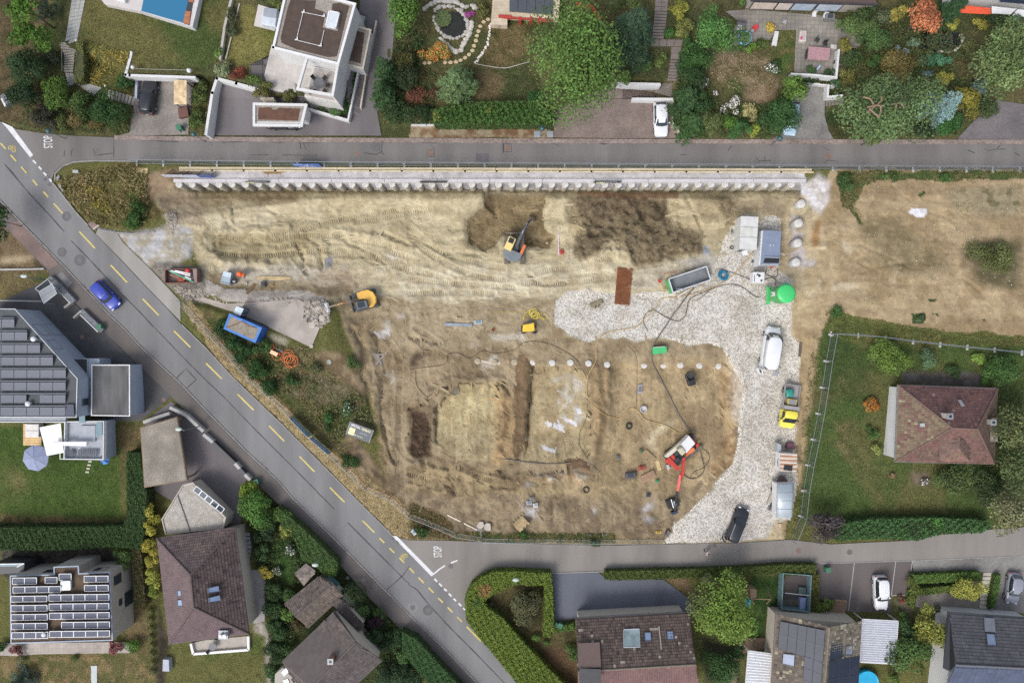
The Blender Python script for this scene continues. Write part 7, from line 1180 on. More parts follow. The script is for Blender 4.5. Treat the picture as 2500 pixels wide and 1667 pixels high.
# SITE PLANT
def pzt(name,label,cat,s_,h,mat,bevel=.02,zoff=0):
 pts=L(s_)if isinstance(s_,str)else s_;n=len(pts);c_=(sum(p[0]for p in pts)/n,sum(p[1]for p in pts)/n);t=th_g(name,label,cat,gt(*c_));zg=t.location.z+zoff
 pz(t,'body',pts,zg+h,zg-.05,mat,bevel);return t
t=pzt('site_container','pale grey container by the pile wall, left of the pair','container','t31 1213,500 1380,508 1362,820 1198,812',2.5,M('container_pale',C(214,214,210),ro=.6,var=.1));zg=t.location.z
for s_ in('1213,604 1375,610','1206,700 1370,706'):edg(t,'roof_seam','t31 '+s_,zg+2.53,.05,.03,mGr,False)
pz(t,'roof_patch','t31 1222,604 1330,608 1326,702 1216,698',zg+2.515,zg+2.4,M('patch_grey',C(206,206,198),ro=.7));wns(t,[(1808,600,zg+2.5),(1809,532,zg+2.5)],zg,0,[(.1,.3,.1,2.1),(.55,.7,.9,1.8)],mat=mD,frame=mA,off=.05);q=MB();c_=W(*P1('t31 1248,850'),zg+.9)-t.location;q.box(c_,(.7,.7,.05),rz=.25);q.bd_('open_door_flap',mW,t);wns(t,[P1('t31 1198,812')+(zg+2.5,),P1('t31 1362,820')+(zg+2.5,)],zg,0,[(.1,.4,.1,2.1)],mat=mD,frame=mA,off=.05)
t=pzt('generator_container','blue grey machine container by the pile wall, right of the pair','container','t31 1425,637 1597,645 1578,972 1398,972',2.4,M('container_blue_grey',C(132,144,166),ro=.5,var=.08));zg=t.location.z
pz(t,'side_trim','t31 1408,640 1426,638 1400,972 1384,972',zg+2.3,zg,M('trim_white',C(222,224,224),ro=.5));pz(t,'open_bay','t31 1440,902 1580,906 1572,950 1425,948',zg+2.44,zg+2.3,mB);pz(t,'end_frame','t31 1400,958 1568,958 1566,974 1398,974',zg+2.45,zg+.1,mA);edg(t,'bay_lid','t31 1438,892 1584,898',zg+2.7,.08,.1,mA,False);c_=W(*P1('t31 1505,985'),zg+1)-t.location;MB().box(c_,(.5,.25,.3)).bd_('red_coupling',m_mred,t)
for s_ in('1490,780','1522,780'):c_=W(*P1('t31 '+s_),zg+2.45)-t.location;MB().cyl(c_,.07,.08,10).bd_('roof_knob',mW,t)
t=pzt('mixing_unit','white square mixing unit with black hoses beside the green silo','machine','t31 1330,1035 1438,1038 1432,1138 1322,1136',1.3,mW);zg=t.location.z
pz(t,'vent_slot','t31 1338,1060 1344,1060 1342,1128 1336,1128',zg+1.32,zg+1.2,mD);
for s_,r_ in(('1405,1118',.12),('1385,1072',.16),('1368,1060',.1)):c_=W(*P1('t31 '+s_),zg+1.3)-t.location;MB().cyl(c_,r_,.12,12).bd_('fitting',mD,t)
p=W(1922,716,gz(1900,716)+4.6);t=th_g('cement_silo','tall green cylindrical silo with frame on the gravel','silo',(p.x,p.y,gz(1890,712)-.02));m_grn=M('silo_green',C(72,206,116),ro=.35,var=.06);m_grnd=M('silo_body_green',C(78,168,92),ro=.45,var=.1)
MB().lathe((0,0,0),[(.35,.9),(1.12,1.9),(1.15,2.0),(1.15,4.5),(1.1,4.55)],32).bd_('body',m_grnd,t,False);MB().lathe((0,0,0),[(1.19,4.48),(1.19,4.56),(.9,4.68),(.3,4.74),(.02,4.75)],32).bd_('lid',m_grn,t,True)
for a in range(4):x,y=.95*mt_.cos(a*mt_.pi/2+.6),.95*mt_.sin(a*mt_.pi/2+.6);MB().tube([(x*1.1,y*1.1,0),(x,y,2.3)],.06,8).bd_('leg',m_grn,t)
lo=lcl(t,[W(1876,700,.0+t.location.z+.9),W(1875,742,t.location.z+.9)]);MB().box(((lo[0]+lo[1])/2).to_tuple(),(.36,(lo[0]-lo[1]).length,.32)).bd_('foot_beam',m_grn,t,bevel=.03);MB().bar(lo[0],(-1.0,.5,1.9),.09).bar(lo[1],(-1.0,-.6,1.9),.09).bar(lo[0],(lo[0].x,lo[0].y,0),.1).bar(lo[1],(lo[1].x,lo[1].y,0),.1).bar(lo[1],(-.2,-1,.5),.07).bd_('brace',m_grn,t);MB().box((0,1.2,4.3),(.6,.25,.3)).bd_('filter_box',M('teal_green',C(40,140,110),ro=.5),t)
o=text('H','white_lettering',0,0,1,0,mW,t,0,world=Mx.Translation((-1.17,.05,2.6))@Mx.Rotation(mt_.radians(-90),4,'Z')@Mx.Rotation(mt_.radians(90),4,'X')@Mx.Diagonal((.9,.9,1,1)));MB().box((-1.165,0,3.35),(.02,.55,.9)).bd_('white_sign',mW,t)
t=th_g('skip_container','open steel skip with green end and pale rim','skip',G(*P1('t31 720,1110')));zg=t.location.z;SK='t31 520,1102 880,982 920,1110 560,1232'
pz(t,'floor',SK,zg+.25,zg,M('skip_inside',C(134,138,144),ro=.6,var=.15),zp=zg+1.3);P4=LP(t,SK,zg+1.3)
for i in range(4):a_,b_=P4[i],P4[(i+1)%4];q=MB();d=(b_-a_).normalized()*.04;q.bar(Vc((a_.x,a_.y,.68))+d,Vc((b_.x,b_.y,.68))-d,.07,1.24);q.bd_('side_wall',M('skip_green',C(88,166,98),ro=.5)if i==3 else M('skip_grey',C(128,132,136),ro=.6,var=.1),t)
q=MB();[q.bar(P4[i]+Vc((0,0,.03+.004*(i%2))),P4[(i+1)%4]+Vc((0,0,.03+.004*(i%2))),.13,.1)for i in range(4)];q.bd_('rim',M('skip_rim',C(214,216,220),ro=.5),t);pz(t,'end_flap','t31 498,1112 522,1104 562,1230 545,1240',zg+1.25,zg+.2,M('skip_green'));q=MB();c_=W(*P1('t31 775,1165'),zg+1.45)-t.location;q.box(c_,(.5,.4,.4),rz=.3);q.bd_('pump',mA,t,bevel=.05);q=MB();c1=[W(*p,zg+1.4)-t.location for p in L('t31 590,1200 650,1195 700,1212')];q.tube(c1,.05,6);q.bd_('pipe',mA,t);c1=[W(*p,zg+.8)-t.location for p in L('t31 700,1212 605,1270')];MB().bar(c1[0],c1[1],.12).bd_('discharge_pipe',mW,t)
t=th_g('reinforcement_mats','stack of rusty brown reinforcement mesh mats on the gravel edge','mesh',gt(*P1('t31 85,1170')));m_rst=M('rusty_steel',C(150,96,62),ro=.8,var=.2);c4=[gt(*p,.12)-t.location for p in L('t31 30,992 172,1008 138,1352 0,1340')];q=MB()
for lay in range(3):
 up_=Vc((0,0,.05*lay));sh=Vc((.02*lay,.015*lay,0))
 for k in range(18):u=k/17;q.bar(c4[0].lerp(c4[1],u)+up_+sh,c4[3].lerp(c4[2],u)+up_+sh,.022)
 for k in range(36):u=k/35;q.bar(c4[0].lerp(c4[3],u)+up_*1.01+sh,c4[1].lerp(c4[2],u)+up_*1.01+sh,.022)
q.bd_('mesh_bars',m_rst,t,kind='stuff');q=MB();q.add([v-Vc((0,0,.06))for v in c4],[(0,1,2,3)]);q.bd_('bottom_sheet',M('rusty_sheet',C(128,78,50),ro=.9,var=.15),t)
CT=zq(530,730,8.711);t=th_g('office_container','blue site container with ribbed rusty roof beside the fence','container',gt(595,805));zg=gz(620,800)-.1;RO=CT('265,315 945,612 805,925 150,625');pz(t,'body',RO,zg+2.5,zg,M('container_blue',C(44,92,172),ro=.45,var=.08));m_bl=M('container_frame_blue',C(64,128,206),ro=.45)
edg(t,'roof_frame',CT('275,335 925,622 800,905 165,622'),zg+2.62,.28,.12,m_bl);pz(t,'roof_panel',CT('290,365 905,630 790,880 195,612'),zg+2.52,zg+2.4,M('roof_dark',C(104,104,100),ro=.7));P4=[W(x,y,zg+2.56)-t.location for x,y in CT('290,365 905,630 790,880 195,612')]
for k in range(9):u=(k+.5)/9;MB().bar(P4[0].lerp(P4[3],u),P4[1].lerp(P4[2],u),.14,.07).bd_('roof_rib',M('rib_rusty',C(164,152,134),ro=.7,var=.3,vs=1.2),t)
q=MB();q.tube([W(x,y,zg+2.72)-t.location for x,y in CT('200,608 380,545 530,470 680,575 830,605')],.035,5);q.bd_('roof_cable',M('red_cable',C(120,60,52),ro=.6),t)
t=th_g('toilet_cabin','small white roofed grey cabin beside the blue container','cabin',gt(585,768));zg=gz(600,768)-.1;RO=CT('410,145 568,205 490,365 345,290');pz(t,'body',RO,zg+2.2,zg,M('cabin_grey',C(92,106,120),ro=.5));pz(t,'roof',RO,zg+2.32,zg+2.2,M('cabin_roof',C(214,228,234),ro=.5),bevel=.03);wns(t,[CT('568,205')[0]+(zg+2.2,),CT('490,365')[0]+(zg+2.2,)],zg,0,[(.2,.8,.1,1.9)],mat=mGr,frame=mA,off=.02)
t=th_g('site_trailer','silver round roofed site trailer by the east fence','trailer',G(*P1('t33 1375,100')));zg=t.location.z;LW=zq(1850,920,3.92);c4=[W(x,y,zg+2.2)-t.location for x,y in LW('185,1022 345,1015 330,1340 180,1338')];rings=[]
for k in range(9):
 a=mt_.pi*k/8;u=.5-.5*mt_.cos(a);h=.35*mt_.sin(a)
 rings.append([c4[0].lerp(c4[1],u)+Vc((0,0,h)),c4[3].lerp(c4[2],u)+Vc((0,0,h)),c4[3].lerp(c4[2],u)+Vc((0,0,h-.08)),c4[0].lerp(c4[1],u)+Vc((0,0,h-.08))])
q=MB();q.loft(rings);q.bd_('round_roof',M('silver_roof',C(196,206,212),ro=.35,metal=.3,var=.05),t,True);q=MB();q.pz([(v.x,v.y)for v in c4],.5,2.2);q.bd_('body',mW,t)
for k in range(1,4):q=MB();q.tube([r[0].lerp(r[1],k/4)+Vc((0,0,.015))for r in rings],.02,4);q.bd_('roof_seam',mGr,t)
for f_ in(.25,.75):
 for s_ in(0,1):v=(c4[0].lerp(c4[3],f_)if s_==0 else c4[1].lerp(c4[2],f_));MB().cyl((v.x,v.y,.3),.3,.2,14,M4=Mx.Rotation(mt_.pi/2,3,'Y')).bd_('wheel',m_tyre,t)
v0=(c4[0]+c4[1])/2;MB().bar((v0.x-.4,v0.y,.5),(v0.x,v0.y+1.3,.5),.1).bar((v0.x+.4,v0.y,.5),(v0.x,v0.y+1.3,.5),.1).bd_('drawbar',mGr,t);q=MB();q.add([(v0.x-.75,v0.y,1.2),(v0.x+.75,v0.y,1.2),(v0.x+.4,v0.y+.75,.9),(v0.x-.4,v0.y+.75,.9)],[(0,1,2,3)]);q.bd_('front_hood',M('brown_hood',C(84,66,64),ro=.7),t);wns(t,[LW('183,1240')[0]+(zg+2.2,),LW('184,1180')[0]+(zg+2.2,)],zg,0,[(.05,.95,1.0,1.8)],mat=mGr,frame=mD,off=.02)
t=th_g('rusty_cabin','small white cabin with rust streaked ribbed roof between yellow truck and silver trailer','cabin',G(*P1('t32 1665,1290')));zg=t.location.z;RO=LW('218,728 378,735 370,908 210,902');pz(t,'body',RO,zg+1.9,zg+.3,mW);pz(t,'roof',RO,zg+1.98,zg+1.9,M('rust_streaks',C(206,180,154),ro=.7,var=.35,vs=1.2,stretch=(.4,3,1)));P4=[W(x,y,zg+2.0)-t.location for x,y in RO]
for k in range(9):u=(k+.5)/9;MB().bar(P4[0].lerp(P4[3],u),P4[1].lerp(P4[2],u),.09,.05).bd_('roof_rib',mW if k%2==0 else M('rust_rib',C(178,112,70),ro=.8,var=.3),t)
pz(t,'roof_hatch',LW('255,840 335,848 328,900 246,892'),zg+2.06,zg+1.95,mB);pz(t,'side_board',LW('190,632 225,650 222,722 186,712'),zg+1.2,zg+.1,mA);pz(t,'generator_block',LW('285,635 350,630 352,690 282,685'),zg+.8,zg+.05,M('red_blue_engine',C(112,70,84),ro=.6,var=.4,vs=6))
q=MB();q.tube([W(x,y,zg+1.3)-t.location for x,y in LW('350,745 250,770 200,775 185,810 195,860 220,905')],.035,5);q.bd_('cable',mB,t);q=MB();q.bar(*[W(x,y,zg+.5)-t.location for x,y in LW('215,905 210,960')],.06);q.bar(*[W(x,y,zg+.5)-t.location for x,y in LW('225,905 240,960')],.06);q.bd_('drawbar',mGr,t)
EK=zq(380,630,9.8);t=th_g('rusty_skip','rusty skip loaded with green and white pipes at the yard entrance','skip',gt(440,674));zg=t.location.z;P4=[W(x,y,zg+.9)-t.location for x,y in EK('225,275 985,255 990,575 225,600')];m_sk=M('skip_rust',C(134,92,80),ro=.8,var=.25)
q=MB();q.pz([(v.x,v.y)for v in P4],0,.2);q.bd_('floor',M('skip_floor',C(120,104,100),ro=.9,var=.2),t)
for i in range(4):a_,b_=P4[i],P4[(i+1)%4];d=(b_-a_).normalized()*.05;q=MB();q.bar(Vc((a_.x,a_.y,.5))+d,Vc((b_.x,b_.y,.5))-d,.08,.85);q.bd_('side_wall',m_sk,t)
P4=[W(x,y,zg+1.0)-t.location for x,y in EK('880,262 980,258 985,575 920,580')];q=MB();q.pz([(v.x,v.y)for v in P4],.2,.95);q.bd_('end_ramp',M('ramp_grey',C(146,128,124),ro=.85),t)
for s_,c_,nm,lb in(('325,305 910,575',(84,178,140),'green_pipe','green plastic pipe laid diagonally across the rusty skip'),('370,300 830,425',(236,232,236),'white_pipe','white pipe in the rusty skip nearest the green pipe'),('470,300 835,380',(238,234,234),'white_pipe','white pipe in the rusty skip near its upper side'),('705,440 850,510',(236,236,240),'white_pipe','short white pipe in the rusty skip under the green pipe'),('345,400 560,470',(214,120,96),'red_pipe','reddish rod lying in the rusty skip')):
 a_,b_=[W(x,y,zg+1.0)for x,y in EK(s_)];q=MB();q.tube([a_,b_],.085 if 'rod' not in lb else .05,8);tag(q.bd_(nm,M('pipe_%d'%sum(c_),C(*c_),ro=.4),None),lb,'pipe')
q=MB();[q.tube([W(*(EK('%f,%f'%(600+90*mt_.cos(k*.7+j)+12*j,520+38*mt_.sin(k*.7+j*.6)))[0]),zg+.55+.04*j)for k in range(10)],.03,4)for j in range(5)];tag(q.bd_('orange_netting',M('orange_net',C(212,110,76),ro=.6),None),'tangle of orange netting in the rusty skip','netting');q=MB();q.lathe(W(*EK('780,305')[0],zg+.8),[(.2,0),(.33,.12),(.28,.3),(.1,.36)],14);tag(q.bd_('red_bag',M('red_bag',C(206,60,66),ro=.6),None,True),'red bag in the corner of the rusty skip','bag')
# PILE WALL, FENCES, SITE CLUTTER
m_pile=M('drilled_concrete',C(190,182,164),ro=.9,var=.2,vs=2.5,fine=.15);mP=M('pile_head_concrete',C(206,204,198),ro=.9,var=.15,fine=.2,fs=9)
t=th_g('pile_wall','long bored pile retaining wall along the upper road','retaining wall',W(1200,447,ZT));lo=t.location
yw=W(1200,TOPY,ZT).y;
def pile_mesh(r,h):
 q=MB();q.lathe((0,0,0),[(r,-h),(r,-.12),(r*.97,0)],18);me=bpy.data.meshes.new('pile');me.from_pydata(q.v,[],q.f);me.shade_smooth();me.materials.append(m_pile);return me
pm_=pile_mesh(.42,5.2);hm=bpy.data.meshes.new('pile_rim');q=MB();q.lathe((0,0,0),[(.425,-.1),(.435,.03),(.33,.05),(.2,.035)],18);hm.from_pydata(q.v,[],q.f);hm.materials.append(mP)
for k in range(47):
 px=436+32.55*k;x=W(px,TOPY,ZT).x;o=link('pile',pm_,None,t);o.location=(x-lo.x,yw-.12-lo.y+random.uniform(-.04,.04),-.1+random.uniform(-.08,.03));r_=link('pile_rim',hm,None,o)
cb0,cb1=W(425,441.5,-.35),W(1968,441.5,-.35)
for k in range(12):a_,b_=cb0.lerp(cb1,k/12),cb0.lerp(cb1,(k+.992)/12);q=MB();q.bar(a_-lo,b_-lo,.42,.3);q.bd_('capping_beam',M('capping_concrete',C(206,202,202),ro=.85,var=.1),t)
for x0,x1 in((738,905),(1675,1765),(1035,1180)):
 a_,b_=W(x0,466 if x0!=1675 else 473,-3.5),W(x1,466 if x0!=1675 else 473,-3.5);q=MB();q.bar(a_-lo,b_-lo,.12,.2);q.bd_('timber_waler',mWd,t)
q=MB();[q.bar(W(744+k,467,-3.4)-lo,W(748+k,488,-3.2)-lo,.1)for k in(0,)];q.bd_('timber_prop',m_wood,t)
for x0,x1,c_ in((1024,1090,0),(1450,1517,1),(598,655,1)):
 a_,b_=W(x0,443.5,.25),W(x1,443.5,.25);tt=th_g('wall_banner',{1024:'plain black banner board on the pile wall, middle one',1450:'black banner with yellow and white print on the pile wall, right one',598:'black banner with yellow print on the pile wall, left one'}[x0],'banner',(a_+b_)/2);q=MB();q.box((0,0,-.3),((b_-a_).length,.05,.7));q.bd_('board',M('banner_black',C(52,52,50),ro=.6),tt)
 if c_:
  q=MB();q.box((-.95,-.03,-.42),(.9,.02,.32));q.bd_('yellow_field',M('banner_yellow',C(226,226,120),ro=.6),tt)
  q=MB();[q.box((-1.1+.24*k,-.03,-.16),(.16,.02,.14))for k in range(10)];q.bd_('print_marks',mW,tt)
for i,(x0,x1,c_,lb)in enumerate(((393,445,(206,210,220),'white braced site board at the left end of the pile wall'),(445,480,(196,204,222),'pale braced site board in the middle of the three'),(480,517,(62,88,160),'blue braced site board right of the pale ones'))):
 a_,b_=W(x0,427+i*.6,1.0),W(x1,427.6+i*.6,1.0);tt=th_g('site_board',lb,'sign',((a_+b_)/2).xy.to_3d()+Vc((0,0,-.2)));q=MB();q.box((0,0,.65),((b_-a_).length*.99,.05,1.1));q.bd_('panel',M('board%d'%i,C(*c_),ro=.5),tt)
 for s_ in(-.8,.8):q=MB();q.bar((s_,.03,1.15),(s_+.5,1.0,.1),.05);q.bar((s_,.03,0),(s_,.03,1.25),.07);q.bd_('brace',mD,tt)
m_tim=M('edge_timber',C(204,190,160),ro=.85,var=.2,vs=1.2,stretch=(.4,4,1))
tt=th_g('timber_edging','long row of pale timbers between the road fence and the pile wall','timber',W(1200,412,.1))
for k in range(20):
 xa,xb=438+77.2*k,438+77.2*(k+.99);y_=410.5+4.5*k/20;a_,b_=W(xa,y_,.16),W(xb,y_+.2,.16);q=MB();q.bar(a_-tt.location,b_-tt.location,.26,.2);q.bd_('timber',m_tim,tt);q=MB();q.bar(a_-tt.location+Vc((0,-.3,-.06)),b_-tt.location+Vc((.3,-.3,-.06)),.16,.1);q.bd_('plank',M('plank_pale',C(220,204,170),ro=.85,var=.15),tt)
mGa=M('galvanised',C(150,156,162),ro=.5,metal=.3,var=.06);m_wire=M('fence_wire',C(120,132,138),ro=.5,metal=.3)
def fnc(name,label,s_,h=2.0,plen=3.45,lean=0,base=True,wires=9,hz=3,zoff=0,cat='fence',skin=None):
 pts=[gt(*p)for p in rs(L(s_),8)];t=th_g(name,label,cat,pts[0]);d=[0]
 for a_,b_ in zip(pts,pts[1:]):d.append(d[-1]+(b_-a_).length)
 def at(u):
  for i in range(len(d)-1):
   if u<=d[i+1]or i==len(d)-2:return pts[i].lerp(pts[i+1],min(1,max(0,(u-d[i])/max(d[i+1]-d[i],1e-6))))
 n=max(1,round(d[-1]/plen))
 for k in range(n):
  a_,b_=at(d[-1]*k/n)-t.location,at(d[-1]*(k+.985)/n)-t.location;up_=Vc((0,0,h));e=Vc((0,0,.12));q=MB();dr=b_-a_
  for p_,r_ in((a_+e,a_+up_),(b_+e,b_+up_),(a_+up_,b_+up_),(a_+e,b_+e)):q.bar(p_,r_,.05)
  o=q.bd_('fence_panel',mGa,t);q=MB()
  for w_ in range(1,wires):q.bar(a_+dr*w_/wires+e,a_+dr*w_/wires+up_,.014)
  for w_ in range(1,hz):q.bar(a_+e+(up_-e)*w_/hz,b_+e+(up_-e)*w_/hz,.014)
  if len(q.v):q.bd_('wire_mesh',m_wire,o)
  if base:q=MB();q.box(a_+Vc((0,0,.07)),(.25,.7,.14),rz=mt_.atan2(dr.y,dr.x));q.bd_('fence_foot',mC,t)
 return t
fnc('site_fence','long mesh fence between the upper road and the site','P 335,400 700,404 1200,407 1700,410.5 2100,414 2620,417',1.9,wires=16,hz=5)
fnc('site_fence','mesh fence along the main road beside the dry verge','t01 1750,1320 t12 -10,-30 130,110 460,490 660,660 850,840',1.9,base=False,wires=7,hz=3);fnc('site_fence','mesh fence continuing below the blue banners to the junction','t12 1210,1190 1390,1360 1500,1500 t13 1500,20 1679,180 t23 180,250 380,340 600,375',1.9,base=False,wires=7,hz=3);fnc('site_fence','mesh fence along the lower road edge','t23 600,385 1100,390 1679,395 t33 400,390',1.9,base=False,wires=10,hz=4)
fnc('site_fence','mesh fence between gravel haul road and the right garden','P 2028,817 2018,870 2000,990 1985,1070 1962,1180 1958,1250 1930,1318',1.9,wires=8);fnc('garden_fence','long mesh fence between the bare field and the right garden','P 2028,815 2120,820 2260,838 2400,852 2560,868',1.9,wires=8)
for k,(s_,lb)in enumerate((('t12 845,850 1020,1030','light blue banner with white print on the road fence, upper one'),('t12 1035,1042 1205,1190','light blue banner with white print on the road fence, lower one'))):
 a_,b_=[W(x,y,gz(x,y)+.15)for x,y in L(s_)];tt=th_g('fence_banner',lb,'banner',a_);d=b_-a_;q=MB();e=Vc((0,0,1.75));nrm=Vc((-d.y,d.x,0)).normalized()*.03;q.add([Vc()+nrm,d+nrm,d+e+nrm,e+nrm,Vc()-nrm,d-nrm,d+e-nrm,e-nrm],[(0,1,2,3),(7,6,5,4),(0,4,5,1),(1,5,6,2),(2,6,7,3),(3,7,4,0)]);q.bd_('banner_cloth',M('banner_blue',C(138,168,196),ro=.6,var=.08),tt)
 q=MB();n2=nrm*1.4
 for i in range(9):u=.14+.075*i;q.bar(d*u+e*.35+n2,d*(u+.018*(i%3))+e*.72+n2,.05)
 for i in range(5):u=.14+.13*i;q.bar(d*u+e*.55+n2,d*(u+.07)+e*.55+n2,.05)
 q.bd_('print_marks',mW,tt);q=MB();q.bar(e,d+e,.06);q.bd_('top_tube',mGa,tt)
a_,b_=W(722,407,.1),W(788,408,.1);tt=th_g('blue_sign','deep blue banner with white arrow on the upper road fence','banner',a_);q=MB();d=b_-a_;q.add([Vc((0,-.06,0)),d+Vc((0,-.06,0)),d+Vc((0,-.1,1.8)),Vc((0,-.1,1.8)),Vc((0,-.03,0)),d+Vc((0,-.03,0)),d+Vc((0,-.07,1.8)),Vc((0,-.07,1.8))],[(0,1,2,3),(7,6,5,4),(0,4,5,1),(2,6,7,3)]);q.bd_('banner_cloth',M('deep_blue',C(56,104,180),ro=.5),tt)
q=MB();q.add([(1.3,-.12,1.3),(2.3,-.12,1.3),(1.85,-.10,.65)],[(0,1,2)]);q.box((.7,-.12,1.35),(1.1,.02,.1));q.box((2.8,-.12,1.35),(.9,.02,.1));q.box((1.2,-.1,.45),(1.2,.02,.1));q.box((2.5,-.1,.45),(1.2,.02,.1));q.bd_('arrow_print',mW,tt)
SB=zq(830,1010,19.6);tt=th_g('sign_board','black board lettered SPEZIALTIEFBAU lying tilted on the verge','sign',gt(880,1050));zb=tt.location.z;c4=[W(*p,z)-tt.location for p,z in zip(SB('500,370 1610,790 1390,1390 285,980'),(zb+1.0,zb+1.0,zb+.35,zb+.35))];n=(c4[1]-c4[0]).cross(c4[3]-c4[0]).normalized();n=n if n.z>0 else -n
q=MB();q.add(c4+[v-n*.05 for v in c4],[(0,1,2,3),(7,6,5,4),(0,4,5,1),(1,5,6,2),(2,6,7,3),(3,7,4,0)]);q.bd_('board',M('board_black',C(66,72,82),ro=.5,var=.05),tt)
q=MB();q.bar(c4[0],c4[3],.05);q.bar(c4[1],c4[2],.05);q.bd_('edge_tube',mGa,tt);q=MB();q.bar(c4[0]*.98,c4[0]*.98-Vc((0,0,1)),.06);q.bar(c4[1]*.98,c4[1]*.98-Vc((0,0,1)),.06);q.bd_('support',mD,tt)
ux=(c4[1]-c4[0]).normalized();uy=(c4[0]-c4[3]).normalized();wd_,hd_=(c4[1]-c4[0]).length,(c4[0]-c4[3]).length
def brd(u,v):return c4[3]+ux*wd_*u+uy*hd_*v+n*.012
def btext(s_,u,v,size,sx,mat,nm):m4=Mx((ux.to_4d(),uy.to_4d(),n.to_4d(),(0,0,0,1))).transposed();m4.translation=brd(u,v);m4[3][3]=1;return text(s_,nm,0,0,1,0,mat,tt,0,world=m4@Mx.Diagonal((size*sx,size,1,1)))
m_sy=M('sign_yellow',C(240,238,180),ro=.5);btext('SPEZIAL',.27,.81,.50,.74,mW,'white_lettering');btext('TIEFBAU',.70,.79,.50,.74,m_sy,'yellow_lettering');btext('081 710 12 12',.50,.19,.26,.8,m_sy,'phone_lettering');btext('Sorglos & Sie',.66,.50,.26,.75,M('sign_pale_grey',C(180,184,190),ro=.6),'script_lettering')
q=MB();q.add([brd(.06,.12),brd(.30,.12),brd(.30,.62),brd(.06,.62)],[(0,1,2,3)]);q.bd_('logo_field',m_sy,tt);q=MB();q.tube([brd(.18+.085*mt_.cos(a),.38+.16*mt_.sin(a))+n*.01 for a in np.linspace(0,6.28,18)],.02,4);q.tube([brd(.11,.35)+n*.01,brd(.18,.30)+n*.01,brd(.25,.38)+n*.01],.018,4);q.bd_('logo_ring',M('logo_line',C(150,140,90),ro=.6),tt)
PHN=0
for s_ in('t22 1183,328','t22 1365,335','t22 1540,333','t22 1713,340','t22 1890,352','t32 285,358','t32 470,358','t32 633,356','t32 814,362','t32 995,365','t22 1005,330','t22 810,330','t22 650,320'):
 c_=P1(s_);i_=PHN;PHN+=1;p=W(c_[0],c_[1],float(bil(ZG,*c_))+.14);q=MB();faint=i_>=10
 q.lathe((0,0,0),[(.43,-.6),(.43,0),(.36,.03),(.2,.02),(.05,.05)],18);o=q.bd_('pile_head',M('faint_head',C(176,164,140),ro=.9,var=.2)if faint else mP,None,True);o.location=p-Vc((0,0,.07 if faint else 0));names=['first from the left','second from the left','third from the left','fourth from the left','fifth from the left','sixth from the left','seventh from the left, partly muddy','eighth from the left','ninth from the left','last at the right end']
 tag(o,'muddy round concrete pile head left of the white row, number %s'%('one','two','three')[i_-10]if faint else 'white round concrete pile head in the pit row, '+names[i_],'pile','row of pile heads')
for i_,(s_,lb)in enumerate((('t31 1795,380','topmost'),('t31 1768,565','second from the top'),('t31 1760,755','third from the top'),('t31 1745,940','lowest'),('t31 1935,962','small one at the far right'))):
 c_=P1(s_);zt=-1.6;p=W(c_[0],c_[1],zt);q=MB();r=.58 if i_<4 else .35;q.lathe((0,0,0),[(r,-2.8),(r*.98,-.1),(r*.9,0),(r*.5,.02),(.05,.04)],20);o=q.bd_('standing_pile',mP,None,True);o.location=p;tag(o,'thick concrete pile at the east edge of the dig, '+lb,'pile','east row of piles')
def hse(label,s_,r,c_,name='hose',cat='hose',lift_=.05,n=6):
 pts=smp([(x,y,0)for x,y in L(s_)],n);q=MB();q.tube([gt(p.x,p.y,lift_+r)for p in pts],r,6);o=q.bd_(name,M('hose_%d_%d_%d'%c_,C(*c_),ro=.6,var=.1),None,True);tag(o,label,cat);return o
hse('thick grey delivery hose running from the skip over gravel to the drilling rig','t31 770,1180 700,1260 560,1450 480,1568 t32 480,0 400,120 360,220 360,320 420,450 520,640 620,840 735,1000',.085,(118,112,104));hse('pale yellow hose crossing the gravel and the pits to the drilling rig','t31 1330,840 1200,1000 1050,1130 800,1230 600,1275 450,1290 400,1370 280,1490 200,1560 t22 1860,60 1790,180 1780,320 1700,480 1710,680 1850,820 1960,860 t32 60,860 160,770 230,800 300,880 480,930 620,1005 780,1000 835,1050 790,1090',.05,(206,176,118));hse('black cable looping over the gravel between skip and mixing unit','t31 960,1040 1000,1005 1150,1050 1310,1110',.035,(70,66,62),'cable','cable');hse('dark hose curving from the mixing unit across the gravel','t31 1400,1270 1350,1270 1200,1170 1050,1160 880,1220 720,1300 680,1450 600,1505 480,1460 370,1400 290,1450 280,1520 320,1600',.045,(84,78,72));hse('black hose loops between mixing unit and silo','t31 1440,1110 1500,1090 1545,1110 1540,1160',.04,(56,54,54));hse('black hose from the grey container to the mixing unit','t31 1460,1000 1455,1060 1550,1080 1560,1010',.04,(56,54,56));hse('dark hose looping behind the drilling rig','t32 810,1140 840,1250 858,1360 800,1430 720,1440 660,1400',.06,(104,98,92));hse('thin black cable loop right of the drilling rig','t32 820,1140 900,1200 905,1270 850,1340 760,1380 720,1440',.03,(78,74,68),'cable','cable')
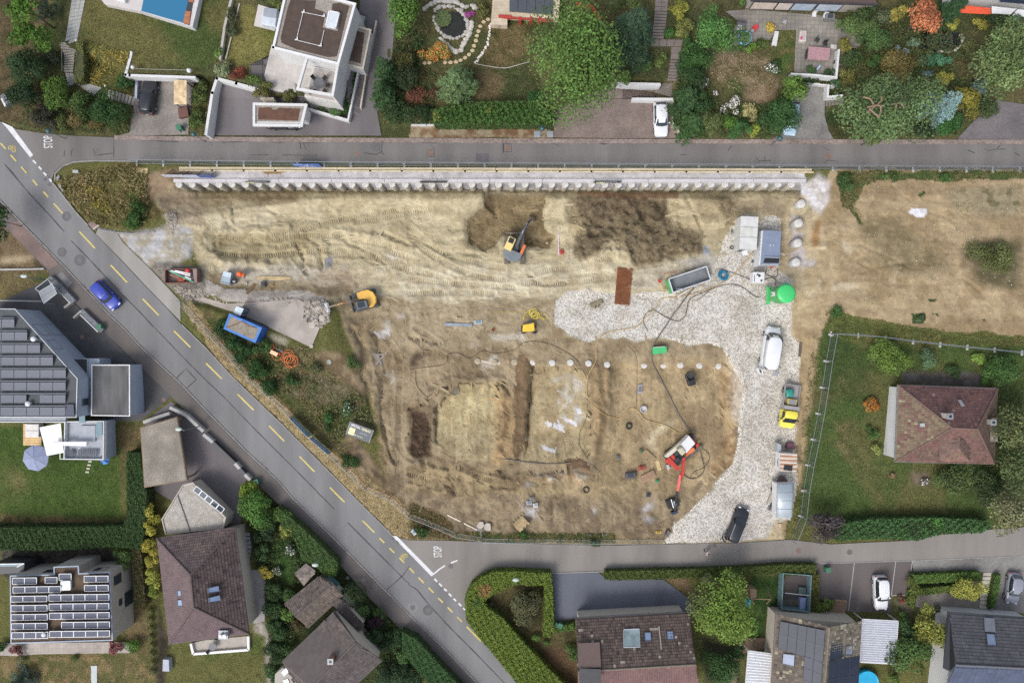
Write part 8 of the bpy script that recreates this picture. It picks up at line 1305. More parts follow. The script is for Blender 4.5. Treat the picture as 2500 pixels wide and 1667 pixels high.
hse('thin dark cable wandering above the excavated pads','t22 60,420 60,520 100,600 175,670',.03,(88,76,64),'cable','cable');hse('thin cable lying along the upper edge of the pads','t22 0,400 130,380 300,360 360,320 370,250 470,245 580,290 700,220 820,245 1000,210 1100,140 1250,135 1420,190 1580,290 1640,380 1690,470',.03,(92,80,66),'cable','cable');hse('grey pipe lying across the lower pads','t22 870,1250 1000,1268 1150,1290 1300,1302 1450,1300 1545,1288',.07,(128,118,104),'pipe','pipe');hse('thin grey hose down the ridge between the pads','t22 1700,720 1690,860 1630,1000 1625,1120 1680,1220 1740,1310 1800,1360',.035,(128,124,112));hse('thin cable in the left pad','t22 240,740 245,900 250,1100',.025,(120,104,78),'cable','cable');hse('thin cable running down into the right pit','t32 130,170 210,280 215,500 210,760',.025,(108,94,74),'cable','cable');hse('thin brown string beside the left fence','t12 -20,-50 130,90 460,470 670,645 850,835',.03,(196,120,74),'cable','cable',.6);hse('orange string along the lower part of the road fence','t12 1210,1185 1300,1255 1400,1360 1560,1530 t13 1470,10 1600,110 1590,150',.03,(214,132,78),'cable','cable',.4);hse('yellow string line across the brown soil','t21 740,1418 1000,1416 1180,1412',.02,(214,190,90),'cable','cable')
def coil(label,px,py,rp,n,r,c_,name='hose_coil',jit=.2,z=.06):
 q=MB();pts=[];g=np.random.default_rng(int(px));
 for k in range(n*14):a=k/14*2*mt_.pi;rr=rp*(1+jit*mt_.sin(a*.37+1)*g.uniform(.6,1));cx=px+rp*jit*1.2*mt_.sin(a*.21);cyy=py+rp*jit*1.2*mt_.cos(a*.17);pts.append(gt(cx+rr*mt_.cos(a),cyy+rr*mt_.sin(a),z+r+k/(n*14)*.25))
 q.tube(pts,r,5);o=q.bd_(name,M('hose_%d_%d_%d'%c_,C(*c_),ro=.5),None,True);tag(o,label,'hose');return o
coil('coil of yellow hose on the brown soil',1304,766,8,7,.05,(226,204,96),jit=.35);hse('loose loops of yellow hose beside its coil','t21 1165,1395 1110,1430 1085,1490 1130,1440 1210,1450 1300,1480 1310,1440 1230,1430 1290,1490 1240,1470',.04,(226,204,96));coil('coil of teal blue hose beside the open skip',1766,672,9,9,.07,(44,126,160));coil('orange hose heap beside the orange box',706,876,13,8,.045,(232,130,76),jit=.4);hse('loose orange hose from the heap to the orange box','t12 640,260 680,310 760,290 850,270 895,310 860,375 800,340',.045,(232,130,76));coil('small red hose coil behind the orange box',664,848,6,5,.04,(196,96,66))
def bx(name,label,cat,s_,h,c_,ro=.6,bev=.03,parts=()):
 t=pzt(name,label,cat,s_,h,M(name+'_%d_%d_%d'%c_,C(*c_),ro=ro,var=.1),bev)
 for nm,s2,h0,h1,c2 in parts:pz(t,nm,s2,t.location.z+h1,t.location.z+h0,M('p_%d_%d_%d'%c2,C(*c2),ro=.6,var=.1),.01)
 return t
BC=CT
bx('hose_box','orange box with pale lid on the verge beside the orange hose','box',BC('1150,1078 1300,1150 1262,1222 1118,1150'),.7,(214,92,54),parts=(('lid',BC('1150,1078 1300,1150 1262,1222 1118,1150'),.7,.76,(250,206,160)),('orange_side',BC('1200,1090 1345,1150 1335,1195 1300,1160'),.0,.45,(206,84,48)),('metal_tray',BC('1245,1030 1405,1110 1385,1150 1235,1070'),.0,.3,(120,118,120))))
t=bx('steel_box','pale blue grey steel box on the yard soil','box',EK('1620,315 1818,355 1760,645 1545,590'),.9,(164,180,190),parts=(('lid_half',EK('1625,318 1812,356 1790,465 1592,420'),.9,1.0,(204,220,230)),('lock_bar',EK('1560,560 1750,605 1745,620 1556,575'),.9,.95,(120,134,142))));bx('small_engine','small black compactor engine beside the steel box','machine',EK('1800,500 1900,500 1910,600 1810,610'),.5,(70,68,68),parts=(('tank',EK('1840,540 1910,545 1905,580 1840,575'),.5,.65,(180,178,176)),('handle',EK('1870,490 1910,490 1915,520 1875,520'),.3,.8,(50,48,50))))
p=gt(*EK('2065,395')[0]);t=th_g('cement_mixer','bright orange cement mixer on the yard','machine',p,-.4);MB().lathe((0,0,.75),[(.12,-.35),(.36,-.2),(.38,.05),(.24,.3),(.2,.32)],18).bd_('drum',M('mixer_orange',C(246,110,44),ro=.5),t,True).rotation_euler=(0,0,0);MB().bar((-.4,0,.7),(-.4,0,0),.06).bar((.4,0,.7),(.4,0,0),.06).bar((-.5,-.3,.05),(-.5,.3,.05),.06).bar((.5,-.3,.05),(.5,.3,.05),.06).bd_('stand',mD,t);MB().box((.45,0,.65),(.25,.35,.35)).bd_('motor',M('mixer_orange'),t,bevel=.03)
def bds(name,label,s_,n,wd,ht,c_,cat='timber',layers=1):
 a_,b_=L(s_);pa,pb=gt(*a_,.06),gt(*b_,.06);t=th_g(name,label,cat,pa);d=(pb-pa);sd=Vc((-d.y,d.x,0)).normalized()
 for l in range(layers):
  for k in range(n):q=MB();j=random.uniform(-.15,.15);off=sd*(k-(n-1)/2)*wd*1.1+Vc((0,0,l*ht*1.05));q.bar(d*(.02+j*.1)+off,d*(.98+j*.1)+off,wd,ht);q.bd_('board',M('boards_%d'%c_[0],C(*c_),ro=.85,var=.2,vs=2),t)
 return t
bds('timber_boards','long pale timber boards on the yard soil','t11 500,1090 830,1105',3,.16,.06,(206,182,136));bds('timber_boards','dark bundle of planks leaning beside the mixer','t11 400,1245 480,1150',3,.12,.08,(128,102,72));bds('timber_stack','stack of reddish squared timbers beside the drilling rig','t32 260,1450 385,1385',5,.17,.14,(168,138,112),layers=2);bds('timber_boards','long brown boards left of the drilling rig','t32 275,1170 390,1270',3,.2,.1,(160,138,104));bds('timber_board','short wide pale board left of the drilling rig','t32 405,1270 435,1365',1,.55,.06,(206,196,162));bds('timber_board','long white pole on the soil near the junction','t23 300,185 555,313',1,.16,.1,(226,214,194));bds('timber_boards','three pale planks by the site entrance fence','t33 1345,260 1345,385',4,.18,.05,(196,174,146));bds('timber_board','thin brown batten leaning beside the silver trailer','t33 1290,0 1245,100',1,.1,.08,(158,134,108));bds('timber_boards','pale planks on the meadow edge above the yard entrance','t01 1300,62 1415,66',4,.14,.05,(220,196,150));bds('timber_board','thin dark batten on the gravel','t31 785,1312 905,1220',1,.09,.07,(118,104,88));bds('timber_boards','two wooden props left of the open skip','t31 450,1150 480,1225',2,.1,.08,(190,170,120));bds('steel_props','red ended steel props behind the open skip','t31 470,1055 600,1030',2,.1,.1,(176,140,116),'props');bds('red_white_staff','white and pink levelling staff beside the dug pit','t21 1424,665 1428,878',1,.11,.05,(232,206,222),'staff');bds('timber_board','small dark log by the gravel edge','t32 1785,140 1772,280',2,.16,.14,(104,92,80));bds('timber_board','light stick in the brown soil','t33 1640,250 1690,258',1,.1,.06,(214,196,160));bds('concrete_lintel','grey stained concrete lintel on the brown soil','t21 330,1535 610,1545',1,.4,.2,(150,158,168),'lintel')
def ldr(label,s_,wd,c_,n):
 a_,b_=L(s_);pa,pb=gt(*a_,.12),gt(*b_,.12);t=th_g('ladder',label,'ladder',pa);d=pb-pa;sd=Vc((-d.y,d.x,0)).normalized()*wd/2;m_=M('ladder_%d'%c_[0],C(*c_),ro=.5)
 for s2 in(-1,1):MB().bar(sd*s2,d+sd*s2,.06).bd_('rail',m_,t)
 for k in range(n):u=(k+.5)/n;MB().bar(d*u-sd,d*u+sd,.045).bd_('rung',m_,t)
ldr('aluminium ladder lying beside the dug pit','t21 1535,815 1535,930',.5,(206,196,190),7);ldr('wooden ladder lying at the pit edge below the drilling rig','t33 720,-80 635,40',.42,(168,144,120),9)
bx('fuel_can','red fuel can beside the levelling staff','can','t21 1438,825 1468,818 1475,858 1444,865',.45,(196,52,60),parts=(('cap','t21 1450,835 1462,832 1463,842 1452,845',.45,.52,(60,30,34)),));t=bx('water_tank','flat green steel tank at the gravel edge','tank','t32 368,188 500,178 502,240 372,255',.8,(76,190,116),parts=(('top_rail','t32 375,186 480,177 480,182 376,191',.8,.92,(220,222,222)),))
p=G(1304,797);t=th_g('mini_dumper','small yellow dumper on the brown soil','dumper',gt(1288,797));z_=t.location.z;pz(t,'skip_bucket','t21 1085,1540 1190,1520 1195,1575 t22 1195,30 1080,40',z_+1.0,z_+.35,M('dumper_yellow',C(242,204,62),ro=.45),.05);pz(t,'seat_unit','t21 1120,1515 1165,1500 1172,1525 1125,1535',z_+1.1,z_+.3,mD,.03);pz(t,'side_frame','t21 1068,1545 1082,1540 t22 1078,40 1066,38',z_+.8,z_+.2,mD)
for s_ in('1085,1545','1190,1545','1090,1600','1195,1600'):c_=gt(*P1('t21 '+s_))-t.location;MB().cyl((c_.x,c_.y-.1,.28),.28,.22,14,M4=Mx.Rotation(mt_.pi/2,3,'X')).bd_('wheel',m_tyre,t)
def loader_bucket(label,s_,h,c_,teeth=False):
 pts=L(s_);c0=(sum(p[0]for p in pts)/4,sum(p[1]for p in pts)/4);t=th_g('excavator_bucket',label,'bucket',gt(*c0));P=[gt(*p)-t.location for p in pts];m_=M('bk_%d'%c_[0],C(*c_),ro=.7,var=.2);ax=P[1]-P[0];bx_=P[3]-P[0];q=MB();R2=[]
 for f_,h_ in((0,.15),(0,h),(.25,h+.08),(.7,h*.7),(1,.05),(.95,.02),(.65,h*.6),(.25,h),(.06,h*.9),(.06,.15)):R2.append((f_,h_))
 q.loft([[P[0]+bx_*f_+Vc((0,0,h_))for f_,h_ in R2],[P[0]+ax+bx_*f_+Vc((0,0,h_))for f_,h_ in R2]]);q.bd_('shell',m_,t);q=MB();q.box(P[0]+ax*.35+Vc((0,0,h+.15)),(.1,.35,.3));q.box(P[0]+ax*.65+Vc((0,0,h+.15)),(.1,.35,.3));q.bd_('hanger',mD,t)
 if teeth:
  for k in range(4):q=MB();q.bar(P[3]+ax*(.1+.26*k)+Vc((0,0,.08)),P[3]+ax*(.1+.26*k)+bx_.normalized()*.3+Vc((0,0,.05)),.14,.08);q.bd_('tooth',m_mud,t)
loader_bucket('grading bucket lying on the white gravel','t21 1735,1395 1845,1345 1825,1292 1720,1335',.5,(158,146,120));loader_bucket('toothed excavator bucket lying in the soil near the lower fence','t23 905,320 985,250 900,195 845,265',.6,(184,160,118),True);loader_bucket('small grey bucket at the gravel corner by the lower road','t33 405,345 430,305 475,330 440,372',.35,(130,122,114))
def ringthing(name,label,cat,s_,r,rt,c_,h=.0,n=20):
 c0=P1(s_);p=gt(*c0,rt+h);q=MB();q.tube([(r*mt_.cos(2*mt_.pi*k/n),r*mt_.sin(2*mt_.pi*k/n),0)for k in range(n)],rt,8,True);o=q.bd_(name,M('ring_%d'%c_[0],C(*c_),ro=.7,var=.1),None,True);o.location=p;tag(o,label,cat);return o
ringthing('tyre','black tyre lying in the right pit','tyre','t32 140,940',.36,.11,(44,44,44));ringthing('tyre','black tyre lying below the pads','tyre','t22 1690,1550',.36,.1,(56,54,50));ringthing('tyre','small grey tyre beside the pale container','tyre','t31 1123,802',.2,.07,(92,90,86))
def cyl_thing(name,label,cat,s_,r,h,c_,inner=None,tilt=0,h0=0):
 c0=P1(s_);t=th_g(name,label,cat,gt(*c0,h0));q=MB();q.lathe((0,0,0),[(r*.92,0),(r,h*.1),(r,h),(r*.86,h),(r*.84,h*.5)],20);q.bd_('shell',M('cy_%d_%d'%(c_[0],c_[2]),C(*c_),ro=.6,var=.15),t,False)
 if inner:MB().cyl((0,0,h*.4),r*.85,.05,18).bd_('content',M('in_%d_%d'%(inner[0],inner[2]),C(*inner),ro=.8,var=.3,vs=5),t)
 return t
t=cyl_thing('drum_barrel','black open drum with pump at the pit row','drum','t32 715,468',.62,.9,(74,72,72),(120,104,76));MB().box((.15,-.75,.5),(.95,.8,.9),rz=.3).bd_('pump_body',mB,t,bevel=.08);cyl_thing('concrete_ring','white bucket ring with pink contents on the ridge','bucket','t32 272,776',.45,.6,(206,204,204),(188,128,132));cyl_thing('manhole_ring','concrete shaft ring sunk at the rim of the left pad','shaft','t22 432,605',.6,.22,(140,130,116),(128,118,104));cyl_thing('buoy','small red bucket left of the open skip','bucket','t31 431,1122',.22,.3,(228,112,92),(196,86,72));cyl_thing('shaft_cover','pale round concrete cover on the verge','cover','t12 1190,328',.34,.15,(150,148,136),(160,160,148));cyl_thing('bucket','tiny red pot on the brown soil','bucket','t22 800,18',.2,.25,(190,80,60),(120,60,50));cyl_thing('bucket','white bucket beside the leaning planks','bucket','t11 400,1150',.16,.3,(226,226,226),(206,200,190))
for s_,lb,c_,h in(('t32 245,1165 270,1160 275,1195 250,1200','green topped pump at the end of the long boards',(96,120,84),.5),('t32 235,1330 295,1320 300,1355 235,1365','red welding unit with green cap in the pit',(190,88,70),.45),('t32 110,1395 200,1385 205,1440 110,1445','dark grey diesel pump in the pit',(86,88,96),.7),('t32 20,1225 50,1220 55,1255 25,1260','small grey pump on the ridge below the pads',(128,126,124),.35),('t32 400,1455 428,1455 428,1480 400,1480','bright green canister in the pit',(66,170,110),.35),('t23 1012,100 1050,92 1052,128 1018,130','white box beside the grey pallet near the lower fence',(226,226,224),.35),('t23 985,45 1015,42 1015,66 985,68','grey crate north of the pallet',(150,152,152),.3),('t23 955,75 1000,70 1005,108 960,110','pale blue grey pallet box near the lower fence',(170,178,188),.35),('t32 232,545 270,540 262,628 222,630','shiny metal canister in the right pit',(166,168,176),.4),('t33 265,12 300,15 295,45 262,42','small dark blue box in the soil by the lower pit',(70,72,92),.3),('t23 8,325 28,308 58,342 38,360','white metal utility box with blue stripes at the junction verge',(206,220,226),.8),('t31 1316,922 1338,922 1338,945 1316,945','little dark grey box on the gravel',(122,120,118),.25),('t11 535,1125 578,1122 578,1178 535,1178','black crate on the yard soil',(84,82,82),.4),('t11 620,1150 655,1142 660,1172 618,1185','small orange brown board on the yard soil',(200,156,96),.1),('t21 445,1468 492,1466 494,1480 446,1482','small pale block on the brown soil',(206,190,152),.2),('t21 615,1500 690,1492 698,1530 620,1535','crumpled pale teal sheet on the brown soil',(176,198,204),.12),('t31 1115,622 1140,622 1138,668 1115,668','grey slab beside the pale container',(150,148,140),.1),('t33 338,322 385,318 385,340 340,343','yellow tool by the lower fence',(222,184,80),.2),('t33 1262,118 1290,118 1290,156 1262,156','grey step block beside the silver trailer',(140,138,136),.25),('t23 1460,345 1492,345 1492,362 1460,362','first grey fence foot block by the lower road',(150,146,140),.15),('t23 1578,342 1615,342 1615,362 1578,362','second grey fence foot block by the lower road',(156,150,144),.15)):
 nm='pump_unit' if 'pump' in lb else 'canister' if 'canister' in lb else 'welding_unit' if 'welding' in lb else 'crate' if 'crate' in lb or 'pallet' in lb else 'block' if 'block' in lb or 'slab' in lb else 'site_box'
 cx_=[sum(v)/4 for v in zip(*L(s_))];ins=[(cx_[0]+(x-cx_[0])*.6,cx_[1]+(y-cx_[1])*.6)for x,y in L(s_)]
 bx(nm,lb,nm.replace('_',' '),s_,h,c_,parts=(('top_fitting',ins,h,h+.08,tuple(int(v*.7)for v in c_)),))
def chunk(px,py,r,c_,nm,lb=None,par=None):
 g=np.random.default_rng(int(px*7+py));q=MB();n=7;h=r*g.uniform(.4,.7);q.pz([(r*g.uniform(.7,1.1)*mt_.cos(2*mt_.pi*k/n),r*g.uniform(.7,1.1)*mt_.sin(2*mt_.pi*k/n))for k in range(n)],-.1,h);o=q.bd_(nm,M('rubble_%d'%c_[0],C(*c_),ro=.95,var=.2),par,bevel=.02);o.location=gt(px,py,.02);return o
for s_,r,lb in(('t11 1120,1475',.42,'largest round concrete lump in the broken slab'),('t11 1030,1540',.5,'long pale concrete lump at the lower edge of the broken slab'),('t23 580,270',.55,'pale boulder near the white pole, left one'),('t23 640,285',.6,'pale boulder near the white pole, right one'),('t11 1080,1385',.35,'grey concrete lump in the middle of the broken slab'),('t12 1020,175',.3,'white concrete corner piece at the slab tip')):c0=P1(s_);tag(chunk(*c0,r,(196,186,172),'concrete_lump'),lb,'rubble')
def rubble(name,items,c_):
 q=MB();g=np.random.default_rng(5)
 for s_,n,r0,r1 in items:
  pg=L(s_);x0,x1=min(p[0]for p in pg),max(p[0]for p in pg);y0,y1=min(p[1]for p in pg),max(p[1]for p in pg);k=0
  while k<n:
   x,y=g.uniform(x0,x1),g.uniform(y0,y1)
   if not inp(np.array([x]),np.array([y]),pg)[0]:continue
   k+=1;r=g.uniform(r0,r1);p=gt(x,y,r*.15);a=g.uniform(0,6.28,6);q.add([p+Vc((r*mt_.cos(i*1.05+a[0])*g.uniform(.6,1.1),r*mt_.sin(i*1.05+a[0])*g.uniform(.6,1.1),0 if i%2 else .1*r))for i in range(6)]+[p+Vc((g.uniform(-.3,.3)*r,g.uniform(-.3,.3)*r,r*g.uniform(.4,.8)))],[(i,(i+1)%6,6)for i in range(6)])
 q.bd_(name,c_,None,kind='stuff')
rubble('concrete_rubble',[('t11 940,1320 1180,1300 1190,1500 1100,1568 940,1520',260,.08,.3),('t01 1580,480 1680,450 1700,560 1640,680 1600,560',110,.06,.22),('t01 1620,1170 1960,1200 1960,1330 1780,1300',160,.05,.22),('t11 0,1230 200,1330 600,1300 860,1270 860,1300 560,1340 180,1350 0,1260',120,.05,.2)],M('rubble_grey',C(176,166,154),ro=.95,var=.25))
def heap(name,items):
 XS,YS=[],[]
 for s_,n in items:pg=L(s_);X=R.uniform(min(p[0]for p in pg),max(p[0]for p in pg),n*3);Y=R.uniform(min(p[1]for p in pg),max(p[1]for p in pg),n*3);ok=inp(X,Y,pg);XS.append(X[ok][:n]);YS.append(Y[ok][:n])
 X,Y=np.concatenate(XS),np.concatenate(YS);n=len(X);r=R.uniform(.8,3.4,n)*R.uniform(.4,1.3,n);a=R.uniform(0,6.28,n);bits(name,X,Y,[(r*np.cos(a+i*1.26),r*np.sin(a+i*1.26)*.8,-.03)for i in range(5)]+[(r*.2,-r*.1,r/S*.8)],[(0,1,5),(1,2,5),(2,3,5),(3,4,5),(4,0,5)],R.uniform(.85,1.35,n))
heap('heap_clods',[('t21 1560,330 1960,310 t31 500,340 620,560 820,660 840,850 330,970 170,960 100,800 t21 1800,860 1600,900',2600),('t31 900,340 1150,340 1180,500 1020,660 1050,540',500),('t22 0,770 140,800 200,980 210,1240 60,1250 0,1180',500),('t21 740,280 1300,280 1280,600 1380,700 1330,810 900,690 700,840 560,760 560,560',1200)])
rubble('white_stones',[('t21 1390,1320 1480,1240 1720,1200 1900,1230 1900,1300 1480,1300',260,.06,.14),('t31 160,1250 470,1220 830,1190 1000,900 1060,680 1120,700 900,1150 500,1280',420,.06,.14),('t32 470,85 700,170 900,140 1120,240 1250,470 1200,800 1180,1100 1130,1310 960,1490 1000,1500 1180,1320 1260,600 1000,140',700,.06,.15),('t33 640,130 780,0 400,420 480,420',300,.06,.14),('t32 1720,40 1790,160 1770,520 1740,1100 1760,1500 1700,1500 1700,500',260,.06,.14),('t41 400,200 1960,200 1960,1500 300,1400',130,.03,.08)],M('limestone',C(226,220,206),ro=.9,var=.2))
for k,(s_,lb)in enumerate((('t12 1300,1140 1470,1075','brown picket panel dropped on the verge, upper one'),('t12 1350,1190 1500,1130','brown picket panel dropped on the verge, lower one'))):
 a_,b_=L(s_);t=th_g('picket_panel',lb,'fence panel',gt(*a_));d=gt(*b_)-gt(*a_);sd=Vc((-d.y,d.x,0)).normalized()
 for i in range(16):u=i/15;q=MB();q.bar(d*u-sd*.35+Vc((0,0,.1)),d*u+sd*.35+Vc((0,0,.12)),.05,.03);q.bd_('picket',mWd,t)
 for v in(-.25,.25):q=MB();q.bar(sd*v+Vc((0,0,.06)),d+sd*v+Vc((0,0,.06)),.06,.04);q.bd_('rail',mWd,t)
# GARDENS AND STREET
m_slb=M('path_slab',C(176,176,170),ro=.85,var=.1,vs=2)
def sb_(t,quad,nu,nv,mat,h=.06,gap=.03,name='slab',dz=0):
 for j in range(nv):
  for i in range(nu):
   c4=[l2_(quad,(i+a)/nu,(j+b_)/nv)for a,b_ in((gap,gap),(1-gap,gap),(1-gap,1-gap),(gap,1-gap))];P=[gt(*p)-t.location for p in c4];zc=sum(p.z for p in P)/4+dz;q=MB();q.pz([(p.x,p.y)for p in P],zc-.2,zc+h);q.bd_(name,mat,t)
t=th_g('slab_path','pale slab path with steps down the top left garden','path',gt(170,60));sb_(t,L('t00 700,-60 830,-60 738,395 620,440'),3,13,m_slb);sb_(t,L('t00 628,722 722,760 980,845 900,925'),6,2,m_slb);sb_(t,L('t00 626,700 705,705 725,790 660,845'),2,3,m_slb)
for k in range(11):sb_(t,L(f't00 622,{448 + 23 * k} {734 - 2.4 * k},{432 + 24.5 * k} {732 - 2.4 * k},{450 + 24.5 * k} 622,{466 + 23 * k}'),1,1,M('step_slab',C(160,156,148),ro=.9),.2,.01,'step')
t=th_g('drive_steps','wide steps from the slab path down to the paver drive','steps',gt(300,235))
for k in range(8):x=1050+32*k;y=862+9*k;sb_(t,L(f't00 {x},{y} {x + 26},{y + 8} {x + 8},{y + 92} {x - 18},{y + 82}'),1,1,M('step_slab'),.22-.02*k,.01,'step')
def garden_lamp(label,s_,h=.9,r=.16):
 c_=P1(s_);p=W(c_[0],c_[1],gz(*c_)+h);t=th_g('globe_lamp',label,'lamp',(p.x,p.y,gz(*c_)));MB().tube([(0,0,0),(0,0,h)],.03,6).bd_('post',mD,t);MB().lathe((0,0,h),[(.02,-r),(r*.7,-r*.7),(r,0),(r*.7,r*.7),(.02,r)],14).bd_('globe',mW,t,True)
for s_,l_,r_ in(('t00 730,388','white globe lamp at the top of the garden steps',.15),('t00 1258,503','white globe lamp at the end of the carport wall',.17),('t00 1270,645','larger white globe lamp on the lawn left of the rail',.24),('t00 1810,677','largest white globe lamp at the right end of the rail',.3),('t00 1008,824','white globe lamp beside the wide drive steps',.15)):garden_lamp(l_,s_,r=r_)
hse('thin white rail wire on the carport roof lawn','t00 1290,660 1820,675',.02,(190,190,180),'rail','rail',.6);hse('grey stair handrail in the top left garden','t00 588,405 594,685',.03,(150,150,150),'handrail','rail',.9)
t=th_g('swimming_pool','turquoise swimming pool with pale rim and wooden seat at the top left','pool',G(400,20));zp=3.5;pz(t,'basin','t00 1345,112 1842,262 1920,-60 1380,-60',zp,1.5,M('pool_rim',C(206,204,202),ro=.8));wm,nd,lk,b=newmat('pool_water');b.inputs['Base Color'].default_value=C(52,120,158);b.inputs['Roughness'].default_value=.12;nz_=tex(nd,lk,'ShaderNodeTexNoise',2.5);bump(nd,lk,nz_.outputs[0],.25,.05,b)
pz(t,'water','t00 1382,-50 1815,-50 1752,222 1352,108',zp+.015,zp-.4,wm);pz(t,'dark_surround','t00 1815,-50 1862,-50 1812,245 1752,225',zp+.03,zp-.3,mD)
for s_ in('1775,110 1825,112 1808,236 1752,220','1810,-40 1858,-40 1850,25 1806,20'):pz(t,'wooden_seat','t00 '+s_,zp+.12,zp,M('red_cedar',C(178,112,76),ro=.7,var=.2,stretch=(1,6,1)))
t=th_g('pool_terrace','pale pool terrace with white sofa at the top left','terrace',G(300,12));pz(t,'paving','t00 940,-40 1380,-60 1350,112 1000,42',3.4,1.5,M('pool_paving',C(206,200,196),ro=.85,var=.05));pz(t,'white_sofa','t00 1090,-20 1200,-20 1192,22 1110,5',3.9,3.4,mW,.04)
def bin_(label,s_,c_=(66,128,98),h=1.0):
 c0=P1(s_);t=th_g('wheelie_bin',label,'bin',gt(*c0),random.uniform(-.4,.4));m_=M('bin_%d'%c_[0],C(*c_),ro=.5);MB().box((0,0,.5),(.5,.55,.9),taper=1.1).bd_('body',m_,t,bevel=.03);MB().box((0,0,1.0),(.62,.66,.09)).bd_('lid',m_,t,bevel=.03)
 for s2 in(-1,1):MB().cyl((s2*.28,-.3,.1),.1,.06,10,M4=Mx.Rotation(mt_.pi/2,3,'Y')).bd_('wheel',mB,t)
for s_,l_ in(('t00 1745,1240','green wheelie bin beside the paver drive'),('t12 515,1460','teal wheelie bin on the footway below the carport yard'),('t01 990,1560','green wheelie bin at the end of the forecourt wall'),('t23 1230,1075','pale green wheelie bin behind the U shaped hedge, right one'),('t23 1193,1068','dark green wheelie bin behind the U shaped hedge, left one'),('t43 48,622','green wheelie bin in the parking yard')):bin_(l_,s_)
t=th_g('lean_to_shelter','rust stained board shelter roof beside the paver drive','shelter',gt(*P1('t00 1730,900')));zg=t.location.z;pz(t,'roof_board','t00 1665,770 1785,770 1785,1000 1663,998',zg+2.2,zg+2.1,M('rust_board',C(222,194,152),ro=.8,var=.3,vs=2));
for s_ in('1675,780','1775,780','1775,990','1675,990'):v=LP(t,'t00 '+s_,zg+2.1)[0];MB().box((v.x,v.y,1.0),(.1,.1,2.1)).bd_('post',mD,t)
def street_lamp(label,base,head,h=5.5,c_=(196,206,196)):
 b0=P1(base);t=th_g('street_lamp',label,'street lamp',gt(*b0));q=MB();hd=W(*P1(head),t.location.z+h)-t.location;q.tube([(0,0,0),(0,0,h-.3),(0,0,h)],[.08,.05,.05],8);q.bd_('post',M('lamp_post',C(110,124,122),ro=.5),t)
 MB().tube([(0,0,h-.05),hd.lerp(Vc((0,0,h)),.1)+Vc((0,0,.05))],.04,6).bd_('arm',M('lamp_post'),t);q=MB();q.lathe(hd,[(.05,.14),(.3,.08),(.34,0),(.1,-.08)],14,sx=1.3,sy=.7);q.bd_('lamp_head',M('lamp_head_pale',C(*c_),ro=.4),t,True)
for b_,h_,l_,ar in(('t00 462,1235','t00 463,1255','green topped street lamp at the upper road bend',0),('t00 1853,1290','t00 1853,1285','green topped street lamp beside the paver drive',0),('t20 1270,1240','t20 1270,1230','green topped street lamp left of the brick drive',0),('t30 1590,1330','t30 1585,1325','green topped street lamp at the shared drive',0)):
 c_=P1(h_);zg=gz(*c_);p=W(c_[0],c_[1],zg+3.2);t=th_g('street_lamp',l_,'street lamp',(p.x,p.y,gz(*P1(b_))));MB().tube([(0,0,0),(0,0,3.2)],[.06,.045],8).bd_('post',M('lamp_post',C(110,124,122),ro=.5),t);MB().lathe((0,0,3.2),[(.02,.28),(.25,.2),(.34,0),(.1,-.12)],16).bd_('lamp_head',M('lamp_green',C(58,92,96),ro=.4),t,True)
street_lamp('pale street lamp arm over the gravel carport roof','t02 1935,935','t02 1710,970',5.0);street_lamp('pale street lamp arm over the small ridge roof','t13 1000,485','t13 905,600',5.0);street_lamp('square white street lamp over the U shaped hedge','t23 872,660','t23 870,722',4.5);street_lamp('square white street lamp over the long hedge','t33 920,660','t33 965,693',4.5);street_lamp('pale street lamp arm over the left lawn beside the footway','t01 470,1115','t01 230,1075',6)
def tub(label,s_,zt,c_,c2):
 t=th_g('hot_tub',label,'hot tub',G(*[sum(v)/4 for v in zip(*L(s_))]));o=pz(t,'tub',s_,zt,zt-.85,M('tub_%d'%c_[0],C(*c_),ro=.5),.12);cx_=[sum(v)/4 for v in zip(*L(s_))];ins=[(cx_[0]+(x-cx_[0])*.9,cx_[1]+(y-cx_[1])*.9)for x,y in L(s_)];h1=[ins[0],ins[1],l2_(ins,1,.48),l2_(ins,0,.48)];h2=[l2_(ins,0,.52),l2_(ins,1,.52),ins[2],ins[3]];pz(t,'cover_half',h1,zt+.12,zt,M('tubc_%d'%c2[0],C(*c2),ro=.45),.04);pz(t,'cover_half',h2,zt+.1,zt,M('tubd_%d'%c_[0],C(*c_),ro=.45),.04)
dp('tub_pad',L('t10 512,45 702,105 670,300 470,250'),.08,M('tub_paving',C(206,200,196),ro=.85,var=.05),None,40,'structure');tub('grey white hot tub beside the modern house','t10 560,68 700,88 680,262 535,232',gz(665,40)+1.0,(206,214,222),(160,166,176))
p_=TQ('385,290 690,300 690,452 383,450');t=pzt('wooden_deck','small timber deck under the white hot tub','deck',TQ('385,90 690,95 690,452 383,450'),.3,mWd)
for k in range(9):y_=100+40*k;pz(t,'deck_board',TQ(f'388,{y_} 688,{y_} 688,{y_ + 36} 388,{y_ + 36}'),t.location.z+.34,t.location.z+.3,M('deck_pale',C(226,192,138),ro=.8,var=.15))
tub('white covered hot tub on the timber deck',TQ('418,92 655,92 655,325 415,322'),gz(78,1050)+1.1,(226,222,218),(230,226,222))
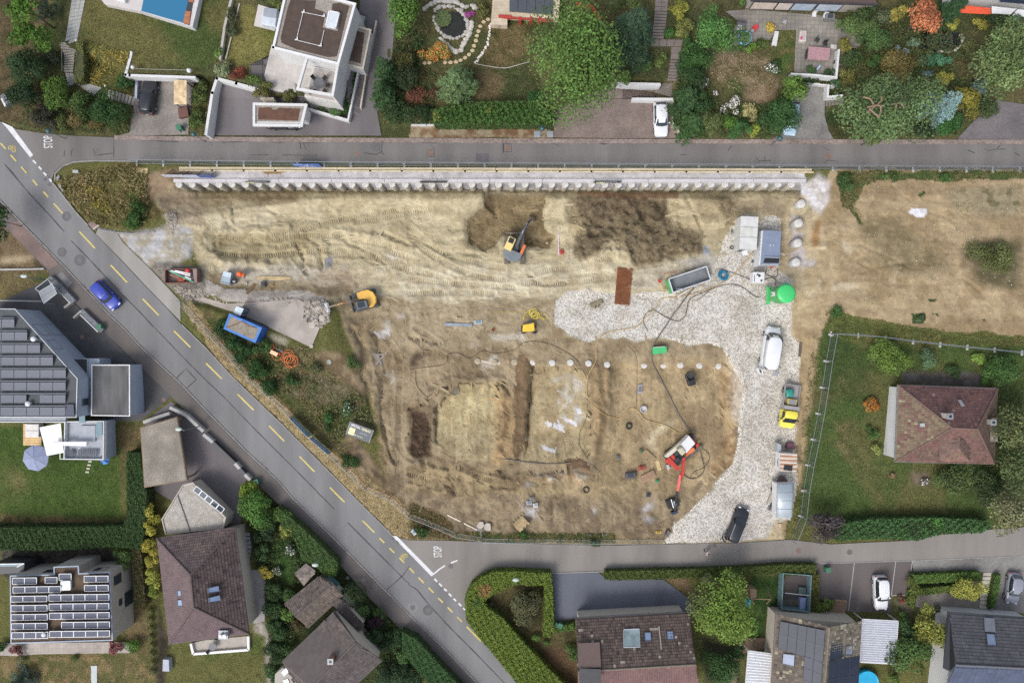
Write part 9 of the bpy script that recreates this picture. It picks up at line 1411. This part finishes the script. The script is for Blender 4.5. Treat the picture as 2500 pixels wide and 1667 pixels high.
def parasol(label,s_,r,c_,h=2.4,n=8,c2=None,px=None):
 c0=px or P1(s_);p=W(c0[0],c0[1],gz(*c0)+h);t=th_g('parasol',label,'parasol',(p.x,p.y,gz(*c0)));MB().tube([(0,0,0),(0,0,h+.35)],.03,6).bd_('pole',mA,t)
 for k in range(n):
  a0,a1=2*mt_.pi*k/n+.2,2*mt_.pi*(k+1)/n+.2;am=(a0+a1)/2;q=MB();q.add([(0,0,h+.35),(r*mt_.cos(a0),r*mt_.sin(a0),h-.1),(r*.93*mt_.cos(am),r*.93*mt_.sin(am),h-.12),(r*mt_.cos(a1),r*mt_.sin(a1),h-.1)],[(0,1,2),(0,2,3)]);cc=c2 if c2 and k%2 else c_;q.bd_('canopy_segment',M('parasol_%d_%d'%(cc[0],cc[2]),C(*cc),ro=.7,var=.06),t)
  q=MB();q.tube([(0,0,h+.36),(r*mt_.cos(a0),r*mt_.sin(a0),h-.08)],.02,4);q.bd_('rib',M('rib_pale',C(196,200,216),ro=.5),t)
parasol('large grey blue parasol on the green lawn','',1.72,(142,152,182),2.5,px=(86,1118));parasol('small blue and yellow parasol below the grey terrace','',.6,(52,160,222),1.6,6,(60,90,190),px=(255,1123))
t=th_g('sun_sail','white rectangular sun sail beside the grey terrace','awning',G(120,1070));p3(t,'cloth',[(x,y,z)for(x,y),z in zip(TQ('658,158 1010,88 1058,578 780,630'),(-.3,.1,.1,-.6))],M('sail_white',C(238,238,238),ro=.8,var=.03),.03);pz(t,'cassette',TQ('878,395 1442,395 1440,468 880,460'),.75,.45,mW,.03);MB().bar(*[W(x,y,.4)-t.location for x,y in TQ('1440,430 1590,400')],.06).bd_('arm',mGr,t)
for s_,l_,nm in(('1292,530 1618,530 1612,632 1290,632','dark slatted sun bench on the grey terrace','sun_bench'),('1122,532 1226,535 1224,640 1120,636','dark slatted armchair on the grey terrace','garden_chair')):
 t=th_g(nm,l_,'lounger' if 'bench' in nm else 'chair',W(*[sum(v)/4 for v in zip(*TQ(s_))],-.3));Q=TQ(s_);nn=9 if 'bench' in nm else 5
 for k in range(nn):c4=[l2_(Q,(k+.1)/nn,0),l2_(Q,(k+.8)/nn,0),l2_(Q,(k+.8)/nn,1),l2_(Q,(k+.1)/nn,1)];pz(t,'slat',c4,.12,.05,M('dark_slat',C(78,86,100),ro=.5))
 for u,v in((.05,.05),(.95,.05),(.95,.95),(.05,.95)):c_=W(*l2_(Q,u,v),.0)-t.location;MB().box((c_.x,c_.y,.17),(.06,.06,.36)).bd_('leg',mD,t)
def tableset(label,z,px,py,r,c_,chairs,cc,name='round_table'):
 p=W(px,py,z+.75);t=th_g(name,label,'table',(p.x,p.y,z));MB().cyl((0,0,.7),r,.05,24).bd_('table_top',M('tt_%d'%c_[0],C(*c_),ro=.5),t,bevel=.01);MB().tube([(0,0,0),(0,0,.7)],.05,8).bd_('pedestal',mD,t)
 for k,a in enumerate(chairs):
  ch=th_g('garden_chair','dark garden chair at the '+('upper right','upper left','right','lower left','lower right')[k]+' side of the '+('terrace' if r>.6 else 'gravel terrace')+' table','chair',(p.x+(r+.35)*mt_.cos(a),p.y+(r+.35)*mt_.sin(a),z),a);m_=M('chair_%d'%cc[0],C(*cc),ro=.5);MB().box((0,0,.43),(.45,.45,.05)).bd_('seat',m_,ch,bevel=.02);MB().box((.23,0,.68),(.05,.45,.5)).bd_('backrest',m_,ch,bevel=.02)
  for x,y in((-.18,-.18),(.18,-.18),(.18,.18),(-.18,.18)):MB().box((x,y,.21),(.04,.04,.42)).bd_('leg',m_,ch)
tableset('round grey table on the roof terrace of the modern house',3.76,778,204,.65,(112,112,116),(.9,2.3,-.1,-2.2,-.9),(44,44,46));tableset('round dark table on the gravel terrace below the brown hip roof',gz(520,1578),519,1578,.5,(92,94,102),(1.2,4.0),(86,88,96));
PT=zq(1780,20,7.84)
def on(pts,h):pts=PT(pts);return pts
c0=PT('312,560')[0];p=W(*c0,gz(*c0)+.55);t=th_g('paddling_pool','round paddling pool with green water on the patio','pool',(p.x,p.y,gz(*c0)));MB().lathe((0,0,0),[(.85,0),(.86,.5),(.80,.52),(.78,.3)],28).bd_('wall',M('pool_blue',C(128,188,214),ro=.5),t,True);MB().cyl((0,0,.38),.79,.03,28).bd_('water',M('green_water',C(112,134,92),ro=.15,var=.1),t)
QL=PT('875,448 955,452 905,725 815,720');t=th_g('sun_lounger','white plastic sun lounger on the grass by the patio','lounger',gt(*PT('885,600')[0]));zg=t.location.z
for k in range(12):v0,v1=k/12,(k+.82)/12;hh=.35+(.5*(1-v0*3)if v0<.33 else 0);pz(t,'slat',[l2_(QL,0,v0),l2_(QL,1,v0),l2_(QL,1,v1),l2_(QL,0,v1)],zg+hh,zg+hh-.05,mW)
for u in(.03,.97):pz(t,'side_rail',[l2_(QL,u-.05,.3),l2_(QL,u+.05,.3),l2_(QL,u+.05,1),l2_(QL,u-.05,1)],zg+.4,zg+.22,mW)
for u,v in((.1,.35),(.9,.35),(.9,.95),(.1,.95)):c_=W(*l2_(QL,u,v),zg+.3)-t.location;MB().box((c_.x,c_.y,.13),(.07,.07,.3)).bd_('leg',mW,t)
t=th_g('garden_table','patio table under a pinkish tablecloth','table',gt(*PT('1720,860')[0]));zg=t.location.z;pz(t,'tablecloth',PT('1525,735 1945,770 1915,1005 1500,975'),zg+.8,zg+.55,M('pink_cloth',C(176,138,142),ro=.9,var=.15,vs=4),.03)
for s_ in('1545,755','1920,785','1895,985','1520,955'):c_=W(*PT(s_)[0],zg+.5)-t.location;MB().box((c_.x,c_.y,.28),(.07,.07,.56)).bd_('leg',mD,t)
def chair1(label,xy,a,c_):
 ch=th_g('garden_chair',label,'chair',gt(*xy),a);m_=M('chair_%d'%c_[0],C(*c_),ro=.5);MB().box((0,0,.43),(.5,.5,.06)).bd_('seat',m_,ch,bevel=.02);MB().box((.26,0,.7),(.06,.5,.5)).bd_('backrest',m_,ch,bevel=.02)
 for x,y in((-.2,-.2),(.2,-.2),(.2,.2),(-.2,.2)):MB().box((x,y,.21),(.04,.04,.42)).bd_('leg',m_,ch)
for xy,a,c_,l_ in(('1660,640',2.4,(62,62,64),'dark wicker chair above the pink cloth table'),('1810,715',1.6,(50,50,54),'black chair tucked at the top of the pink cloth table'),('1480,880',3.0,(54,54,58),'dark chair at the left of the pink cloth table, upper one'),('1465,960',3.3,(56,56,60),'dark chair at the left of the pink cloth table, lower one'),('2010,1065',-.5,(52,52,54),'dark chair at the lower right patio corner'),('1035,290',2.9,(176,176,178),'grey folding chair in the middle of the patio'),('1600,165',1.5,(226,226,226),'white plastic chair near the blinds'),('1810,190',1.4,(220,222,226),'white chair beside the grill')):chair1(l_,PT(xy)[0],a,c_)
t=bx('gas_grill','grey gas grill at the right end of the patio','grill',PT('1865,105 2030,110 2025,210 1860,205'),.9,(128,130,132),parts=(('lid',PT('1905,115 1990,118 1990,180 1905,178'),.9,1.1,(70,70,72)),));bx('white_trough','white sand tray table with pink toy on the patio','table',PT('1370,430 1485,440 1470,640 1350,630'),.55,(226,220,212),parts=(('sand_tray',PT('1385,445 1470,452 1458,625 1365,615'),.55,.57,(196,178,170)),('pink_toy',PT('1370,545 1400,540 1400,590 1370,595'),.57,.7,(206,62,140))));bx('garden_sofa','grey garden sofa beside the leafy tree','sofa',PT('165,215 335,245 325,345 160,300'),.6,(120,116,118),parts=(('backrest',PT('165,215 335,245 333,268 164,236'),.6,.9,(104,100,102)),));bx('side_table','white side table next to the paddling pool','table',PT('165,320 250,325 240,455 160,445'),.5,(230,228,226),parts=(('tray',PT('180,345 225,348 220,400 178,398'),.5,.56,(206,200,196)),));bx('red_play_car','red toy with grey seat on the patio','toy',PT('460,340 560,305 560,380 500,440'),.5,(222,62,66),parts=(('grey_seat',PT('412,435 455,390 495,435 455,478'),.1,.35,(160,166,166)),));bx('storage_box','pale storage box at the right patio edge','box',PT('1945,695 2065,700 2060,780 1940,772'),.5,(196,192,184),parts=(('lid',PT('1950,700 2015,702 2012,772 1946,768'),.5,.54,(210,208,200)),));bx('cushion_stack','blue striped folded parasol on the patio floor','parasol',PT('1740,1075 1775,1100 1670,1225 1620,1215'),.25,(150,172,204),parts=(('white_stripe',PT('1735,1100 1745,1108 1655,1215 1642,1212'),.25,.28,(226,230,236)),))
wall('patio_wall','white wall along the lower edge of the patio','t30 1700,708 1960,722 t40 0,724 165,742 190,480',.9,.22,mWw);wall('bed_wall','white wall of the planted bed below the patio','t30 1780,795 1960,805 t40 0,812 160,818 170,750',.5,.18,mWw)
wall('drive_wall','white stone wall above the brick drive','t30 40,800 430,810',1.1,.35,mWw);wall('drive_wall','lower white wall beside the white parked car','t30 180,950 550,952',.8,.35,mWw);wall('stair_wall','white wall beside the sunken steps of the shared drive','t40 90,820 80,930 220,915',.9,.25,mWw);wall('garden_wall','white wall base under the long leafy hedge','t20 20,1196 700,1200 1190,1196',.25,.2,mWw);wall('side_wall','pale wall right of the white parked car','t30 562,965 560,1205 618,1215 618,1320',.5,.2,mCr)
t=th_g('garden_steps','long weathered garden steps down the middle of the top gardens','steps',gt(1600,90));m_st=M('old_step',C(134,124,118),ro=.9,var=.15)
sb_(t,L('t30 395,-60 520,-60 505,115 385,110'),2,4,m_st)
for k in range(9):y=118+29*k;sb_(t,L(f't30 {384 - 3 * k},{y} {505 - 4 * k},{y + 4} {503 - 4 * k},{y + 27} {382 - 3 * k},{y + 23}'),1,1,m_st,.16,.01,'step')
sb_(t,L('t30 355,378 660,382 640,450 350,450'),4,1,m_st);sb_(t,L('t30 540,450 640,450 630,575 535,575'),1,2,m_st)
for k in range(7):y=582+29*k;sb_(t,L(f't30 {535 - 5 * k},{y} {625 - 2 * k},{y + 3} {623 - 2 * k},{y + 26} {532 - 5 * k},{y + 22}'),1,1,m_st,.16,.01,'step')
sb_(t,L('t30 170,840 500,800 590,800 560,930 170,920'),6,2,m_st)
t=th_g('sunken_steps','grey sunken steps beside the shared drive','steps',gt(*P1('t40 150,975')))
for k in range(6):sb_(t,L(f't40 {58 + 28 * k},{936 - 3 * k} {82 + 28 * k},{934 - 3 * k} {80 + 28 * k},{1020 - 4 * k} {56 + 28 * k},{1024 - 4 * k}'),1,1,m_st,.1+.03*k,.01,'step')
t=th_g('pale_steps','pale wide steps beside the cobbled drive','steps',gt(*P1('t43 1390,760')))
for k in range(9):y=660+33*k;x=1340-4*k;sb_(t,L(f't43 {x},{y} {x + 105 - 5 * k},{y + 2} {x + 104 - 5 * k},{y + 30} {x},{y + 28}'),1,1,M('pale_step',C(206,200,184),ro=.85),.14,.01,'step')
def pond(name,label,s_,c_,off=.05):
 t=th_g(name,label,'pond',gt(*[sum(v)/len(L(s_))for v in zip(*L(s_))]));pts=smp([(x,y,0)for x,y in L(s_)],4,True);z_=min(float(bil(ZG,p.x,p.y))for p in pts)+.12;q=MB();P=[W(p.x,p.y,z_)-t.location for p in pts];q.pz([(p.x,p.y)for p in P],z_-t.location.z-.1,z_-t.location.z+.08);m_=M(name+'_water',C(*c_),ro=.08,var=.2);q.bd_('water',m_,t);return t,pts
def stn(t,pts,n,r,c_,name='stone'):
 m_=M('st_%d_%d'%(c_[0],c_[2]),C(*c_),ro=.9,var=.2)
 for k in range(n):
  f=k/n*(len(pts)-1);i=int(f);p=pts[i].lerp(pts[min(i+1,len(pts)-1)],f-i);g=random.uniform;rr=r*g(.6,1.25);q=MB();c0=gt(p.x+g(-2,2),p.y+g(-2,2),.1)-t.location;q.lathe(c0,[(rr*.8,-.15),(rr,0),(rr*.75,rr*.4),(rr*.3,rr*.55)],7,sx=g(.8,1.2),sy=g(.7,1.1));q.bd_(name,m_,t)
t,pts=pond('garden_pond','dark round garden pond with rocks and lilies','t20 240,110 330,60 450,80 520,150 560,250 520,330 420,370 330,340 260,250',(44,44,38));stn(t,pts,46,.26,(176,172,164));lv=LV();n=340;a=R.uniform(0,6.28,n);rr=R.random(n)**.5*1.0;c_=np.array(W(*P1('t20 320,180'),t.location.z+.3))-np.array(t.location);P=c_+np.stack([rr*np.cos(a),rr*np.sin(a),np.zeros(n)],1);lv.add(P,unit(R.standard_normal((n,3))*.3+(0,0,1)),np.full(n,.28),.8,shd((92,108,62),n));link('lily_pads',lv.mesh('lily'),lm,t,'stuff')
t,pts=pond('dark_pond','dark pond with white stones in the dense top right garden','t40 960,330 1100,280 1250,300 1350,330 1370,400 1300,480 1150,500 980,470 930,420',(34,32,32));stn(t,pts[12:26],22,.22,(206,198,184));lv=LV();n=420;X=R.uniform(1030,1280,n);Y=R.uniform(330,480,n);z_=t.location.z+.3;k=(HC-z_)/HC/S;px_=2000+X/3.92;py_=Y/3.92;P=np.stack([(px_-CX)*k,(CY-py_)*k,np.full(n,z_)],1)-np.array(t.location);lv.add(P,unit(R.standard_normal((n,3))*.3+(0,0,1)),np.full(n,.24),.8,shd((72,80,58),n));link('lily_pads',lv.mesh('lily'),lm,t,'stuff')
t=th_g('rock_border','rocky gravel border around the garden pond','rocks',gt(*P1('t20 500,420')));stn(t,smp([(x,y,0)for x,y in L('t20 140,80 250,20 350,10 450,20 520,60 600,60 650,90')],4),34,.32,(184,180,172));stn(t,smp([(x,y,0)for x,y in L('t20 600,210 570,320 520,420 490,480 420,490 350,410 280,370')],4),40,.3,(196,190,178))
t=th_g('stone_edging','white stone line curving around the dry lawn','edging',gt(*P1('t20 640,600')));stn(t,smp([(x,y,0)for x,y in L('t20 775,240 765,330 740,440 690,520 625,605')],4),34,.16,(222,216,206));hse('thin pale kerb line below the dry lawn','t20 630,612 780,640 920,652 1050,620 1150,592',.05,(196,190,178),'edging','edging',0)
for k,(x,y)in enumerate(((752,190),(708,212),(677,256),(658,303),(643,347),(635,393),(619,442),(600,488),(568,525),(531,556),(487,580),(443,596),(392,602),(341,602),(190,604),(144,608))):
 c0=P1(f't20 {x},{y}');q=MB();q.pz([(.3*mt_.cos(i*1.05+k)*random.uniform(.8,1.1),.24*mt_.sin(i*1.05+k)*random.uniform(.8,1.1))for i in range(6)],-.1,.07);o=q.bd_('stepping_stone',M('stepping',C(206,186,150),ro=.9,var=.12),None);o.location=gt(*c0);tag(o,'sandy stepping stone in the curved row between pond and dry lawn','stone','curved row of stepping stones')
for k in range(4):o=pzt('stepping_slab',('first','second','third','fourth')[k]+' pale step slab below the grey terrace counting from the house','slab',TQ(f'{1472 - 16 * k},{712 + 58 * k} {1530 - 16 * k},{712 + 58 * k} {1526 - 16 * k},{740 + 58 * k} {1466 - 16 * k},{740 + 58 * k}'),.1,M('pale_step',C(206,200,184),ro=.85))
m_gab=M('gabion_stone',C(130,132,136),ro=.9,var=.3,vs=4,fine=.35,fs=8)
for s_,l_ in(('t01 480,1100 560,1170 690,1305','upper stone filled planter wall along the footway'),('t01 790,1420 960,1585','lower stone filled planter wall along the footway')):
 t=wall('gabion_wall',l_,s_,.7,.65,m_gab);pts=L(s_);o=rb('metal_rim',[(x-6,y+6)for x,y in pts],2,.72,mA,t);o.matrix_parent_inverse=Mx.Translation(-t.location)
for s_,l_ in(('t01 618,1372 700,1305','grey wing wall below the upper planter'),('t01 706,1468 770,1410','grey wing wall above the lower planter')):wall('wing_wall',l_,s_,.7,.25,mBe)
t=th_g('glass_shelter','glass roofed bicycle shelter beside the forecourt','shelter',gt(*P1('t01 440,1230')));zg=t.location.z;Q=LP(t,'t01 375,1225 500,1150 545,1240 420,1335',zg+2.2)
for k in range(2):a_,b_,c_,d_=(Q[0].lerp(Q[3],k/2),Q[1].lerp(Q[2],k/2),Q[1].lerp(Q[2],(k+.97)/2),Q[0].lerp(Q[3],(k+.97)/2));q=MB();q.add([a_,b_,c_,d_]+[v-Vc((0,0,.04))for v in(a_,b_,c_,d_)],[(0,1,2,3),(7,6,5,4),(0,4,5,1),(2,6,7,3)]);q.bd_('roof_pane',M('smoked_glass',C(150,154,158),ro=.2,var=.1),t)
q=MB();[q.bar(Q[i],Q[(i+1)%4],.08)for i in range(4)];q.bd_('roof_frame',mA,t);q=MB();Q2=LP(t,'t01 338,1195 455,1105',zg+2.0);q.add([Q2[0],Q2[1],Vc((Q2[1].x,Q2[1].y,.1)),Vc((Q2[0].x,Q2[0].y,.1))],[(0,1,2,3)]);q.bd_('back_pane',M('smoked_glass'),t);q=MB();q.bar(Q2[0],Q2[1],.08);q.bar(Q2[0],Q[0],.08);q.bar(Q2[1],Q[1],.08);q.bd_('side_frame',mA,t)
for v in Q+Q2:MB().box((v.x,v.y,v.z/2),(.07,.07,v.z)).bd_('post',mA,t)
wall('lawn_edge_wall','low white wall at the top of the left lawn','t01 0,1012 410,1005',.25,.2,mC);wall('lawn_edge_wall','low kerb between left lawn and forecourt','t01 0,1308 390,1315',.12,.15,mC,cat='edging')
bx('meter_box','grey meter box lying by the left road bend','box','t00 0,920 40,890 100,985 45,1028',.5,(120,122,124),parts=(('white_edge','t00 5,945 20,938 60,1010 45,1025',.5,.55,(220,222,222)),));bx('utility_hatch','grey concrete blocks at the meadow corner, left of two','block','t01 535,130 565,105 570,130 545,170',.3,(150,150,146));bx('utility_hatch','grey concrete block on the meadow','block','t01 692,58 748,58 748,88 695,88',.3,(176,176,172));bx('utility_hatch','long grey concrete block at the meadow corner','block','t01 550,195 575,190 608,255 590,262',.3,(150,150,146));bx('brick_planter','small brick shaft with concrete edge at the yard entrance','shaft','t01 840,575 890,540 940,590 885,625',.25,(140,118,110),parts=(('concrete_edge','t01 885,620 940,582 948,592 892,632',0,.3,(186,180,170)),));bx('paving_slabs','pair of blue grey slabs beside the brick drive, left one','slab','t20 1190,1255 1252,1255 1252,1315 1190,1315',.08,(152,160,170));bx('paving_slabs','pair of blue grey slabs beside the brick drive, right one','slab','t20 1315,1255 1376,1255 1376,1315 1315,1315',.08,(156,162,168));bx('garden_bin_box','grey metal box on the lawn by the brown hip roof','box','t03 1335,1372 1385,1375 1388,1472 1332,1470',.9,(176,182,196));bx('wing_block','rusty brown shrub pile under the board shelter','heap','t00 1700,1030 1790,1010 1805,1110 1710,1130',.6,(112,76,64))
t=th_g('barrier_wall','black and white low barrier wall along the carport yard','wall',gt(*P1('t12 100,1100')))
for s_,c_ in(('t02 1640,760 1790,830',1),('t02 1790,830 1960,985',1),('t12 0,1015 90,1090',1),('t12 90,1090 300,1290',0),('t12 300,1290 345,1340',1),('t12 345,1340 395,1395',0),('t12 395,1395 445,1450',1),('t02 1390,900 1530,850',1),('t02 1530,850 1640,815',1)):
 a_,b_=L(s_);pa,pb=gt(*a_,.5)-t.location,gt(*b_,.5)-t.location;q=MB();q.bar(pa,pb,.4,1.0);q.bd_('wall_segment',mC if c_ else mD,t)
t=th_g('glass_enclosure','glass walled animal enclosure beside the long hedge','enclosure',gt(*P1('t33 1490,820')));zg=t.location.z;Q=LP(t,'t33 1385,668 1615,686 1600,985 1372,960',zg+1.6)
for i in range(4):a_,b_=Q[i],Q[(i+1)%4];q=MB();q.bar(a_,b_,.07);q.bar(a_,Vc((a_.x,a_.y,0)),.07);q.bd_('frame',M('teal_frame',C(128,158,160),ro=.4),t);q=MB();q.add([a_,b_,Vc((b_.x,b_.y,.05)),Vc((a_.x,a_.y,.05))],[(0,1,2,3)]);q.bd_('glass_pane',M('green_glass',C(122,150,158),ro=.15),t)
q=MB();q.pz([(v.x*.96,v.y*.96)for v in Q],-.05,.06);q.bd_('floor',M('enclosure_soil',C(112,108,96),ro=.95,var=.3),t);pz(t,'blue_box','t33 1525,868 1572,870 1566,960 1522,958',zg+.6,zg,M('pale_blue_box',C(166,182,222),ro=.6),.03);pz(t,'green_box','t33 1515,780 1575,785 1570,850 1510,845',zg+.5,zg,M('grey_green_box',C(96,116,112),ro=.6),.03);q=MB();q.bar(*[v for v in LP(t,'t33 1400,828 1610,850',zg+1.6)],.07);q.bd_('cross_bar',mA,t)
t=th_g('swing_frame','wooden swing frame on the dark lawn','swing',gt(*P1('t33 1200,860')));zg=t.location.z;A_=LP(t,'t33 1130,875 1280,882',zg+2.0);F2=LP(t,'t33 1255,770 1245,918 1120,800 1140,915',zg+.1);MB().bar(A_[0],A_[1],.12).bd_('top_beam',mWd,t)
for i,v in enumerate(F2):MB().bar(A_[1]if i<2 else A_[0],v,.1).bd_('leg',mWd,t)
o=pzt('blue_slide','bright blue plastic slide under the big light green tree','slide','t33 1095,890 1120,885 1112,945 1090,960',.9,M('slide_blue',C(46,182,226),ro=.4));o=pzt('play_tower','grey wooden play tower roof beside the swing','play tower','t33 1110,790 1165,800 1165,860 1115,880',2.2,mWd)
c0=P1('t43 395,1560');p=W(*c0,gz(*c0)+.9);t=th_g('round_pool','bright blue round garden pool at the bottom edge','pool',(p.x,p.y,gz(*c0)));MB().lathe((0,0,0),[(1.5,0),(1.5,.95),(1.4,.97),(1.38,.7)],28).bd_('wall',M('slide_blue'),t,True);MB().cyl((0,0,.8),1.39,.04,28).bd_('cover',M('pool_cyan',C(40,176,222),ro=.4),t)
t=pzt('wood_porch','small brown timber porch beside the parking yard','porch','t43 90,895 225,890 215,975 190,1050 80,1040',.35,M('porch_wood',C(146,118,98),ro=.8,var=.2,stretch=(1,8,1)));zg=t.location.z;MB().bar(*[v for v in LP(t,'t43 128,885 222,890',zg+1.1)],.14).bar(*[v for v in LP(t,'t43 222,890 215,965',zg+1.1)],.12).bd_('railing',mWd,t)
t=pzt('hip_terrace','pale gravel terrace with white border below the brown hip roof','terrace','t13 0,1215 360,1180 362,1290 -90,1325 -110,1240',.12,M('terrace_pale_gravel',C(186,178,168),ro=.95,fine=.2));ed=L('t13 -110,1240 -90,1325 362,1290 360,1180');q=MB();zg=t.location.z
for a_,b_ in zip(ed,ed[1:]):q.bar(W(*a_,zg+.3)-t.location,W(*b_,zg+.3)-t.location,.3,.4)
q.bd_('white_border',mW,t)
t=th_g('curved_steps','curved grey stone steps beside the brown hip roof','steps',gt(*P1('t13 345,480')))
for k in range(9):sb_(t,L(f't13 305,{330 + 34 * k} {385 - (abs(k - 3) * 5)},{335 + 34 * k} {385 - (abs(k - 3) * 5)},{362 + 34 * k} 308,{358 + 34 * k}'),1,1,M('grey_step',C(150,150,156),ro=.85),.1,.01,'step')
dp('side_path',L('t13 310,640 440,640 500,720 490,1060 400,1080 380,900 330,800'),.06,M('side_paving',C(156,152,150),ro=.9),None,60,'structure');dp('garden_strip',L('t03 745,1425 795,1425 795,1600 750,1600'),.06,M('pale_strip',C(196,204,204),ro=.9),None,60,'structure');dp('garden_walk',L('t43 800,850 1000,820 1130,840 1380,900 1360,980 1050,970 900,960 790,940'),.04,M('gravel_walk',C(150,142,132),ro=.95,fine=.25),None,60,'structure')
def psn(label,px,py,yaw,top,legs,hairc,arms=.25,step=.2):
 t=th_g('person',label,'person',G(px,py,.03),yaw);J={'pel':(0,0,.95,.15),'ch':(0,0,1.28,.165),'nk':(0,0,1.5,.065),'hd':(.02,0,1.6,.095),'ht':(.03,0,1.72,.085)}
 E=[('pel','ch'),('ch','nk'),('nk','hd'),('hd','ht')]
 for s_,n in((1,'l'),(-1,'r')):
  st=step*s_;J.update({n+'hip':(0,.1*s_,.88,.11),n+'kn':(.06+st*.5,.11*s_,.48,.075),n+'an':(st,.11*s_,.09,.055),n+'to':(st+.16,.12*s_,.05,.04),n+'sh':(0,.19*s_,1.42,.075),n+'el':(-.02-st*.4,.27*s_,1.14,.052),n+'wr':(.14-st*.5+arms,.25*s_,.96,.035),n+'ha':(.2-st*.5+arms,.24*s_,.9,.04)});E+=[('pel',n+'hip'),(n+'hip',n+'kn'),(n+'kn',n+'an'),(n+'an',n+'to'),('ch',n+'sh'),(n+'sh',n+'el'),(n+'el',n+'wr'),(n+'wr',n+'ha')]
 K=list(J);me=bpy.data.meshes.new('body');me.from_pydata([J[k][:3]for k in K],[(K.index(a),K.index(b_))for a,b_ in E],[]);o=bpy.data.objects.new('body',me);col.objects.link(o);md=o.modifiers.new('s','SKIN');sv=me.skin_vertices[0].data
 for i,k in enumerate(K):sv[i].radius=(J[k][3],J[k][3]);sv[i].use_root=k=='pel'
 ms_=o.modifiers.new('u','SUBSURF');ms_.levels=2;ms_.render_levels=2;dg=bpy.context.evaluated_depsgraph_get();m2=bpy.data.meshes.new_from_object(o.evaluated_get(dg));bpy.data.objects.remove(o);m2.materials.clear()
 for nm,c_ in(('skin',(212,160,136)),('top_%d'%top[0],top),('legs_%d'%legs[0],legs),('shoe',(40,38,38))):m2.materials.append(M('person_'+nm,C(*c_),ro=.8))
 for p_ in m2.polygons:z_=p_.center.z;p_.material_index=0 if z_>1.5 or(z_<1.12 and abs(p_.center.y)>.2 and z_>.7)else 1 if z_>.92 else 2 if z_>.1 else 3
 m2.shade_smooth();link('body',m2,None,t);MB().lathe((.0,0,1.70),[(.1,-.06),(.112,0),(.09,.07),(.03,.105)],12).bd_('hair',M('hair_%d'%hairc[0],C(*hairc),ro=.7),t,True)
 return t
psn('walking person in white top and black trousers on the lower road',1721.5,1343,-1.0,(236,214,212),(36,34,38),(60,44,38));psn('person in dark jacket with white bag behind the black estate car',1760,1312,.6,(58,52,56),(44,40,44),(50,40,36),arms=.35)
p=G(1764.5,1316,1.0);q=MB();q.box((0,0,0),(.32,.22,.38));o=q.bd_('carrier_bag',mW,None,bevel=.05);o.location=p;tag(o,'white carrier bag held by the person behind the black estate car','bag')
